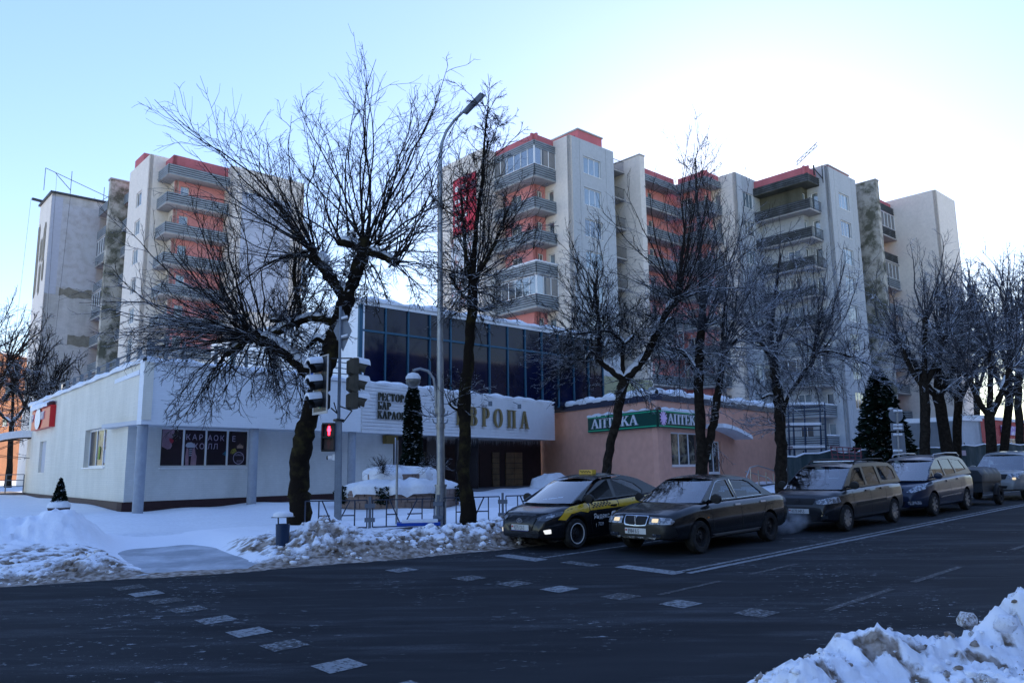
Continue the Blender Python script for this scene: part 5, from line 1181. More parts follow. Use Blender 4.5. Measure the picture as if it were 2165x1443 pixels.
tree('street_tree', 'slim upright bare tree beside the tall lamp post', 19.8, [
    [(992, 1100, 42), (986, 1040, 34), (980, 990, 32), (984, 920, 30), (982, 850, 32), (988, 780, 28), (994, 700, 26), (998, 640, 26), (1000, 590, 24)],
    [(1000, 590, 15), (1004, 520, 13), (1010, 450, 11), (1020, 380, 9), (1024, 300, 6), (1032, 225, 4)], [(998, 600, 12), (985, 540, 10), (980, 470, 8), (975, 410, 6)], [(1000, 600, 12), (1028, 550, 10), (1052, 500, 8), (1075, 440, 5)],
    [(996, 640, 9), (970, 615, 8), (950, 580, 6)], [(998, 650, 9), (1020, 655, 8), (1050, 648, 6)], [(978, 870, 10), (960, 862, 7), (948, 852, 4)]],
    [(1000, 590, 9, 3.4, 0, 1, .3, .05), (998, 595, 9, 2.3, -1, .4, .4, .02), (1000, 595, 9, 2.3, 1, .4, .4, .02), (996, 610, 9, 1.6, -.9, -.2, .5, -.03), (1000, 610, 9, 1.6, .9, -.2, .5, -.03), (1010, 450, 6, 2.4, .1, 1, .35, .04), (1024, 330, 5, 1.6, 0, 1, .4, .04), (1052, 500, 6, 1.9, .7, .6, .4, .0), (982, 470, 6, 1.9, -.5, .8, .4, .02), (994, 650, 9, 1.3, 0, -.5, .8, -.06)],
    seed=5, group=TG, bark=BARKM, snowc=.55, dens=1.0, thick=1.0)
tree('street_tree', 'bare tree with a snowy Y fork in front of the green sign', 25.5, [
    [(1279, 1040, 26), (1287, 960, 22), (1300, 900, 22), (1312, 840, 24), (1320, 802, 26)],
    [(1320, 805, 20), (1296, 785, 17), (1272, 765, 16), (1262, 752, 14)], [(1262, 760, 12), (1268, 700, 10), (1262, 650, 9), (1258, 600, 8)],
    [(1320, 805, 22), (1348, 775, 19), (1372, 740, 18), (1390, 700, 18), (1410, 660, 17), (1432, 632, 18)], [(1318, 800, 13), (1316, 760, 10), (1318, 730, 10), (1308, 712, 8)],
    [(1318, 730, 8), (1335, 715, 8), (1340, 708, 6)], [(1308, 712, 7), (1285, 700, 6), (1250, 702, 6), (1212, 706, 6), (1195, 694, 5)], [(1395, 690, 9), (1412, 678, 8), (1422, 672, 6)], [(1262, 752, 9), (1248, 745, 8), (1238, 760, 6)]],
    [(1432, 630, 15, 6.0, .2, 1, .3, .05), (1432, 632, 9, 4.0, .9, .5, .4, .0), (1432, 635, 7, 3.0, -.6, .7, .5, .0), (1260, 640, 9, 3.8, -.1, 1, .3, .05), (1262, 690, 8, 3.0, -.8, .6, .4, .0), (1264, 700, 8, 2.6, .7, .6, .4, .0), (1240, 755, 14, 2.4, -1, -.1, .45, -.05), (1340, 710, 6, 2.2, .4, .9, .5, .0), (1210, 704, 8, 1.8, -.6, -.5, .5, -.06), (1320, 800, 12, 1.8, 0, -.7, .8, -.06), (1380, 720, 10, 2.0, .3, -.6, .7, -.06)],
    seed=8, group=TG, snowc=.95, dens=1.0, thick=1.1)
tree('street_tree', 'tall double-stemmed bare tree in front of the pharmacy door', 28.5, [
    [(1482, 1030, 32), (1484, 960, 28), (1480, 900, 26), (1478, 820, 24), (1478, 740, 22), (1484, 690, 22)], [(1488, 975, 24), (1504, 915, 20), (1514, 860, 20), (1522, 800, 17), (1530, 750, 17)],
    [(1484, 690, 11), (1480, 600, 9), (1478, 500, 8), (1474, 420, 6), (1470, 335, 4)], [(1530, 750, 12), (1545, 730, 10), (1560, 715, 8)], [(1480, 800, 12), (1462, 770, 11), (1445, 745, 10), (1430, 740, 8)], [(1530, 755, 10), (1528, 700, 9), (1534, 640, 7)]],
    [(1484, 690, 17, 6.8, .05, 1, .26, .05), (1484, 695, 10, 4.2, -.8, .6, .4, .01), (1484, 695, 9, 4.2, .8, .6, .4, .01), (1532, 740, 12, 5.6, .25, 1, .3, .04), (1540, 730, 9, 3.4, 1, .3, .4, -.01), (1430, 742, 11, 3.4, -.7, .6, .45, .0), (1480, 740, 12, 2.2, 0, -.5, .9, -.05), (1530, 760, 11, 2.2, .3, -.6, .8, -.06), (1440, 745, 10, 2.0, -.7, -.5, .6, -.06)],
    seed=12, group=TG, twm=FROST, snowc=.8, dens=1.0, thick=1.2)
tree('street_tree', 'bare tree with a long snowy limb reaching right between the pharmacy and the dark cars', 32.5, [
    [(1653, 1060, 32), (1652, 980, 28), (1650, 920, 26), (1648, 860, 28), (1640, 800, 22), (1634, 765, 22)], [(1652, 870, 16), (1668, 830, 14), (1690, 800, 13), (1712, 772, 12), (1722, 745, 12)],
    [(1634, 765, 12), (1632, 700, 9), (1640, 620, 8), (1650, 540, 6)], [(1722, 745, 9), (1750, 742, 7), (1790, 752, 6), (1830, 768, 5)], [(1722, 745, 9), (1728, 700, 8), (1740, 660, 6)], [(1634, 765, 12), (1620, 740, 10), (1608, 722, 8)], [(1648, 850, 9), (1630, 835, 8), (1610, 842, 5)]],
    [(1634, 762, 16, 6.6, .0, 1, .3, .05), (1610, 724, 12, 5.0, -.6, .9, .35, .02), (1724, 742, 15, 5.6, .3, 1, .35, .03), (1724, 745, 10, 3.6, 1, .2, .4, -.01), (1800, 755, 9, 2.2, .4, .3, .7, -.04), (1634, 780, 14, 2.6, 0, -.5, .9, -.05), (1712, 775, 12, 2.4, .4, -.7, .7, -.06), (1652, 900, 7, 1.7, -.9, .1, .4, -.03)],
    seed=17, group=TG, twm=FROST, snowc=.75, dens=1.0, thick=1.3)
RG = 'bare trees beyond the construction fence'
def back_tree(px, yb, Y, ytop, w, seed, label, lean=0, sp=80, twm=None, group=RG, dens=.9, fork=.6, snowc=.6):
    h = yb-ytop; yf = yb-h*.42; x = px+lean*.45
    limbs = [[(px, yb, w*1.15), (px+lean*.2, yb-h*.2, w), (x, yf, w*.95)]]; knobs = []
    for sgn, r_, hh in ((-1, 1, .62), (1, .9, .66), (.15, .3, .75)):
        ex, ey = x+sgn*sp*.45*r_, yb-h*hh; limbs.append([(x, yf+4, w*.7), (x+sgn*sp*.25*r_, (yf+ey)/2+8, w*.55), (ex, ey, w*.5)])
        m = Y/FPX; knobs.append((ex, ey, 9, h*.42*m, sgn*.35, 1, .3, .05)); knobs.append((ex, ey, 7, h*.28*m, sgn*1., .3, .45, .0)); knobs.append((ex, ey, 7, h*.2*m, sgn*.5, -.5, .7, -.04))
    return tree('street_tree', label, Y, limbs, knobs, seed=seed, group=group, twm=twm or FROST, dens=dens, snowc=snowc, thick=1.25*Y/28, sub=4)
back_tree(1958, 1000, 43, 560, 24, 21, 'first dark bare tree behind the blue minivan left of the twin stems', -10, 110)
back_tree(2014, 1010, 44, 600, 28, 22, 'thick forked bare tree with its two stems crossing over the minivan roof', -70, 120)
back_tree(2022, 1005, 46, 620, 20, 23, 'straight bare tree with a snowy side limb just right of the thick forked one', 10, 100)
back_tree(2100, 1050, 42, 640, 24, 24, 'bare tree with snow packed in its low fork behind the small trailer', -16, 100)
back_tree(2112, 1045, 44, 560, 20, 25, 'leaning bare tree rising from the snow left of the silver offroader', 50, 100)
back_tree(2160, 990, 60, 560, 18, 26, 'tall thin bare tree at the right edge in front of the red shop', -20, 90)
back_tree(2065, 985, 75, 600, 14, 27, 'distant bare tree right of the end tower', 0, 70)
back_tree(2200, 985, 70, 560, 18, 28, 'distant bare tree cut by the right edge of the view', -30, 110)
LG = 'bare trees behind the restaurant'
back_tree(20, 985, 58, 760, 12, 31, 'small bare tree behind the snowy entrance awning', 12, 90, TWG, LG, .9)
back_tree(-30, 990, 48, 650, 16, 32, 'bare tree at the left edge in front of the orange house', 20, 100, TWG, LG, .9)
back_tree(75, 985, 66, 720, 12, 33, 'bare tree between the orange house and the brick tower', 0, 90, TWG, LG, .9)
back_tree(120, 990, 62, 800, 10, 34, 'low bare tree at the foot of the brick tower', 10, 80, TWG, LG, .8)
# ------------------------------------------------------------------ conifers
NEED = nmat('needles', (.010, .022, .012), rough=.85, spec=.1, var=.4, vscale=5, snow=.5)
NEEDW = nmat('needles_snowy', (.012, .022, .016), rough=.85, spec=.1, var=.4, vscale=5, snow=.9)
def conifer(name, label, base, h, rad, n, seed, m=NEED, size=.12, trunk=True, prof=None, cat='conifer', snowd=0, group=None):
    rg = np.random.default_rng(seed); root = thing(name, label, cat, tuple(base), group=group)
    z = rg.random(n)**1.15; prof = prof or (lambda t: (1-t)**.8); r = np.array([prof(t) for t in z])*rad*(.45+.6*rg.random(n)**.5); th = rg.random(n)*2*np.pi
    c = np.stack([r*np.cos(th), r*np.sin(th), z*h], -1); out = np.stack([np.cos(th), np.sin(th), np.full(n, -.15)], -1)
    d1 = norm(out+rg.normal(size=(n, 3))*.35); d2 = norm(np.cross(d1, rg.normal(size=(n, 3)))); s = size*(.6+.8*rg.random(n))[:, None]
    V = np.stack([c-d1*s-d2*s*.4, c-d1*s*.2+d2*s*.5, c+d1*s, c-d2*s*.5], 1).reshape(-1, 3); F = np.arange(4*n).reshape(-1, 4)
    link('crown', fastmesh('crown', V, F, [m]), root)
    if trunk: M = MB(); M.tube([(0, 0, -.1), (0, 0, h*.9)], [max(.02, rad*.09), .01], 7); M.obj('trunk', BARK, root)
    if snowd:
        M = MB()
        for i in range(snowd):
            k = rg.integers(0, n); p = c[k]*1.03; bm_r = size*rg.uniform(.3, .75)
            M.lathe([(0, -bm_r*.5), (bm_r*.8, -bm_r*.2), (bm_r, .0), (bm_r*.7, bm_r*.45), (0, bm_r*.6)], 7, 'z', tuple(p))
        M.obj('snow_clumps', SNOW, root, 70, kind='stuff')
    return root
c = ong(870, 1050, 0); YT = 28.4; bt = P3(872, 992, YT)
conifer('thuja', 'tall dark columnar thuja growing from the snowy stone planter', (bt[0], bt[1], bt[2]-.3), (992-812)*YT/FPX+.3, .55, 9000, 41, NEED, .085, prof=lambda t: 1.0-.45*min(t/.28, 1) if t < .28 else .55*(1-((t-.28)/.72)**3)**.6, snowd=12)
pt = ong(123, 1092, .15); 
pot = thing('planter', 'round dark plant pot with a snow cap in front of the left restaurant wall', 'plant pot', (pt[0], pt[1], g(pt[1])+.12))
M = MB(); kk = pt[1]/FPX; M.lathe([(0, .0), (15*kk, 0), (21*kk, 20*kk), (22*kk, 22*kk), (19*kk, 22*kk), (18*kk, 18*kk), (0, 18*kk)], 24); M.obj('pot', nmat('pot_dark', (.05, .03, .03), rough=.6), pot, 40)
M = MB(); M.lathe([(22*kk, 21*kk), (21.5*kk, 27*kk), (15*kk, 34*kk), (0, 37*kk)], 24); M.obj('snow_cap', SNOW, pot, 70)
conifer('thuja', 'small cone-shaped thuja in the round pot by the left restaurant wall', (pt[0], pt[1], g(pt[1])+.12+28*kk), 52*kk, 15*kk, 1600, 42, NEED, .05, snowd=5)
sp = P3(1870, 960, 47)
conifer('spruce', 'dark snowy spruce in front of the last apartment panel', (sp[0], sp[1], g(47)), 6.8, 2.0, 5200, 43, NEED, .26, snowd=8, prof=lambda t: (1-t)**.7)
# ------------------------------------------------------------------ stone planters with the snow
pl = thing('rockery', 'two-tier round planter of pink stones buried in thick snow', 'planter', (*onz(845, 1060, 1.0), 0)); 
YC = 28.0; cc = P3(845, 1000, YC); pl.location = (cc[0], cc[1], g(YC)); 
STP = nmat('pink_stone', (.30, .22, .19), rough=.85, col2=(.20, .15, .13), vscale=3, bump=.4, bscale=14); DIRT = nmat('dark_evergreen', (.012, .018, .010), rough=.9)
def tier(r, z0, h, rows, nst, arc=(PI*1.0, PI*2.0)):
    M = MB(); M.lathe([(r-.03, z0), (r-.03, z0+h)], 48); M.obj('core', nmat('mortar', (.18, .15, .14)), pl, 40)
    for k in range(rows):
        za, zb_ = z0+h*k/rows+.008, z0+h*(k+1)/rows-.008; off = random.random()
        t = arc[0]
        while t < arc[1]:
            w_ = (arc[1]-arc[0])/nst*random.uniform(.6, 1.5); e = .012/r; M = MB(); rr_ = r+random.uniform(0, .03)
            pts = [(r*.97*math.cos(t+e), r*.97*math.sin(t+e)), (rr_*math.cos(t+e), rr_*math.sin(t+e)), (rr_*math.cos(t+w_/2), rr_*math.sin(t+w_/2)), (rr_*math.cos(t+w_-e), rr_*math.sin(t+w_-e)), (r*.97*math.cos(t+w_-e), r*.97*math.sin(t+w_-e))]
            M.prism(pts, za, zb_); M.obj('stone', STP, pl); t += w_
def snowdisc(r, z, h, seed, ov=.28):
    M = MB(); N = 72; rings = [(0, 1.0), (.3, .97), (.6, .85), (.85, .66), (.97, .42), (1.0, .15), (.98, -.25)]
    for a, (u, v) in enumerate(rings):
        for j in range(N):
            t = 2*PI*j/N; nx_ = _n3(Vector((math.cos(t)*1.6+seed, math.sin(t)*1.6, 0)))+.5*_n3(Vector((math.cos(t)*5+seed, math.sin(t)*5, 1)))
            rr_ = (r+ov*(.6+1.7*nx_*u))*u; zz = z+h*v+.24*nx_*(1 if u > .5 else .5)+(-.3*abs(nx_) if v < 0 else 0); M.v.append((rr_*math.cos(t), rr_*math.sin(t), zz))
    for a in range(len(rings)-1):
        for j in range(N): M.f.append((a*N+j, (a+1)*N+j, (a+1)*N+(j+1) % N, a*N+(j+1) % N)); M.m.append(0)
    M.obj('snow_cap', SNOW, pl, 70)
tier(2.1, .0, .78, 4, 26); tier(1.15, .75, .55, 3, 16)
snowdisc(2.1, .78, .42, 3, .32); snowdisc(1.15, 1.2, .36, 9, .2)
rg = np.random.default_rng(5); n = 2600; th = PI*1.02+rg.random(n)*PI*.96; cl = np.array([_n3(Vector((math.cos(t)*3, math.sin(t)*3, 7))) for t in th]); keep = cl > .05; th = th[keep]; n = len(th)
rr_ = 2.15+rg.random(n)*.16; c = np.stack([rr_*np.cos(th), rr_*np.sin(th), .35+rg.random(n)*.55], -1); d1 = norm(rg.normal(size=(n, 3))); d2 = norm(np.cross(d1, rg.normal(size=(n, 3)))); s = .06
link('creeping_juniper', fastmesh('creeping_juniper', np.stack([c-d1*s, c+d2*s*.5, c+d1*s, c-d2*s*.5], 1).reshape(-1, 3), np.arange(4*n).reshape(-1, 4), [NEED]), pl, kind='stuff')
shrubs = [(805, 992, 27.2), (905, 985, 26.6), (935, 990, 26.9), (810, 1000, 26.4)]
for k, (x, y, yy) in enumerate(shrubs):
    b = P3(x, y, yy); rg = np.random.default_rng(60+k); n = 40; st = np.zeros((n, 3)); dr = rg.normal(size=(n, 3))*.7+np.array([0, 0, .8]); P_, D_2 = grow(rg, st, dr, rg.uniform(.25, .6, n), 5, .2, np.full(n, .02))
    s2, d2, l2 = kids(rg, P_, D_2, np.full(n, .4), 4, .2, .7, .5); P2, _ = grow(rg, s2, d2, l2, 3, .2, np.zeros(len(l2))); Va, Fa = tubes(P_, np.full(n, .006), np.full(n, .004), 3); Vb, Fb = tubes(P2, np.full(len(l2), .004), np.full(len(l2), .003), 3)
    o = link('shrub', fastmesh('shrub', np.vstack([Va, Vb]), np.vstack([Fa, Fb+len(Va)]), [TWG]), None, ['bare shrub poking from the left of the upper snowy planter', 'bare shrub in the middle of the lower planter snow', 'bare shrub in the lower planter snow next to the lamp post', 'low bare shrub left of the small sign pole'][k], 'shrub', 'bare shrubs in the planter', loc=tuple(b))
# ------------------------------------------------------------------ street furniture
GALV = nmat('galvanised_steel', (.36, .38, .40), rough=.4, metal=.7, var=.3, vscale=6); PG = nmat('painted_grey_pole', (.22, .26, .31), rough=.5, var=.25, vscale=5); HB = nmat('signal_black', (.012, .013, .015), rough=.4, spec=.4); HBR = nmat('signal_brown', (.085, .075, .055), rough=.6, var=.3, vscale=6)
YL = 19.75; lb = P3(932, 1105, YL); kl = YL/FPX
lp = thing('lamp_post', 'tall galvanised lamp post with a slanted arm and lamp head', 'lamp post', (lb[0], lb[1], g(YL)))
def LV(px, py, dy=0): q = P3(px, py, YL+dy); return (q[0]-lb[0], q[1]-lb[1], q[2]-g(YL))
M = MB(); M.tube([(LV(932, 1027)[0], 0, -.1), LV(932, 1027)], 11.5*kl, 18); M.obj('base_pole', GALV, lp, 40)
M = MB(); M.tube([LV(932, 1030), LV(931, 900), LV(930.5, 700), LV(931, 500), LV(931, 330)], [8.5*kl, 8.2*kl, 6.5*kl, 5*kl, 4.2*kl], 16); M.obj('pole', GALV, lp, 40)
M = MB(); M.tube([LV(931, 332), LV(934, 303), LV(944, 277), LV(961, 254), LV(987, 229)], [4*kl, 3.6*kl, 3.3*kl, 3*kl, 3*kl], 12); M.obj('arm', GALV, lp, 40)
M = MB(); a, b = Vector(LV(984, 237)), Vector(LV(1021, 199)); M.bar(a, b, .20, .06, up=(0, -1, .9)); M.bar(a-(b-a)*.05, a+(b-a)*.35, .15, .1, up=(0, -1, .9)); M.obj('lamp_head', nmat('lamp_grey', (.12, .13, .14), rough=.5), lp)
M = MB()
for py in (1026, 1057): M.lathe([(13*kl, -.02), (13*kl, .03)], 18, 'z', LV(932, py)); 
for py in (900, 868): 
    c = LV(931, py); M.lathe([(10*kl, -.06), (10*kl, .06)], 16, 'z', c)
M.obj('collar', GALV, lp, 40)
M = MB()
for py in (895, 878):
    c = Vector(LV(931, py))
    for t in (0, 1, 2, 3): 
        v = Vector((math.cos(t*PI/2+.3), math.sin(t*PI/2+.3), 0)); M.tube([c+v*.1, c+v*.17+Vector((0, 0, .03)), c+v*.2+Vector((0, 0, .13))], [.025, .02, .012], 6)
M.obj('clamp_bracket', GALV, lp, 40)
gl = thing('globe_lamp', 'small snow-topped globe lamp hanging from a curved arm on the tall lamp post', 'lamp', (lb[0], lb[1], g(YL)))
M = MB(); M.tube([LV(922, 876), LV(922, 830), LV(917, 800), LV(905, 784), LV(888, 779), LV(873, 783)], 3*kl, 10); M.tube([LV(925, 826), LV(925, 872)], 1.5*kl, 8); M.bar(LV(920, 832), LV(931, 832), .03); M.bar(LV(920, 868), LV(931, 868), .03); M.obj('arm', GALV, gl, 40)
M = MB(); r_ = 15.5*kl; c = LV(873.5, 805); M.lathe([(r_*math.sin(t), r_*math.cos(t)) for t in np.linspace(.02, PI-.02, 16)], 24, 'z', c); M.obj('globe', nmat('globe_glass', (.20, .20, .19), rough=.15, spec=.7, col2=(.10, .10, .09), vscale=4), gl, 60)
M = MB(); M.lathe([(0, r_*1.22), (r_*.7, r_*1.02), (r_*1.02, r_*.55), (r_*1.04, r_*.25), (r_*.9, r_*.25)], 24, 'z', c); M.obj('snow_cap', SNOW, gl, 60)
M = MB(); M.tube([(c[0], c[1], c[2]+r_*1.0), (c[0], c[1], c[2]+r_*1.7)], .03, 8); M.obj('fitting', HB, gl)
# traffic light group
YP = 18.4; kp = YP/FPX; pb = P3(715, 1097, YP)
def TV(px, py, dy=0): q = P3(px, py, YP+dy); return Vector((q[0]-pb[0], q[1]-pb[1], q[2]-g(YP)))
tp = thing('traffic_light_pole', 'square grey traffic light pole rising from the dirty snow heap', 'pole', (pb[0], pb[1], g(YP)))
M = MB(); w_ = 6.6*kp; z1 = TV(716, 888).z; x1 = TV(716, 888).x; M.add([(-w_, -w_, -.1), (w_, -w_, -.1), (w_, w_, -.1), (-w_, w_, -.1), (x1-w_*.9, -w_, z1), (x1+w_*.9, -w_, z1), (x1+w_*.9, w_, z1), (x1-w_*.9, w_, z1)], [(0,3,2,1),(4,5,6,7),(0,1,5,4),(1,2,6,5),(2,3,7,6),(3,0,4,7)]); M.obj('pole', PG, tp)
M = MB(); M.tube([TV(716, 890), TV(718, 780), TV(720, 648)], [3.4*kp, 3.2*kp, 2.8*kp], 10); M.obj('upper_pole', PG, tp, 40)
M = MB(); c = TV(716, 888); M.lathe([(12*kp, -.02), (12*kp, .02), (3*kp, .05)], 14, 'z', tuple(c)); M.obj('pole_cap', HB, tp); M = MB(); M.bar(TV(700, 757), TV(745, 757), .03); M.bar(TV(700, 862), TV(718, 878), .03); M.bar(TV(718, 858), TV(745, 868), .03); M.tube([TV(706, 850), TV(712, 870), TV(718, 884)], .014, 6); M.tube([TV(744, 868), TV(735, 880), TV(726, 892), TV(716, 886)], .014, 6); M.obj('bracket', HB, tp)
def signal_head(root, c, face, h, wd, hm, bm_, lens_cols, visor=.24, board=None):
    fx = Vector((face[0], face[1], 0)).normalized(); rx = Vector((-fx.y, fx.x, 0)); up = Vector((0, 0, 1))
    def bx(M, u0, u1, v0, v1, d0, d1):
        vs = [c+rx*u+up*v+fx*d_ for d_ in (d0, d1) for (u, v) in ((u0, v0), (u1, v0), (u1, v1), (u0, v1))]; M.add(vs, [(0,1,2,3),(7,6,5,4),(0,4,5,1),(1,5,6,2),(2,6,7,3),(3,7,4,0)])
    M = MB()
    for k in range(3):
        z0 = -h/2+h*k/3; bx(M, -wd/2, wd/2, z0+.006, z0+h/3-.006, -.12, .0)
        vs = [c+rx*(u*wd*.42)+up*(z0+h/6+v*h/6*.7)+fx*(-.2) for u, v in ((-1, -1), (1, -1), (1, 1), (-1, 1))]+[c+rx*(u*wd*.5)+up*(z0+h/6+v*h/6*.95)+fx*(-.121) for u, v in ((-1, -1), (1, -1), (1, 1), (-1, 1))]
        M.add(vs, [(0,1,2,3),(0,4,5,1),(1,5,6,2),(2,6,7,3),(3,7,4,0)])
    M.obj('housing', hm, root)
    R_ = h/6*.86
    for k in range(3):
        z0 = -h/2+h*(k+.5)/3; M = MB(); N = 18; vv = []
        for a in range(N+1):
            t = -PI*.22+PI*1.44*a/N
            for (d_, dz, s_) in ((0.002, 0, 1), (visor*(.55+.45*max(0, math.sin(t))), -.05, .94), (visor*(.55+.45*max(0, math.sin(t)))-.006, -.05, .90), (0.002, 0, .96)):
                vv.append(c+rx*(R_*s_*math.cos(t))+up*(z0+R_*s_*math.sin(t)+dz)+fx*d_)
        ff = [(a*4+b, (a+1)*4+b, (a+1)*4+(b+1) % 4, a*4+(b+1) % 4) for a in range(N) for b in range(4)]; M.add(vv, ff); M.obj('visor', bm_, root, 50)
        M = MB(); vv = [c+up*z0+fx*.03]+[c+rx*(R_*.9*math.cos(2*PI*a/20))+up*(z0+R_*.9*math.sin(2*PI*a/20))+fx*.006 for a in range(20)]
        M.add(vv, [(0, 1+a, 1+(a+1) % 20) for a in range(20)]); M.obj('lens', lens_cols[2-k], root, 60)
        M = MB(); N = 10; vv = []
        for a in range(N+1):
            t = PI*.12+PI*.76*a/N; hh_ = .05*math.sin(PI*a/N)+.012
            for d_ in (0.01, visor*.5, visor*.97): vv += [c+rx*(R_*1.01*math.cos(t))+up*(z0+R_*1.01*math.sin(t)-.05*d_/visor)+fx*d_, c+rx*((R_+hh_)*math.cos(t))+up*(z0+(R_+hh_)*math.sin(t)-.05*d_/visor+.01)+fx*d_]
        ff = []
        for a in range(N):
            for b in range(2): ff.append((a*6+b*2+1, (a+1)*6+b*2+1, (a+1)*6+b*2+3, a*6+b*2+3))
            ff.append((a*6+4, a*6+5, (a+1)*6+5, (a+1)*6+4)); ff.append((a*6, (a+1)*6, (a+1)*6+1, a*6+1))
        M.add(vv, ff); M.obj('snow_cap', SNOW, root, 70)
    if board:
        bw, bh, off = board; M = MB(); bx(M, -bw/2+off, bw/2+off, -bh/2, bh/2, -.015, -.004); M.obj('backboard', HB, root)
        M = MB(); e = .06
        for (u0, u1, v0, v1) in ((-bw/2+off-.0, bw/2+off, -bh/2-e, -bh/2), (-bw/2+off, bw/2+off, bh/2, bh/2+e*.5), (-bw/2-e+off, -bw/2+off, -bh/2-e, bh/2+e*.5), (bw/2+off, bw/2+e+off, -bh/2-e, bh/2+e*.5)): bx(M, u0, u1, v0, v1, -.018, .0)
        M.obj('white_rim', nmat('rim_white', (.55, .53, .50), rough=.5, var=.3), root)
LRED, LAMB, LGRN = nmat('lens_red', (.06, .02, .02), rough=.2), nmat('lens_amber', (.10, .06, .03), rough=.2), nmat('lens_green', (.01, .09, .05), rough=.2)
t1 = thing('traffic_light', 'black traffic light with white-edged backboard and snowy visors facing left', 'traffic light', (pb[0], pb[1], g(YP)))
signal_head(t1, TV(677, 812), (-.80, -.60), 1.26, .36, HB, HB, [LRED, LAMB, LGRN], .34, (.74, 1.30, .0))
t2 = thing('traffic_light', 'brown traffic light seen from behind with snowy visors facing right', 'traffic light', (pb[0], pb[1], g(YP)))
signal_head(t2, TV(753, 811), (.86, .50), 1.22, .34, HBR, HBR, [LRED, LAMB, LGRN], .3)
t3 = thing('pedestrian_light', 'pedestrian signal showing a red standing man on the grey pole', 'pedestrian light', (pb[0], pb[1], g(YP)))
c = TV(696, 924); M = MB(); hw_, hh_ = 13*kp, 28*kp; M.box((c.x-hw_, c.y-.02, c.z-hh_), (c.x+hw_, c.y+.16, c.z+hh_)); M.obj('housing', HB, t3)
M = MB()
for z in (-hh_, 0, hh_): M.box((c.x-hw_, c.y-.14, c.z+z-.02), (c.x+hw_, c.y-.021, c.z+z+.02))
for s_ in (-1, 1): M.box((c.x+s_*hw_-.012, c.y-.14, c.z-hh_+.02), (c.x+s_*hw_+.012, c.y-.021, c.z+hh_-.02))
M.obj('visor', HB, t3)
LD = nmat('signal_lens_dark', (.12, .08, .07), rough=.3, var=.4, vscale=20); REDL = nmat('red_man', (.6, .02, .02), emit=((1, .02, .05), 2.6)); REDD = nmat('red_man_off', (.18, .07, .06))
for z in (.5, -.5):
    M = MB(); M.box((c.x-hw_*.78, c.y-.03, c.z+z*hh_-hh_*.4), (c.x+hw_*.78, c.y-.022, c.z+z*hh_+hh_*.4)); M.obj('lens', LD, t3)
def man(z, m, walk=False):
    M = MB(); y = c.y-.034; s_ = hh_*.36; X = c.x
    def P_(pts): M.add([(X+a*s_, y, z+b*s_) for a, b in pts], [tuple(range(len(pts)))])
    P_([(.24*math.cos(t), .74+.24*math.sin(t)) for t in np.linspace(0, 2*PI, 14, False)]); P_([(-.34, .46), (-.36, -.1), (-.2, -.2), (.2, -.2), (.36, -.1), (.34, .46), (.1, .56), (-.1, .56)])
    P_([(-.2, -.2), (-.18, -1), (-.03, -1), (-.01, -.2)]); P_([(.01, -.2), (.03, -1), (.18, -1), (.2, -.2)]); M.obj('figure', m, t3)
man(c.z+hh_*.5, REDL); man(c.z-hh_*.5, REDD)
cv = thing('security_camera', 'small white security camera on the traffic light pole', 'camera', (pb[0], pb[1], g(YP)))
M = MB(); M.tube([TV(703, 966), TV(694, 967)], 4.5*kp, 12); M.obj('camera_body', PVC, cv, 40); M = MB(); M.tube([TV(694, 967), TV(691, 967)], 4.2*kp, 12); M.obj('lens', HB, cv, 40); M = MB(); a = TV(707, 966); M.box((a.x-.035, a.y-.05, a.z-.07), (a.x+.035, a.y+.03, a.z+.07)); M.obj('bracket', PVC, cv)
sg2 = thing('road_sign', 'grey back of a diamond road sign above the traffic lights', 'sign', (pb[0], pb[1], g(YP)))
SB = nmat('sign_back', (.26, .29, .33), rough=.5, metal=.3, var=.2)
M = MB(); q = [TV(724, 653), TV(743, 698), TV(724, 742), TV(704, 698)]; o_ = Vector((0, .1, 0)); vs = [p+Vector((0, .05, 0)) for p in q]+[p+Vector((0, .062, 0)) for p in q]; M.add(vs, [(0,1,2,3),(7,6,5,4),(0,4,5,1),(1,5,6,2),(2,6,7,3),(3,7,4,0)]); M.obj('sign_plate', SB, sg2)
for py in (677, 717): M = MB(); M.bar(TV(712, py), TV(736, py-5), .03); M.obj('bracket', SB, sg2)
for py in (672, 711): M = MB(); M.tube([TV(722, py+1), TV(735, py-3)], .035, 7); M.obj('snow_cap', SNOW, sg2, 60)
sb = thing('road_sign', 'corner of a blue and white road sign behind the left traffic light', 'sign', (pb[0], pb[1], g(YP)))
M = MB(); a = TV(657, 772, .6); b = TV(690, 822, .6); M.box((a.x, a.y, b.z), (b.x, a.y+.02, a.z)); M.obj('sign_plate', nmat('sign_blue', (.01, .10, .45), rough=.4), sb)
M = MB(); M.box((a.x-.02, a.y-.003, b.z), (a.x, a.y+.02, a.z+.02)); M.obj('sign_edge', nmat('rim_white', (.7, .7, .7)), sb)
# thin pole with a round sign seen edge on
YS = 20.2; sp0 = P3(838, 1112, YS); ks = YS/FPX; es = thing('road_sign', 'round road sign seen edge-on on a thin pole between the planter and the fence', 'sign', (sp0[0], sp0[1], g(YS)))
M = MB(); M.tube([(0, 0, 0), (0, 0, P3(838, 930, YS)[2]-g(YS))], 2.4*ks, 8); M.obj('pole', GALV, es, 40)
M = MB(); cz_ = P3(835, 953, YS)[2]-g(YS); M.lathe([(0, -.012), (28*ks, -.012), (28*ks, .012), (0, .012)], 28, 'x', (-.05, 0, cz_)); o = M.obj('sign_plate', nmat('sign_pale', (.4, .42, .46), rough=.4), es, 40); o.rotation_euler = (0, 0, R(9))
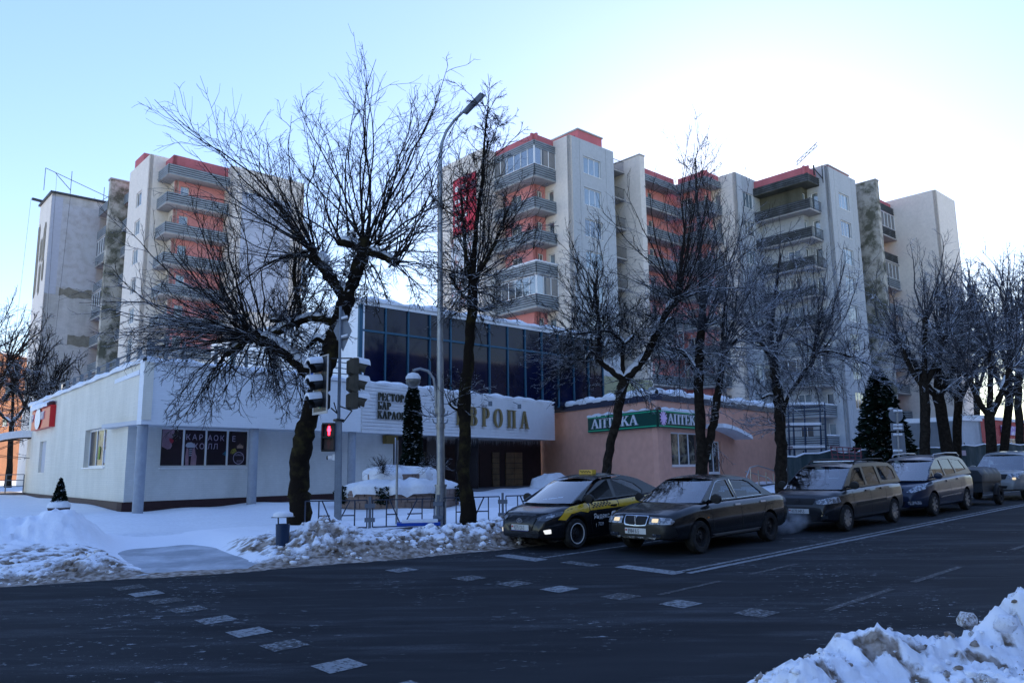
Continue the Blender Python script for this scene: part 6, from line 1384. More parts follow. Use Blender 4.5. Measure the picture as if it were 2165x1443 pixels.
# pavement fence
FN = nmat('fence_blue', (.03, .04, .065), rough=.5); YF = [(640, 19.0), (782, 19.15), (925, 19.6), (1063, 20.1), (1180, 20.6)]
fnc = thing('fence', 'low dark metal pedestrian fence standing in the snow', 'fence', (*P3(782, 1100, 19.15)[:2], 0)); fo = np.array(fnc.location)[:2]
def FP(px): Y = float(np.interp(px, [a for a, _ in YF], [b for _, b in YF])); q = P3(px, 1080, Y); return np.array([q[0]-fo[0], q[1]-fo[1]]), g(Y)
def fpanel(x0, x1, flip):
    (p, gz), (q, _) = FP(x0), FP(x1); za, zb2 = gz+.28, gz+.92
    def b(u0, v0, u1, v1, w=.028): A = p+(q-p)*u0; B = p+(q-p)*u1; M.bar((*A, za+(zb2-za)*v0), (*B, za+(zb2-za)*v1), w)
    M = MB(); b(0, 1, 1, 1); b(0, 0, 1, 0); b(0, 0, 0, 1); b(1, 0, 1, 1); b(.22, 0, .22, 1); b(.80, 0, .80, 1)
    b(.22, .45, .40, .45); b(.56, .45, .80, .45); b(.46, 0, .27, 1); b(.50, 0, .72, 1); M.obj('fence_panel', FN, fnc)
for x0, x1 in ((645, 776), (788, 918), (938, 1056), (1070, 1180)): fpanel(x0, x1, 0)
for px in (782, 926, 1063):
    p, gz = FP(px); M = MB(); M.box((p[0]-.03, p[1]-.03, gz), (p[0]+.03, p[1]+.03, gz+1.0)); M.obj('post', nmat('fence_grey', (.12, .14, .17), rough=.5), fnc)
    for z in (.45, .78): M = MB(); M.box((p[0]-.12, p[1]-.04, gz+z-.05), (p[0]+.12, p[1]+.04, gz+z+.05)); M.obj('clamp', nmat('fence_grey', (.12, .14, .17)), fnc)
# litter bin
bn0 = P3(597, 1140, 16.0); kb = 16.0/FPX; gz = g(16.0); bn = thing('litter_bin', 'dark blue litter bin with a snow covered lid leaning out of the snow', 'bin', (bn0[0], bn0[1], gz)); NB = nmat('bin_navy', (.015, .035, .08), rough=.45)
zt_ = P3(597, 1107, 16.0)[2]-gz; z0_ = zt_-.42; M = MB(); M.lathe([(.125, z0_), (.14, zt_), (.125, zt_), (.115, z0_+.02), (0, z0_+.02)], 20); M.obj('bin_body', NB, bn, 40)
zl_ = P3(597, 1093, 16.0)[2]-gz
M = MB(); M.tube([(-.09, 0, zt_-.02), (-.10, 0, zl_)], .014, 6); M.tube([(.09, 0, zt_-.02), (.08, 0, zl_)], .014, 6); M.obj('lid_post', HB, bn)
M = MB(); M.box((-.2, -.14, zl_), (.2, .14, zl_+.015)); M.obj('lid', HB, bn); M = MB(); M.lathe([(.2, zl_+.015), (.19, zl_+.08), (.1, zl_+.12), (0, zl_+.13)], 18, 'z'); M.obj('snow_cap', SNOW, bn, 60)
# blue bench-like board half buried
bb = P3(885, 1108, 19.3); bl = thing('blue_board', 'flat blue board lying in the snow by the lamp post with white snow on it', 'board', (bb[0], bb[1], g(19.3)+.30), .12); M = MB(); M.box((-.52, -.25, 0), (.52, .25, .07)); M.obj('board', nmat('board_blue', (.01, .06, .35), rough=.4), bl); M = MB(); M.box((-.40, -.24, .074), (.46, .26, .13)); M.obj('snow_cap', SNOW, bl)
# ------------------------------------------------------------------ far right: fence, signs, scaffold, shops
NET = nmat('green_netting', (.02, .042, .045), rough=.8, col2=(.045, .07, .075), vscale=.9, thr=(.45, .6), snow=.3)
cf = thing('construction_fence', 'green netting construction fence in front of the apartment entrance', 'fence', (*P3(1700, 985, 44)[:2], 0)); co_ = np.array(cf.location)[:2]
fx = [(1664, 964, 40), (1700, 958, 42), (1760, 950, 45), (1800, 955, 46), (1822, 950, 46), (1900, 946, 48), (1960, 945, 50), (2040, 940, 52), (2080, 938, 54), (2130, 936, 57), (2180, 938, 60)]
for i in range(len(fx)-1):
    (xa, ya, Ya), (xb, yb_, Yb) = fx[i], fx[i+1]; p, q = P3(xa, ya, Ya), P3(xb, yb_, Yb); M = MB(); n_ = 6
    for j in range(n_):
        def pt_(t, z): 
            v = p+(q-p)*t; sag = -.10*math.sin(PI*t)*(1+.4*math.sin(i*3)); zz = (v[2]+sag) if z else g(v[1])-.1; return (v[0]-co_[0], v[1]-co_[1]+.05*math.sin(t*17+i), zz)
        M.quad(pt_(j/n_, 0), pt_((j+1)/n_, 0), pt_((j+1)/n_, 1), pt_(j/n_, 1))
    M.obj('netting', NET, cf); M = MB(); x, y, z = p; M.tube([(x-co_[0], y-co_[1]+.06, g(y)-.2), (x-co_[0], y-co_[1]+.06, z+.15)], .04, 6); M.obj('post', BARM, cf)
    M = MB(); M.tube([(p[0]-co_[0], p[1]-co_[1], p[2]), (*(np.array((p+q)/2)[:2]-co_), (p[2]+q[2])/2-.1), (q[0]-co_[0], q[1]-co_[1], q[2])], .045, 6); M.obj('snow_cap', SNOW, cf, 60)
def note(px, py, Y, lab): q = P3(px, py, Y-.15); M = MB(); M.box((-.13, -.01, -.17), (.13, .01, .17)); M.obj('notice', nmat('notice_pink', (.55, .42, .44)), None, None, label=lab, cat='notice', group='notices on the green fence', loc=tuple(q))
note(1845, 958, 46.5, 'small paper notice on the green fence left of the double road sign'); note(1947, 953, 49.6, 'pinkish paper notice on the green fence behind the minivan'); note(2038, 957, 51.8, 'white paper notice on the green fence right of the tree stems')
# red mesh barrier
rb = P3(1792, 962, 43); ba = thing('barrier', 'tilted red lattice barrier leaning on the green fence', 'barrier', tuple(rb)); M = MB(); RBR = nmat('barrier_red', (.16, .05, .06), rough=.6)
for k in range(5): M.bar((-.9, 0, .5-k*.22), (.75+k*.02, 0, .35-k*.2), .05)
for k in range(6): M.bar((-.9+k*.33, 0, .5-k*.03), (-.8+k*.3, 0, -.45), .04)
M.obj('lattice', RBR, ba)
YQ = 37.; kq = YQ/FPX; sq = P3(1900, 1010, YQ); ds = thing('road_sign', 'grey backs of a round and two rectangular road signs on one pole', 'sign', (sq[0], sq[1], g(YQ)))
def QV(px, py): q = P3(px, py, YQ); return Vector((q[0]-sq[0], q[1]-sq[1], q[2]-g(YQ)))
M = MB(); M.tube([(0, 0, 0), tuple(QV(1896, 862))], 2.4*kq, 8); M.obj('pole', GALV, ds, 40); c = QV(1895, 877)
M = MB(); M.lathe([(0, .03), (15*kq, .03), (15*kq, .05), (0, .05)], 28, 'y', tuple(c)); M.obj('round_plate', SB, ds, 40)
for (xa, ya, xb, yb_) in ((1883, 894, 1912, 910), (1885, 914, 1917, 962)):
    a, b = QV(xa, ya), QV(xb, yb_); M = MB(); M.box((a.x, .03, b.z), (b.x, .05, a.z)); M.obj('sign_plate', SB, ds)
M = MB()
for py in (868, 898, 905, 918, 952): M.tube([QV(1889, py), QV(1907, py)], .06, 7)
M.obj('snow_cap', SNOW, ds, 60)
# scaffold at the foot of block 3
sc_ = thing('scaffold', 'blue steel scaffold with snowy plank decks at the foot of the grey balconies', 'scaffold', (*P3(1700, 960, 46)[:2], 0)); so_ = np.array(sc_.location)[:2]; SCB = nmat('scaffold_blue', (.03, .05, .09), rough=.6)
for dy in (0, 1.6):
    for px in (1666, 1676, 1700, 1733, 1743):
        a, b = P3(px+dy*2, 965, 46+dy), P3(px, 850, 46+dy); M = MB(); M.tube([(a[0]-so_[0], a[1]-so_[1], g(46)), (b[0]-so_[0], b[1]-so_[1], b[2])], .035, 6); M.obj('standard', SCB, sc_)
    for py in (862, 870, 898, 910, 945): 
        a, b = P3(1664, py, 46+dy), P3(1745, py-2, 46+dy); M = MB(); M.bar((a[0]-so_[0], a[1]-so_[1], a[2]), (b[0]-so_[0], b[1]-so_[1], b[2]), .05); M.obj('ledger', SCB, sc_)
for py, xa, xb in ((856, 1672, 1742), (899, 1670, 1736), (947, 1676, 1744)):
    a, b = P3(xa, py, 46), P3(xb, py-2, 46); M = MB(); M.box((a[0]-so_[0], a[1]-so_[1], a[2]-.06), (b[0]-so_[0], b[1]-so_[1]+1.6, a[2])); M.obj('deck', BARM, sc_); M = MB(); M.box((a[0]-so_[0], a[1]-so_[1]-.03, a[2]+.004), (b[0]-so_[0], b[1]-so_[1]+1.6, a[2]+.16)); M.obj('snow_cap', SNOW, sc_)
# far shop and white block
def farbox(name, label, cat, x0, x1, yt, Y0, Y1, m, wins=(), wm=None, snow=True, depth=10):
    a = P3(x0, yt, Y0); b = P3(x1, yt, Y1); t = thing(name, label, cat, (a[0], a[1], 0)); M = MB(); zt2 = a[2]; P = (0., 0.); Q = (b[0]-a[0], b[1]-a[1]); Lq = math.hypot(*Q)
    hs_ = [(Lq*u0, Lq*u1, zt2*v0, zt2*v1) for u0, u1, v0, v1 in wins]; wall(M, P, Q, .3, zt2, hs_); M.obj('wall', m, t)
    d = np.array(Q)/Lq; nn = np.array([-d[1], d[0]]); M = MB(); M.prism([tuple(nn*.35), tuple(np.array(Q)+nn*.35), tuple(np.array(Q)+nn*depth), tuple(nn*depth)], .3, zt2-.05); M.obj('building_core', wm or m, t)
    M = MB(); wall(M, tuple(nn*depth), P, .3, zt2, ()); M.obj('wall', m, t); M = MB(); wall(M, Q, tuple(np.array(Q)+nn*depth), .3, zt2, ()); M.obj('wall', m, t)
    for h in hs_: window(t, P, Q, h[0], h[1], h[2], h[3], 3, gm=WGLASS)
    if snow: M = MB(); M.prism([tuple(-nn*.2), tuple(np.array(Q)-nn*.2), tuple(np.array(Q)+nn*depth), tuple(nn*depth)], zt2+.004, zt2+.3); M.obj('roof_snow', SNOW, t)
    return t, a, b
REDW = nmat('red_shop_wall', (.42, .04, .045), rough=.7, var=.15, vscale=.5)
t_, a_, b_ = farbox('shop_building', 'low red shop with a lilac sign and snow on its roof', 'shop', 2070, 2230, 884, 72, 92, REDW, [(.06, .16, .25, .8), (.3, .46, .1, .72), (.52, .66, .1, .7)])
M = MB(); q = (b_-a_); M.bar((q[0]*.22, q[1]*.22-.15, a_[2]-.9), (q[0]*.4, q[1]*.4-.15, a_[2]-.9), .1, .9); M.obj('sign_board', nmat('lilac_sign', (.35, .22, .5), col2=(.7, .65, .75), vscale=3, thr=(.5, .55)), t_)
farbox('building', 'small pale grey building between the trees and the red shop', 'building', 2026, 2072, 888, 70, 72, PALE, [(.2, .8, .2, .6)], depth=9)
ORG = nmat('orange_brick', (.50, .20, .09), rough=.9, var=.25, vscale=.5)
farbox('apartment_building', 'distant orange brick apartment house at the left edge', 'building', -260, 66, 697, 118, 150, ORG, [(.76, .8, .9, .94), (.84, .88, .9, .94), (.9, .94, .9, .94), (.84, .88, .7, .76), (.9, .94, .7, .76), (.84, .88, .45, .52), (.9, .94, .45, .52)], depth=14)
# entrance awning of the left wall with rail and stone base
LO = V2(*D_); aw = thing('entrance_awning', 'curved snow-covered entrance awning on the left end of the restaurant', 'awning', (*D_, 0))
nD = V2(-dDA[1], dDA[0]); zA = P3(72, 925, D_[1])[2]; M = MB(); N = 12
for i in range(N):
    u0, u1 = i/N, (i+1)/N; f0, f1 = lambda u: (D_-dDA*.2-nD*(3.4*u)), None
    za_, zb_ = zA-1.3*u0**2.2, zA-1.3*u1**2.2; pa, pb2 = f0(u0), f0(u1)
    A1_, A2_, B1_, B2_2 = pa+dDA*1.4, pa-dDA*1.6, pb2+dDA*1.4, pb2-dDA*1.6
    M.add([(*q2(A1_), za_), (*q2(B1_), zb_), (*q2(B2_2), zb_), (*q2(A2_), za_), (*q2(A1_), za_+.35), (*q2(B1_), zb_+.35), (*q2(B2_2), zb_+.35), (*q2(A2_), za_+.35)], [(0,3,2,1),(4,5,6,7),(0,1,5,4),(2,3,7,6)]+([(1,2,6,5)] if i == N-1 else [])+([(3,0,4,7)] if i == 0 else []))
M.obj('snow_cap', SNOW, aw, 50)
M = MB()
for dd in (1.3, -1.5):
    pts = [(*q2(D_-dDA*.2-nD*(3.4*u)+dDA*dd), zA-.05-1.3*u**2.2) for u in np.linspace(0, 1, 10)]; M.tube(pts, .04, 6); M.bar(pts[0], (pts[5][0], pts[5][1], zA-.9), .03); M.bar((pts[0][0], pts[0][1], zA-1.1), (pts[5][0], pts[5][1], zA-.9), .03)
M.obj('awning_frame', HB, aw)
pf = thing('entrance_platform', 'pink stone clad entrance platform with a rail under the curved awning', 'platform', (*D_, 0)); zc_ = P3(60, 1040, D_[1])[2]
M = MB(); M.prism([q2(D_+dDA*.7-nD*2.6), q2(D_+dDA*.7-nD*.05), q2(D_-dDA*4-nD*.05), q2(D_-dDA*4-nD*2.6)], 0, zc_); M.obj('core', nmat('mortar', (.18, .15, .14)), pf)
for k in range(3):
    for j in range(7):
        w_ = 2.5/7; u = .06+j*w_+random.uniform(-.04, .04); p = D_+dDA*(.71); M = MB(); z0_ = .3+(zc_-.3)*k/3; z1_ = z0_+(zc_-.3)/3-.03; a, b = p-nD*(u+w_-.03), p-nD*u; M.prism([q2(a), q2(a+dDA*.05), q2(b+dDA*.05), q2(b)][::-1], z0_, z1_); M.obj('stone', STP, pf)
M = MB(); 
for z in (.35, .65, .95): M.bar((*q2(D_+dDA*.6-nD*2.5), zc_+z), (*q2(D_+dDA*.6-nD*.1), zc_+z), .04)
for u in (.1, .9, 1.7, 2.5): M.bar((*q2(D_+dDA*.6-nD*u), zc_), (*q2(D_+dDA*.6-nD*u), zc_+.95), .04)
M.obj('rail', RL, pf)
# ------------------------------------------------------------------ vehicles
BLK = nmat('car_paint_black', (.006, .007, .009), rough=.22, spec=.3, coat=.35); NVY = nmat('car_paint_dark_navy', (.006, .010, .020), rough=.35, spec=.5, coat=.7)
GRM = nmat('car_paint_graphite', (.010, .012, .017), rough=.28, spec=.35, coat=.35, var=.25, vscale=2); BLU = nmat('car_paint_blue_grey', (.010, .022, .055), rough=.3, spec=.35, coat=.35, var=.25, vscale=2)
SIL = nmat('car_paint_grey_silver', (.20, .21, .21), rough=.38, spec=.5, coat=.5); PLA = nmat('black_plastic', (.012, .012, .013), rough=.65); RUB = nmat('tyre_rubber', (.014, .014, .015), rough=.9, spec=.15, var=.4, vscale=9, col2=(.05, .05, .05))
CHR = nmat('chrome', (.55, .56, .58), rough=.18, metal=1); ALU = nmat('alloy_rim', (.30, .31, .33), rough=.35, metal=.8); STEEL = nmat('dark_steel_rim', (.03, .03, .032), rough=.5, metal=.3)
CG = glassmat('car_glass', (.42, .50, .56), 1.5, .20); CGD = glassmat('car_glass_side', (.34, .40, .45), 1.45, .04); LENS = nmat('headlamp_lens', (.42, .45, .50), rough=.08, spec=1.0, col2=(.10, .11, .13), vscale=14, thr=(.45, .55)); LENSD = nmat('headlamp_dark', (.02, .025, .035), rough=.06, spec=1.0, col2=(.25, .28, .34), vscale=14, thr=(.6, .66))
LON = nmat('headlamp_lit', (.5, .42, .3), emit=((1, .78, .45), .16)); LONW = nmat('foglamp_lit', (.6, .6, .6), emit=((1, .97, .9), .16)); YLW = nmat('taxi_yellow', (.62, .38, .02), rough=.35, coat=.5); PLT = nmat('plate_white', (.62, .62, .60), rough=.5); INK = nmat('plate_ink', (.02, .02, .02)); WHT = nmat('decal_white', (.75, .75, .75)); SEAT = nmat('seat_fabric', (.02, .02, .023), rough=.95); SNP = nmat('road_salt_dust', (.13, .13, .13), rough=.9)
SK = nmat('skin', (.38, .19, .13), rough=.6)
def sm(x, xs, ys): return float(np.interp(x, xs, ys))
def patchmesh(name, bvh, poly, axis, off, m, parent, sub=4, sign=1, thick=0):
    """polygon seen from the side (x,z), front (y,z) or top (x,y) laid on the body surface"""
    bm = bmesh.new()
    vs = [bm.verts.new((p[0], p[1], 0)) for p in poly]; bm.faces.new(vs); bmesh.ops.triangulate(bm, faces=bm.faces[:])
    for _ in range(sub): 
        L_ = [e for e in bm.edges if e.calc_length() > .10]
        if not L_: break
        bmesh.ops.subdivide_edges(bm, edges=L_, cuts=1)
        bmesh.ops.triangulate(bm, faces=[f for f in bm.faces if len(f.verts) > 3])
    for v in bm.verts:
        a, b = v.co.x, v.co.y
        if axis == 'y': o, d = Vector((a, 3*sign, b)), Vector((0, -sign, 0))
        elif axis == 'x': o, d = Vector((5*sign, a, b)), Vector((-sign, 0, 0))
        else: o, d = Vector((a, b, 4)), Vector((0, 0, -1))
        h = bvh.ray_cast(o, d)
        if h[0] is None: h = bvh.find_nearest(Vector((o.x*.5, a if axis == 'x' else o.y*.3, b)) if axis == 'x' else Vector((a, .8*sign, b)))
        n_ = h[1] if h[1].dot(d) < 0 else -h[1]; v.co = h[0]+n_*off-d*off*.5
    bmesh.ops.recalc_face_normals(bm, faces=bm.faces[:])
    me = bpy.data.meshes.new(name); bm.to_mesh(me); bm.free(); me.materials.append(m); shade(me, 60)
    bmn = me.polygons[0].normal if len(me.polygons) else Vector((0, 0, 1))
    return link(name, me, parent)
def seamstrip(bvh, pts, axis, wid, m, parent, name='panel_gap', off=.003, sign=1):
    V = []; F = []; 
    P = []
    for i in range(len(pts)-1):
        n = max(1, int(math.dist(pts[i], pts[i+1])/.06))
        for k in range(n): P.append((pts[i][0]+(pts[i+1][0]-pts[i][0])*k/n, pts[i][1]+(pts[i+1][1]-pts[i][1])*k/n))
    P.append(pts[-1])
    for i, p in enumerate(P):
        q0, q1 = P[max(0, i-1)], P[min(len(P)-1, i+1)]; dx, dy = q1[0]-q0[0], q1[1]-q0[1]; l = math.hypot(dx, dy) or 1; nx, ny = -dy/l*wid/2, dx/l*wid/2
        for s_ in (1, -1):
            a, b = p[0]+nx*s_, p[1]+ny*s_
            o, d = (Vector((a, 3*sign, b)), Vector((0, -sign, 0))) if axis == 'y' else ((Vector((5, a, b)), Vector((-1, 0, 0))) if axis == 'x' else (Vector((a, b, 4)), Vector((0, 0, -1))))
            h = bvh.ray_cast(o, d)
            if h[0] is None: return None
            V.append(h[0]-d*off)
    for i in range(len(P)-1): F.append((2*i, 2*i+1, 2*i+3, 2*i+2))
    me = fastmesh(name, V, None, [m], F); return link(name, me, parent)
def wheel(parent, x, y, r, wd, style, sgn):
    M = MB(); rr = r*.68; y0, y1 = -wd/2, wd/2
    M.lathe([(rr, y0), (rr*1.05, y0-.006), (r*.93, y0-.004), (r*.985, y0+.025), (r, y0+.05), (r, y1-.05), (r*.985, y1-.025), (r*.93, y1+.004), (rr*1.05, y1+.006), (rr, y1)], 36, 'y')
    w_ = M.obj('wheel', RUB, parent, 40, loc=(x, y, r)); s_ = sgn
    M = MB(); m = {'steel': STEEL, 'alloy': ALU, 'cover': ALU, 'taxi': STEEL}[style]; yo = s_*(wd/2-.02)
    M.lathe([(rr, yo+s_*.018), (rr*.92, yo+s_*.016), (rr*.88, yo-s_*.02), (rr*.86, yo-s_*.05), (0, yo-s_*.055)] if s_ > 0 else [(rr, yo+s_*.018), (rr*.92, yo+s_*.016), (rr*.88, yo-s_*.02), (rr*.86, yo-s_*.05), (0, yo-s_*.055)], 32, 'y')
    if style == 'taxi': M2 = MB(); M2.lathe([(rr*1.03, yo+s_*.026), (rr*.965, yo+s_*.03), (rr*.93, yo+s_*.02)], 36, 'y'); M2.obj('trim_ring', PLT, w_, 50)
    rim = M.obj('rim', STEEL if style in ('steel', 'taxi') else nmat('rim_inner', (.06, .06, .065), rough=.6), w_, 40)
    n = {'steel': 9, 'taxi': 8, 'alloy': 7, 'cover': 9}[style]; M = MB()
    for k in range(n):
        t = 2*PI*k/n
        if style in ('alloy', 'cover'):
            for e in (-.11, .11):
                M.bar((math.cos(t+e*.6)*rr*.18, yo-s_*.005, math.sin(t+e*.6)*rr*.18), (math.cos(t+e)*rr*.93, yo+s_*.006, math.sin(t+e)*rr*.93), .032 if style == 'alloy' else .045, .02, up=(0, 1, 0))
        else: M.lathe([(0, yo-s_*.050), (.022, yo-s_*.050)], 8, 'y', (math.cos(t)*rr*.6, 0, math.sin(t)*rr*.6)); M.bar((math.cos(t)*rr*.3, yo-s_*.03, math.sin(t)*rr*.3), (math.cos(t)*rr*.55, yo-s_*.048, math.sin(t)*rr*.55), .05, .02, up=(0, 1, 0))
    M.lathe([(rr*.24, yo-s_*.02), (rr*.2, yo+s_*.008), (0, yo+s_*.012)], 16, 'y'); M.obj('spokes' if style in ('alloy', 'cover') else 'hub', m, w_, 40)
    return w_
def person(label, loc, rz, jacket, hat=None, lean=0., group=None):
    t = thing('person', label, 'person', loc, rz, group); M = MB()
    def ell(z, rx, ry, x=0): return (z, rx, ry, x)
    rings = [ell(-.05, .17, .14), ell(.15, .17, .13), ell(.32, .20, .13), ell(.42, .22, .12), ell(.48, .17, .10), ell(.52, .075, .075), ell(.57, .06, .065, .015), ell(.60, .072, .085, .02), ell(.66, .078, .10, .02), ell(.72, .076, .105, .015), ell(.78, .062, .09, .01), ell(.815, .03, .05, .0), ell(.82, .001, .001)]
    K = 14
    for z, rx, ry, x in rings:
        for j in range(K): a = 2*PI*j/K; M.v.append((x+ry*math.cos(a), rx*math.sin(a), z))
    for i in range(len(rings)-1):
        for j in range(K): M.f.append((i*K+j, i*K+(j+1) % K, (i+1)*K+(j+1) % K, (i+1)*K+j)); M.m.append(0 if i < 5 else 1)
    nv = len(M.v); M.add([(.115, -.012, .66), (.145, 0, .655), (.115, .012, .66), (.115, 0, .70)], [(0, 1, 3), (1, 2, 3), (0, 2, 1)], 1)
    M.obj('body', [jacket, SK], t, 50)
    M = MB()
    for s_ in (-1, 1): M.tube([(0, s_*.2, .40), (.1, s_*.25, .22), (.28, s_*.2, .15), (.40, s_*.14, .22)], [.06, .055, .045, .035], 8)
    M.obj('jacket_sleeves', jacket, t, 50)
    M = MB(); M.lathe([(.082, .70), (.092, .76), (.075, .82), (.0, .845)], 14, 'z', (.0, 0, 0)); M.obj('hair' if not hat else 'hat', hat or nmat('dark_hair', (.02, .015, .012)), t, 50); return t
def car(name, label, cat, s, n, p, head=None, group=None):
    """p: dictionary of measured outline; local x forward, y left (towards the photographer), z up"""
    xy = RW(s, n); ang = math.atan2(-UR[1], -UR[0])+R(p.get('yaw', 0)); slope = .0235*UR[1]
    root = thing(name, label, cat, (xy[0], xy[1], g(xy[1])), ang, group); root.rotation_euler = (0, math.atan(slope)*1.0, ang)
    L, W, r = p['L'], p['W'], p['r']; xf, xr = p['xf'], p['xr']; hx = np.array(p['top'])[:, 0]; hz = np.array(p['top'])[:, 1]; xF, xB = p['front'], p['back']
    xs = np.unique(np.concatenate([np.linspace(xB, xF, 56), xF-np.array([.01, .03, .06, .1, .16, .24]), xB+np.array([.01, .03, .06, .12, .2])])); V = []; K = 17
    wx, wy = np.array(p['plan'])[:, 0], np.array(p['plan'])[:, 1]; zbx, zby = np.array(p['bot'])[:, 0], np.array(p['bot'])[:, 1]
    for x in xs:
        hw_ = sm(x, wx, wy)*W/2; zt = sm(x, hx, hz); zb_ = sm(x, zbx, zby); dz = zt-zb_; sh = p.get('sh', .06)
        half = [(0, zt+.025), (.5, zt+.02), (.80, zt+.004), (.90, zt-.02), (.955, zt-sh), (.985, zt-sh-.10*dz), (1.0, zt-.45*dz), (.995, zt-.68*dz), (.965, zb_+.08*dz), (.90, zb_)]
        ring_ = [(-a*hw_, z) for a, z in half[::-1]]+[(a*hw_, z) for a, z in half[1:]]
        for y, z in ring_: V.append((x, y, z))
    K = 19; F = []
    for i in range(len(xs)-1):
        for j in range(K): F.append((i*K+j, i*K+(j+1) % K, (i+1)*K+(j+1) % K, (i+1)*K+j))
    F.append(tuple(range(K-1, -1, -1))); F.append(tuple((len(xs)-1)*K+j for j in range(K)))
    me = fastmesh('body', V, None, [p['paint'], PLA], F); bm = bmesh.new(); bm.from_mesh(me); bmesh.ops.recalc_face_normals(bm, faces=bm.faces[:]); bm.to_mesh(me); bm.free()
    tmp = link('body', me); cut = []
    M = MB()
    for x in (xf, xr):
        for s_ in (1, -1):
            a, b = s_*(W/2-.30), s_*(W/2+.2)
            pr = [(0, min(a, b)), (r+.055, min(a, b)), (r+.055, max(a, b)), (0, max(a, b))]; C = MB(); C.lathe([(r+.055, min(a, b)), (r+.055, max(a, b))], 32, 'y', (x, 0, r+.01)); nC = len(C.v)
            C.f.append(tuple(range(0, 32))); C.f.append(tuple(range(63, 31, -1))); C.m += [0, 0]; cm = C.mesh('c', [p['paint'], PLA]); bm = bmesh.new(); bm.from_mesh(cm); bmesh.ops.recalc_face_normals(bm, faces=bm.faces[:]); bm.to_mesh(cm); bm.free()
            cm.polygons.foreach_set('material_index', [1]*len(cm.polygons)); co = link('cutter', cm); cut.append(co); md = tmp.modifiers.new('b', 'BOOLEAN'); md.object = co; md.operation = 'DIFFERENCE'; md.solver = 'EXACT'
    bpy.context.view_layer.update(); ev = tmp.evaluated_get(bpy.context.evaluated_depsgraph_get()); nm = bpy.data.meshes.new_from_object(ev); nm.name = 'body'
    for c in cut+[tmp]: bpy.data.objects.remove(c)
    shade(nm, 32); body = link('body', nm, root)
    bvh = BVHTree.FromPolygons([v[:] for v in V], F)
    # ---- cabin
    c = p['cab']; ya, yt = c['ya'], c['yt']; zbelt = c['belt']; A0x, A1x, R1x, R0x = c['A0'], c['A1'], c['R1'], c['R0']; roof = np.array(c['roof'])    # roof: (x,z) from A1 to R1
    zA, zR = c['zA'], c['zR']
    def Y(z, x=0): t = min(max((z-zbelt)/(c['zt']-zbelt), 0), 1.1); return ya+(yt-ya)*t
    side = [(A0x, zA)]+[tuple(q) for q in roof]+[(R0x, zR)]
    def sidepanel(sgn):
        bm = bmesh.new(); loops = [side]+c['wins']; edges = []
        for lp_ in loops:
            vs = [bm.verts.new((q[0], 0, q[1])) for q in lp_]; edges += [bm.edges.new((vs[i], vs[(i+1) % len(vs)])) for i in range(len(vs))]
        bmesh.ops.triangle_fill(bm, edges=edges, use_beauty=True, use_dissolve=False)
        for v in bm.verts: v.co.y = sgn*Y(v.co.z)
        bmesh.ops.recalc_face_normals(bm, faces=bm.faces[:])
        if bm.faces and sum(f.normal.y for f in bm.faces)*sgn < 0: bmesh.ops.reverse_faces(bm, faces=bm.faces[:])
        ret = bmesh.ops.extrude_face_region(bm, geom=bm.faces[:]); 
        for v in [g_ for g_ in ret['geom'] if isinstance(g_, bmesh.types.BMVert)]: v.co.y += sgn*.0; 
        for v in [g_ for g_ in ret['geom'] if isinstance(g_, bmesh.types.BMVert)]: v.co.y += 0
        for v in bm.verts: pass
        ex = set(g_ for g_ in ret['geom'] if isinstance(g_, bmesh.types.BMVert))
        for v in bm.verts:
            if v not in ex: v.co.y -= sgn*.035
        me = bpy.data.meshes.new('cabin_frame'); bm.to_mesh(me); bm.free(); me.materials.append(p['paint']); shade(me, 30); return link('cabin_frame', me, root)
    gm = p.get('glass', CG)
    for sgn in (1, -1):
        sidepanel(sgn)
        for wv in c['wins']:
            M = MB(); M.add([(q[0], sgn*(Y(q[1])-.014), q[1]) for q in wv], [tuple(range(len(wv))) if sgn < 0 else tuple(range(len(wv)-1, -1, -1))]); M.obj('side_window', CGD, root)
            if c.get('chrome') and sgn > 0:
                M = MB(); M.tube([(q[0], Y(q[1])+.003, q[1]) for q in wv+[wv[0], wv[1]]], .007, 5, caps=False); M.obj('window_trim', CHR, root)
    def front(x0, z0, x1, z1, b0, b1, y0, y1, nm_, m, inset, nrow=1):
        M = MB(); n_ = 12
        for j in range(nrow+1):
            v = j/nrow
            for i in range(n_+1):
                w_ = -1+2*i/n_; x = (x0+b0*(1-w_*w_))*(1-v)+(x1+b1*(1-w_*w_))*v; y = w_*((y0-inset)*(1-v)+(y1-inset)*v); z = z0*(1-v)+z1*v; M.v.append((x, y, z))
        for j in range(nrow):
            for i in range(n_): M.f.append((j*(n_+1)+i, j*(n_+1)+i+1, (j+1)*(n_+1)+i+1, (j+1)*(n_+1)+i)); M.m.append(0)
        return M.obj(nm_, m, root, 60)
    wb = c.get('wb', .16); zr0, zr1 = roof[0][1], roof[-1][1]
    front(A0x+.01, zA, roof[0][0], zr0, wb, wb*.55, Y(zA), Y(zr0), 'windshield', gm, .02, 4)
    front(R0x-.01, zR, roof[-1][0], zr1, -wb*.6, -wb*.4, Y(zR), Y(zr1), 'rear_window', gm, .02, 3)
    # roof skin
    M = MB(); n_ = 12; m_ = 14; rx = np.linspace(roof[0][0], roof[-1][0], m_+1); dense_x = roof[:, 0][::-1]; dense_z = roof[:, 1][::-1]
    for j, x in enumerate(rx):
        z = float(np.interp(x, dense_x, dense_z)); v = j/m_; bow = wb*.55*(1-v)**4-wb*.4*v**4
        for i in range(n_+1):
            w_ = -1+2*i/n_; M.v.append((x+bow*(1-w_*w_), w_*Y(z), z+.05*(1-abs(w_)**2.5)))
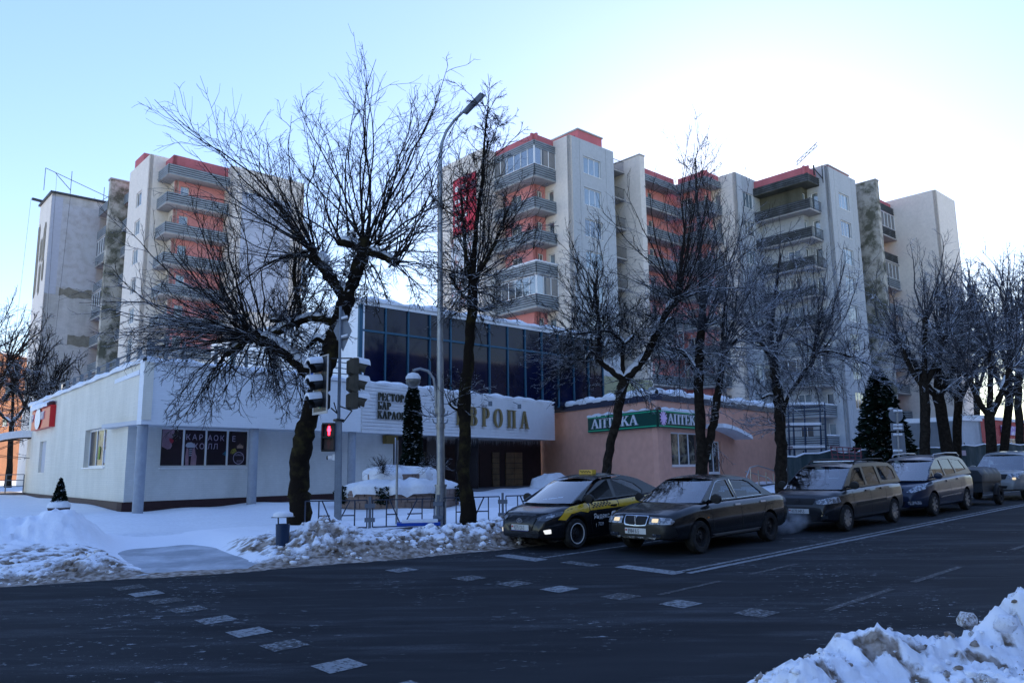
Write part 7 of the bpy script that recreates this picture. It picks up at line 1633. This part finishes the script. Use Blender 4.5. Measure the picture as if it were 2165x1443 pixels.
    for j in range(m_):
        for i in range(n_): M.f.append((j*(n_+1)+i, j*(n_+1)+i+1, (j+1)*(n_+1)+i+1, (j+1)*(n_+1)+i)); M.m.append(0)
    M.obj('roof', p['paint'], root, 50)
    # interior: seats and dashboard
    M = MB(); M.box((A0x-.55, -ya+.1, zbelt-.15), (A0x-.05, ya-.1, zbelt+.015)); M.obj('dashboard', PLA, root)
    for y in (-.36, .36):
        for x in (c['seat'], c['seat']-.85):
            M = MB(); M.prism([(x-.1, y-.24), (x+.02, y-.24), (x+.02, y+.24), (x-.1, y+.24)], zbelt-.2, zbelt+.17); M.prism([(x-.1, y-.12), (x-.02, y-.12), (x-.02, y+.12), (x-.1, y+.12)], zbelt+.2, zbelt+.36); M.obj('seat', SEAT, root)
    if c.get('wheel', True): M = MB(); M.tube([(c['seat']+.42+.06*math.sin(t), .36+.17*math.cos(t), zbelt+.02+.15*math.sin(t)) for t in np.linspace(0, 2*PI, 17)], .014, 6, caps=False); M.obj('steering_wheel', PLA, root)
    # wheels
    for x in (xf, xr):
        for s_ in (1, -1): wheel(root, x, s_*(W/2-.115), r, .2, p['rim'], s_)
    # door mirrors
    for s_ in (1, -1):
        mx, mz = c['mir']; M = MB(); M.tube([(mx, s_*(ya-.02), mz-.02), (mx+.02, s_*(ya+.08), mz-.02)], .025, 8); M.lathe([(0, -.06), (.075, -.05), (.1, 0), (.09, .045), (0, .055)], 14, 'x', (mx, s_*(ya+.17), mz+.02))
        for i in range(len(M.v)): pass
        M.v = [(a, (b-s_*(ya+.17))*1.25+s_*(ya+.17) if abs(abs(b)-(ya+.17)) < .12 else b, cc_*1.0) for a, b, cc_ in M.v]; M.obj('door_mirror', p.get('mirm', PLA), root, 50)
    # gaps, handles, sills
    for st_ in p.get('seams', []): seamstrip(bvh, st_, 'y', .011, PLA, root)
    for st_ in p.get('trim', []): seamstrip(bvh, st_[0], 'y', st_[1], st_[2], root, 'side_trim', .008)
    for (hx_, hz_) in p.get('handles', []):
        h = bvh.ray_cast(Vector((hx_, 3, hz_)), Vector((0, -1, 0))); M = MB(); y = h[0].y; M.box((hx_-.10, y-.004, hz_-.018), (hx_+.10, y+.03, hz_+.018)); M.obj('door_handle', p.get('handm', p['paint']), root)
    for nm_, axis, poly, m, off in p.get('patch', []): patchmesh(nm_, bvh, poly, axis, off, m, root)
    for nm_, poly, m, off in p.get('frontsym', []):
        patchmesh(nm_, bvh, poly, 'x', off, m, root); patchmesh(nm_, bvh, [(-a, b) for a, b in poly][::-1], 'x', off, m, root)
    # number plate
    px_, pz_ = p['plate'][:2]; h = bvh.ray_cast(Vector((5, 0, pz_)), Vector((-1, 0, 0))); fx_ = h[0].x; M = MB(); M.box((fx_+.003, -.26, pz_-.057), (fx_+.02, .26, pz_+.057)); pl_ = M.obj('number_plate', PLT, root)
    fnp = lambda a, z, o: (fx_+.021-o, a, z)
    decal_text(p['plate'][2], .125, lambda a, z, o: (fx_+.024, a, z), -.185, pz_-.045, INK, pl_, 'lettering', 0, .62)
    M = MB(); M.box((fx_+.0205, -.25, pz_+.0), (fx_+.0235, -.205, pz_+.03)); M.obj('flag_mark', nmat('plate_red', (.4, .02, .02)), pl_)
    if p.get('extra'): p['extra'](root, bvh, body, fx_)
    return root, bvh
def rnd(pts, k=.25):                                 # soften the corners of a polygon
    out = []
    for i in range(len(pts)):
        a, b, c_ = [np.array(pts[(i+d_) % len(pts)], float) for d_ in (-1, 0, 1)]; l = min(np.hypot(*(b-a)), np.hypot(*(c_-b)))*k; u = b+(a-b)/np.hypot(*(a-b))*l*.5; v = b+(c_-b)/np.hypot(*(c_-b))*l*.5; out += [tuple(u), tuple((u+v+b)/3), tuple(v)]
    return out
# front near wheel contacts measured on the road: (s, n)
# --- black saloon in the outer lane
def saloon_extra(root, bvh, body, fx):
    M = MB(); zc = .66
    for s_ in (-1, 1):
        pts = [(0, .75*.0+zc+.085), (.27, zc+.075), (.25, zc-.07), (.03, zc-.085)]; pts = [(s_*a, b) for a, b in pts]
    patchmesh('grille_surround', bvh, rnd([(-.30, zc+.095), (.30, zc+.095), (.27, zc-.09), (.0, zc-.105), (-.27, zc-.09)], .3), 'x', .014, CHR, root)
    for s_ in (-1, 1):
        q = rnd([(s_*.012, zc+.078), (s_*.275, zc+.078), (s_*.245, zc-.07), (s_*.018, zc-.085)], .3); patchmesh('grille', bvh, q if s_ > 0 else q[::-1], 'x', .020, PLA, root)
    M = MB(); h = bvh.ray_cast(Vector((5, 0, zc)), Vector((-1, 0, 0))); M.box((h[0].x+.01, -.014, zc-.09), (h[0].x+.035, .014, zc+.09)); M.obj('grille_bar', CHR, root)
K_ = dict(L=4.69, W=1.83, r=.315, xf=0, xr=-2.72, front=.93, back=-3.76, paint=BLK, rim='steel', sh=.07,
    top=[(-3.76, .72), (-3.74, .93), (-3.6, .985), (-3.0, 1.0), (-2.6, .985), (-1, .965), (.05, .93), (.55, .84), (.82, .76), (.90, .66), (.93, .56)],
    plan=[(-3.76, .78), (-3.68, .88), (-3.4, .95), (-2.7, .99), (-1, 1), (.2, .985), (.6, .93), (.8, .86), (.9, .78), (.93, .72)],
    bot=[(-3.76, .42), (-3.5, .30), (-2.4, .24), (-.4, .24), (.6, .27), (.93, .33)],
    cab=dict(ya=.80, yt=.60, belt=.95, zt=1.42, A0=-.22, A1=-.95, R1=-2.35, R0=-3.12, zA=.96, zR=1.0, roof=[(-.98, 1.385), (-1.2, 1.43), (-1.6, 1.445), (-2.0, 1.43), (-2.38, 1.375)], seat=-1.35, mir=(-.50, 1.01), chrome=True,
        wins=[[(-.52, 1.0), (-.66, 1.11), (-.98, 1.335), (-1.12, 1.375), (-1.44, 1.385), (-1.49, 1.0)], [(-1.58, 1.0), (-1.56, 1.385), (-2.1, 1.365), (-2.32, 1.30), (-2.62, 1.08), (-2.62, 1.02)]]),
    seams=[[(-.42, .92), (-.44, .6), (-.5, .34)], [(-1.54, .93), (-1.56, .34)], [(-2.62, .95), (-2.55, .75), (-2.36, .6)], [(-.42, .32), (-2.2, .32)]],
    trim=[([(.34, .60), (.6, .585)], .0, PLA)][:0], handles=[(-1.40, .875), (-2.45, .885)], handm=CHR, plate=(0, .46, '8984 II-5'),
    patch=[('bumper', 'x', rnd([(-.80, .58), (.80, .58), (.82, .40), (.76, .34), (-.76, .34), (-.82, .40)], .2), nmat('bumper_dark', (.010, .011, .013), rough=.4, spec=.4), .012), ('indicator', 'y', [(-.30, .66), (-.24, .66), (-.24, .69), (-.30, .69)], nmat('amber', (.5, .15, .02)), .006),
           ('salt_edge', 'x', [(-.6, .355), (.5, .35), (.4, .31), (-.55, .305)], nmat('salt_crust', (.45, .46, .48), col2=(.03, .03, .03), vscale=12, thr=(.45, .55)), .016), ('dusty_sill', 'y', [(-.42, .34), (-2.3, .34), (-2.3, .27), (-.42, .27)], SNP, .004)],
    frontsym=[('headlight', rnd([(.33, .735), (.74, .72), (.80, .66), (.78, .60), (.34, .60)], .25), LENS, .014), ('lamp_glow', rnd([(.40, .70), (.55, .70), (.55, .635), (.40, .635)], .4), LON, .02), ('fog_lamp', rnd([(.42, .42), (.62, .42), (.62, .36), (.42, .36)], .3), LENSD, .02)], extra=saloon_extra)
sal, sbv = car('parked_car', 'black saloon with a divided chrome grille and lit headlights in the outer lane', 'car', 13.50, 9.13+.80, K_, group='cars queuing at the crossing')
# --- taxi
def taxi_extra(root, bvh, body, fx):
    z = .60; fn = lambda a, zz, o: (fx+.03, a, zz)
    M = MB(); N = 20
    for i in range(N):
        t0_, t1_ = 2*PI*i/N, 2*PI*(i+1)/N; M.quad(*[fn(.085*k*math.cos(t), z+.048*k*math.sin(t), 0) for k, t in [(1, t0_), (1, t1_), (.84, t1_), (.80, t0_)]])
    M.bar(fn(-.035, z-.035, 0), fn(-.02, z+.035, 0), .012, .004, up=(1, 0, 0)); M.bar(fn(.02, z-.035, 0), fn(.035, z+.035, 0), .012, .004, up=(1, 0, 0)); M.bar(fn(-.03, z-.004, 0), fn(.03, z+.006, 0), .012, .004, up=(1, 0, 0)); M.obj('badge', CHR, root)
    # roof sign
    rs = MB(); rs.prism([(-1.42, -.2), (-1.28, -.2), (-1.28, .2), (-1.42, .2)], 1.50, 1.60); rs.obj('taxi_roof_sign', YLW, root); M = MB()
    for i in range(8):
        for j in range(2): 
            if (i+j) % 2: M.box((-1.279, -.16+i*.04, 1.53+j*.025), (-1.276, -.12+i*.04, 1.555+j*.025))
    M.obj('checker', INK, root)
    # lettering on the door
    fd = lambda bx, bz: (lambda a, zz, o: ((lambda h: (bx-a, h[0].y+.008, zz) if h[0] is not None else (bx-a, .85, zz))(bvh.ray_cast(Vector((bx-a, 3, zz)), Vector((0, -1, 0))))))
    decal_text('Яндекс', .15, fd(-.52, 0), 0, .575, WHT, root, 'lettering', 0, 1.0)
    M = MB(); cxx, czz = -1.20, .625; M.add([(cxx+.10*math.cos(t)*abs(math.cos(t))**-.3 if abs(math.cos(t)) > .01 else cxx, .93, czz+.085*math.sin(t)*(abs(math.sin(t))+.01)**-.3) for t in np.linspace(0, 2*PI, 24, False)], [tuple(range(24))])
    hh = bvh.ray_cast(Vector((cxx, 3, czz)), Vector((0, -1, 0)))[0].y; M.v = [(a, hh+.010, c2) for a, b, c2 in M.v]; M.f = [tuple(reversed(M.f[0]))]; M.obj('round_logo', WHT, root)
    decal_text('Go', .13, lambda a, zz, o: (cxx+.075-a, hh+.014, zz), 0, czz-.045, INK, root, 'lettering', 0, .9)
    decal_text('7220', .09, fd(-.66, 0), 0, .43, WHT, root, 'lettering', 0, 1.0); decal_text('(', .1, fd(-.58, 0), 0, .42, WHT, root, 'phone_mark', 0, .9)
    # checkers on the yellow band
    for j in range(3):
        for i in range(12):
            if (i+j) % 2 == 0:
                x0_, z0_ = -.50-i*.052, .80+j*.032+(i*.0025); patchmesh('checker', bvh, [(x0_, z0_), (x0_-.05, z0_+.0025), (x0_-.05, z0_+.034), (x0_, z0_+.031)], 'y', .010, INK, root, sub=0)
    M = MB(); M.tube([(-2.0, 0, 1.49), (-2.18, 0, 1.66)], .006, 5); M.obj('antenna', PLA, root)
T_c = dict(L=4.4, W=1.74, r=.31, xf=0, xr=-2.6, front=.84, back=-3.54, paint=BLK, rim='taxi', sh=.06,
    top=[(-3.54, .78), (-3.5, 1.02), (-3.3, 1.06), (-2.6, 1.02), (-1, .95), (-.1, .92), (.35, .84), (.66, .74), (.78, .64), (.84, .52)],
    plan=[(-3.54, .80), (-3.4, .92), (-2.9, .98), (-2, 1), (0, 1), (.35, .96), (.6, .87), (.76, .74), (.84, .62)],
    bot=[(-3.54, .40), (-3.2, .28), (-2.2, .2), (-.4, .2), (.5, .2), (.84, .26)],
    cab=dict(ya=.78, yt=.58, belt=.94, zt=1.45, A0=.05, A1=-.85, R1=-2.3, R0=-3.2, zA=.93, zR=1.05, roof=[(-.85, 1.38), (-1.1, 1.445), (-1.5, 1.475), (-1.9, 1.46), (-2.4, 1.37)], seat=-1.15, mir=(-.32, .99), wb=.2,
        wins=[[(-.25, .98), (-.42, 1.06), (-.90, 1.32), (-1.06, 1.37), (-1.30, 1.39), (-1.33, .98)], [(-1.43, .98), (-1.41, 1.39), (-1.85, 1.37), (-2.2, 1.27), (-2.45, 1.10), (-2.40, 1.03)]]),
    seams=[[(-.42, .9), (-.44, .5), (-.5, .3)], [(-1.38, .94), (-1.40, .3)], [(-2.48, .98), (-2.42, .75), (-2.2, .6)]],
    handles=[(-1.2, .83), (-2.25, .87)], plate=(0, .46, '9275 OI-5'), 
    patch=[('yellow_band', 'y', [(.50, .62), (.32, .60), (.16, .72), (-.12, .76), (-.34, .72), (-.40, .76), (-.41, .92), (.12, .86), (.30, .80)], YLW, .006), ('yellow_band', 'y', [(-.425, .76), (-1.375, .78), (-1.375, .925), (-.425, .92)], YLW, .006), ('yellow_band', 'y', [(-1.40, .78), (-2.5, .83), (-3.3, .90), (-3.2, 1.0), (-2.47, .985), (-1.40, .927)], YLW, .006),
           ('grille', 'x', rnd([(-.46, .69), (.46, .69), (.34, .40), (-.34, .40)], .2), nmat('grille_black', (.004, .004, .005), rough=.25, spec=.5), .010), ('number_plate_blue', 'x', [(-.26, .402), (.26, .402), (.26, .39), (-.26, .39)], nmat('plate_frame_blue', (.05, .05, .2)), .022)],
    frontsym=[('headlight', rnd([(.44, .66), (.70, .76), (.80, .78), (.80, .70), (.66, .60), (.50, .60)], .2), LENSD, .010), ('lamp_glow', rnd([(.64, .69), (.74, .72), (.74, .67), (.64, .65)], .4), LENS, .016), ('fog_lamp', rnd([(.62, .42), (.72, .44), (.72, .35), (.64, .34)], .3), LONW, .014)], extra=taxi_extra)
tax, tbv = car('taxi', 'black and yellow taxi with a chequered door band nearest the kerb snow', 'car', 12.42, 11.46+.76, T_c, group='cars queuing at the crossing')
# --- graphite estate
def est_extra(root, bvh, body, fx):
    for s_ in (-1, 1):
        M = MB(); M.tube([(-1.15, s_*.60, 1.60), (-1.25, s_*.60, 1.68), (-2.0, s_*.62, 1.71), (-2.9, s_*.62, 1.70), (-3.0, s_*.62, 1.63)], .022, 8); M.tube([(-2.0, s_*.62, 1.63), (-2.0, s_*.62, 1.71)], .02, 6); M.obj('roof_rail', PLA, root, 50)
    M = MB(); M.prism([(-1.2, -.5), (-1.2, .5), (-2.0, .46), (-2.0, -.46)][::-1], 1.655, 1.675); M.obj('roof_snow', SNOW, root)
    fn = lambda a, zz, o: (fx+.03, a, zz); z = .74; M = MB()
    for i in range(16): t0_, t1_ = 2*PI*i/16, 2*PI*(i+1)/16; M.quad(*[fn(.075*k*math.cos(t), z+.035*k*math.sin(t), 0) for k, t in [(1, t0_), (1, t1_), (.8, t1_), (.8, t0_)]])
    M.bar(fn(-.04, z-.01, 0), fn(.04, z+.008, 0), .014, .004, up=(1, 0, 0)); M.obj('badge', CHR, root)
E_ = dict(L=4.47, W=1.75, r=.32, xf=0, xr=-2.9, front=.78, back=-3.7, paint=GRM, rim='cover', sh=.06,
    top=[(-3.7, .95), (-3.66, 1.05), (-3.0, 1.06), (-1, 1.02), (-.15, 1.0), (.3, .95), (.58, .86), (.72, .74), (.78, .58)],
    plan=[(-3.7, .90), (-3.5, .96), (-2.8, 1), (0, 1), (.3, .96), (.55, .88), (.7, .78), (.78, .70)], bot=[(-3.7, .36), (-3.3, .28), (-2.2, .24), (-.4, .24), (.5, .24), (.78, .28)],
    cab=dict(ya=.79, yt=.64, belt=1.02, zt=1.6, A0=.02, A1=-.75, R1=-3.45, R0=-3.66, zA=1.0, zR=1.06, roof=[(-.80, 1.50), (-1.05, 1.575), (-1.6, 1.615), (-2.6, 1.615), (-3.2, 1.585), (-3.46, 1.50)], seat=-1.1, mir=(-.28, 1.07), wb=.2,
        wins=[rnd([(-.38, 1.06), (-.86, 1.46), (-1.02, 1.50), (-1.34, 1.51), (-1.36, 1.06)], .12), rnd([(-1.48, 1.06), (-1.46, 1.515), (-2.22, 1.52), (-2.28, 1.06)], .12), rnd([(-2.42, 1.12), (-2.38, 1.52), (-3.15, 1.50), (-3.36, 1.40), (-3.40, 1.16)], .2)]),
    seams=[[(-.40, 1.0), (-.42, .6), (-.5, .32)], [(-1.42, 1.02), (-1.44, .32)], [(-2.36, 1.04), (-2.40, .9), (-2.38, .62)], [(-3.52, 1.02), (-3.54, .5)]], trim=[([(-.5, .62), (-2.35, .66)], .07, PLA)],
    handles=[(-1.24, .93), (-2.18, .95)], plate=(0, .50, '4173 HP-5'),
    patch=[('grille', 'x', rnd([(-.40, .80), (.40, .80), (.34, .66), (-.34, .66)], .2), PLA, .010), ('lower_grille', 'x', rnd([(-.5, .42), (.5, .42), (.45, .31), (-.45, .31)], .2), BLACK, .010)],
    frontsym=[('headlight', rnd([(.42, .74), (.70, .82), (.82, .84), (.84, .70), (.60, .66), (.46, .68)], .25), LENS, .012), ('fog_lamp', rnd([(.56, .42), (.68, .42), (.68, .34), (.56, .34)], .4), LENSD, .012)], extra=est_extra)
est, _ = car('parked_car', 'dark graphite estate car with roof rails behind the black saloon', 'car', 19.25, 8.73+.78, E_, group='cars queuing at the crossing')
# --- blue grey minivan
def van_extra(root, bvh, body, fx):
    for s_ in (-1, 1): M = MB(); M.tube([(-1.1, s_*.60, 1.69), (-1.2, s_*.60, 1.76), (-2.2, s_*.64, 1.80), (-3.1, s_*.64, 1.78), (-3.25, s_*.64, 1.68)], [.02, .022, .022, .03, .04], 8); M.obj('roof_rail', ALU, root, 50)
G_ = dict(L=4.82, W=1.88, r=.335, xf=0, xr=-2.85, front=.92, back=-3.84, paint=BLU, rim='alloy', sh=.06,
    top=[(-3.84, 1.0), (-3.8, 1.10), (-3.0, 1.12), (-1, 1.06), (-.1, 1.02), (.35, .95), (.68, .84), (.84, .72), (.92, .58)],
    plan=[(-3.84, .86), (-3.6, .95), (-2.8, 1), (0, 1), (.35, .96), (.62, .87), (.8, .75), (.92, .62)], bot=[(-3.84, .40), (-3.4, .30), (-2.2, .24), (-.4, .24), (.5, .24), (.92, .28)],
    cab=dict(ya=.84, yt=.66, belt=1.06, zt=1.68, A0=.22, A1=-.82, R1=-3.45, R0=-3.78, zA=1.02, zR=1.12, roof=[(-.85, 1.56), (-1.1, 1.645), (-1.7, 1.70), (-2.6, 1.70), (-3.2, 1.65), (-3.46, 1.56)], seat=-1.1, mir=(-.22, 1.12), wb=.24,
        wins=[[(.02, 1.07), (-.30, 1.32), (-.34, 1.09)], rnd([(-.44, 1.10), (-.42, 1.38), (-.86, 1.56), (-1.3, 1.60), (-1.34, 1.12)], .1), rnd([(-1.44, 1.12), (-1.40, 1.60), (-2.2, 1.61), (-2.36, 1.17)], .1), rnd([(-2.46, 1.18), (-2.34, 1.60), (-3.1, 1.56), (-3.42, 1.26)], .12)]),
    seams=[[(-.38, 1.02), (-.40, .6), (-.5, .32)], [(-1.39, 1.08), (-1.42, .32)], [(-2.42, 1.12), (-2.40, .8), (-2.3, .66)]], trim=[([(-.5, .52), (-2.3, .56)], .035, CHR)],
    handles=[(-1.22, .97), (-2.2, 1.0)], plate=(0, .50, '6318 EM-5'), mirm=BLU,
    patch=[('grille', 'x', rnd([(-.38, .80), (.38, .80), (.34, .68), (-.34, .68)], .2), PLA, .010), ('lower_grille', 'x', rnd([(-.45, .44), (.45, .44), (.4, .32), (-.4, .32)], .2), BLACK, .010)],
    frontsym=[('headlight', rnd([(.46, .70), (.66, .86), (.84, .96), (.86, .78), (.62, .68)], .2), LENS, .012), ('fog_lamp', rnd([(.50, .44), (.78, .46), (.78, .36), (.52, .35)], .3), LENS, .012)], extra=van_extra)
van, _ = car('parked_car', 'blue-grey minivan with roof rails towing a small covered trailer', 'car', 24.9, 8.66+.84, G_, group='cars queuing at the crossing')
# --- off-roader behind
O_ = dict(L=4.75, W=1.9, r=.37, xf=0, xr=-2.72, front=.95, back=-3.8, paint=SIL, rim='alloy', sh=.06,
    top=[(-3.8, 1.0), (-3.76, 1.16), (-3.0, 1.18), (-1, 1.14), (-.1, 1.12), (.4, 1.08), (.75, 1.0), (.88, .86), (.95, .66)],
    plan=[(-3.8, .88), (-3.6, .95), (-2.8, 1), (0, 1), (.4, .98), (.7, .9), (.88, .8), (.95, .72)], bot=[(-3.8, .5), (-3.4, .4), (-2.2, .34), (-.4, .34), (.5, .36), (.95, .42)],
    cab=dict(ya=.84, yt=.68, belt=1.14, zt=1.76, A0=-.05, A1=-.85, R1=-3.5, R0=-3.74, zA=1.12, zR=1.18, roof=[(-.85, 1.66), (-1.1, 1.74), (-1.7, 1.78), (-2.6, 1.77), (-3.2, 1.73), (-3.5, 1.64)], seat=-1.15, mir=(-.42, 1.19), wb=.15,
        wins=[rnd([(-.42, 1.17), (-.9, 1.62), (-1.4, 1.67), (-1.42, 1.17)], .1), rnd([(-1.52, 1.17), (-1.50, 1.67), (-2.3, 1.67), (-2.36, 1.17)], .1), rnd([(-2.46, 1.2), (-2.42, 1.66), (-3.3, 1.60), (-3.4, 1.24)], .12)]),
    seams=[[(-.42, 1.1), (-.5, .42)], [(-1.47, 1.14), (-1.5, .42)]], handles=[(-1.3, 1.04)], plate=(0, .62, '2257 AK-5'), mirm=SIL,
    patch=[('grille', 'x', rnd([(-.5, .98), (.5, .98), (.44, .80), (-.44, .80)], .25), PLA, .012), ('lower_grille', 'x', rnd([(-.5, .56), (.5, .56), (.45, .46), (-.45, .46)], .2), BLACK, .012)],
    frontsym=[('headlight', rnd([(.52, .98), (.84, 1.0), (.86, .82), (.56, .82)], .3), LENS, .014), ('lamp_glow', rnd([(.66, .86), (.76, .86), (.76, .78), (.66, .78)], .4), LON, .02)])
offr, _ = car('parked_car', 'grey silver off-roader with one lit lamp at the right edge of the picture', 'car', 34.6, 8.66+.84, O_, group='cars queuing at the crossing')
# --- trailer
tr0 = RW(30.9, 8.66+.7); tr_ = thing('trailer', 'small dark covered trailer hitched behind the blue-grey minivan', 'trailer', (tr0[0], tr0[1], g(tr0[1])), math.atan2(-UR[1], -UR[0]))
M = MB(); M.prism([(-1.0, -.62), (1.05, -.62), (1.05, .62), (-1.0, .62)], .45, .85); M.obj('box', nmat('trailer_grey', (.045, .05, .055), rough=.6, var=.3), tr_)
M = MB(); sec = [(-.66, .80), (-.67, 1.05), (-.56, 1.22), (-.2, 1.27), (.2, 1.27), (.56, 1.22), (.67, 1.05), (.66, .80)]; N = 14
for i in range(N+1):
    x = -1.04+2.13*i/N; k = .82 if i in (0, N) else 1; sag = .03*math.sin(i*1.9)
    for y, z in sec: M.v.append((x, y*(.96 if i in (0, N) else 1), .80+(z-.80)*k+(sag if z > 1.1 else 0)))
for i in range(N):
    for j in range(7): M.f.append((i*8+j, i*8+j+1, (i+1)*8+j+1, (i+1)*8+j)); M.m.append(0)
M.f.append(tuple(range(7, -1, -1))); M.f.append(tuple(N*8+j for j in range(8))); M.m += [0, 0]; M.obj('tarpaulin', nmat('tarpaulin', (.03, .035, .04), rough=.55, spec=.4, bump=.4, bscale=5), tr_, 50)
for s_ in (1, -1): wheel(tr_, -.15, s_*.74, .30, .17, 'steel', s_); M = MB(); M.tube([(-.15+.37*math.cos(t), s_*.74, .30+.37*math.sin(t)) for t in np.linspace(.1, PI-.1, 9)], .07, 6); M.obj('mudguard', PLA, tr_, 50)
M = MB(); M.bar((1.0, 0, .5), (2.0, 0, .48), .08); M.obj('drawbar', BARM, tr_)
# --- people in the cars
RJ = nmat('jacket_red', (.30, .02, .02), rough=.9); OJ = nmat('jacket_orange', (.45, .14, .03), rough=.9); DJ = nmat('jacket_dark', (.03, .03, .04), rough=.9)
def sit(root, x, y, z, label, jk, hat=None): 
    m = root.matrix_basis @ Vector((x, y, z)); person(label, tuple(m), root.rotation_euler.z, jk, hat)
bpy.context.view_layer.update()
sit(tax, -1.05, .34, .58, 'taxi driver in an orange and red jacket behind the side window', OJ)
sit(tax, -1.9, .34, .56, 'taxi passenger in a red coat and red hat on the back seat', RJ, RJ)
sit(sal, -1.25, .36, .56, 'driver in dark clothes hazily seen in the black saloon', DJ)
sit(est, -1.0, .36, .66, 'driver with dark hair and dark jacket in the graphite estate car', DJ)
# --- exhaust vapour
ex = sal.matrix_basis @ Vector((-4.35, .45, .28)); bm = bmesh.new(); bmesh.ops.create_icosphere(bm, subdivisions=3, radius=1)
for v in bm.verts: v.co = Vector((v.co.x*.95, v.co.y*.42, v.co.z*.30))*(1+.25*_n3(v.co*2))
me = bpy.data.meshes.new('exhaust_vapour'); bm.to_mesh(me); bm.free(); vm = bpy.data.materials.new('vapour'); vm.use_nodes = True; n = vm.node_tree; n.nodes.remove(n.nodes['Principled BSDF'])
pv = n.nodes.new('ShaderNodeVolumePrincipled'); pv.inputs['Color'].default_value = (.95, .96, 1, 1); tc = n.nodes.new('ShaderNodeTexCoord'); no = n.nodes.new('ShaderNodeTexNoise'); no.inputs['Scale'].default_value = 3.2; no.inputs['Detail'].default_value = 4; n.links.new(tc.outputs['Object'], no.inputs[0])
vl = n.nodes.new('ShaderNodeVectorMath'); vl.operation = 'LENGTH'; mp = n.nodes.new('ShaderNodeMapping'); mp.inputs['Scale'].default_value = (1.05, 2.3, 3.2); n.links.new(tc.outputs['Object'], mp.inputs[0]); n.links.new(mp.outputs[0], vl.inputs[0])
a = n.nodes.new('ShaderNodeMath'); a.operation = 'SUBTRACT'; a.inputs[0].default_value = 1.0; n.links.new(vl.outputs['Value'], a.inputs[1]); b = n.nodes.new('ShaderNodeMapRange'); b.inputs[1].default_value = .42; b.inputs[2].default_value = .68; n.links.new(no.outputs[0], b.inputs[0])
c_ = n.nodes.new('ShaderNodeMath'); c_.operation = 'MULTIPLY'; c_.use_clamp = True; n.links.new(a.outputs[0], c_.inputs[0]); n.links.new(b.outputs[0], c_.inputs[1]); d_ = n.nodes.new('ShaderNodeMath'); d_.operation = 'MULTIPLY'; d_.inputs[1].default_value = 5.5; n.links.new(c_.outputs[0], d_.inputs[0]); n.links.new(d_.outputs[0], pv.inputs['Density']); n.links.new(pv.outputs[0], n.nodes['Material Output'].inputs['Volume'])
me.materials.append(vm); link('exhaust_vapour', me, None, kind='stuff', loc=tuple(ex), rz=sal.rotation_euler.z)

# ------------------------------------------------------------------ unseen house and trees added behind the photographer for glass and car reflections
bq_ = thing('apartment_building', 'long grey five storey house on the near side of the street behind the photographer', 'building', (*RW(290, -15), 0), math.pi/2-AR+math.pi)
BR_ = nmat('grey_render', (.06, .07, .085), rough=.9, var=.3, vscale=.5); hs_ = [(x, x+1.6, z, z+1.5) for x in np.arange(3, 340, 5.0) for z in (1.6, 4.5, 7.4, 10.3, 13.2)]
M = MB(); wall(M, (345, 0), (0, 0), -1, 16, [(345-b, 345-a, c, d) for a, b, c, d in hs_]); M.v = [(a, -b, c) for a, b, c in M.v]; M.f = [f[::-1] for f in M.f]; M.obj('wall', BR_, bq_)
M = MB(); M.box((0, .4, -1), (345, 12, 15.9)); M.obj('building_core', BARM, bq_)
M = MB(); M.box((0, .35, 16.01), (345, 12, 16.2)); M.obj('roof_snow', SNOW, bq_)
srcs = [o for o in COL.objects if o.parent is None and o.name.startswith('street_tree')]
NL = ['bare tree on the near pavement behind the photographer, %s' % t for t in ('first of the row', 'second of the row', 'third of the row', 'fourth of the row', 'fifth of the row', 'sixth of the row', 'last of the row')]
for i, s_ in enumerate(np.linspace(-22, 50, 7)):  # tree copies out of view, added so windows and cars reflect them
    c = copy_tree(srcs[2+i % 3]); p = RW(s_, -7.5); c.location = (p[0], p[1], g(p[1])-.2); c.rotation_euler = (0, 0, i*1.3); c['label'] = NL[i]; c['group'] = 'bare trees on the near pavement'
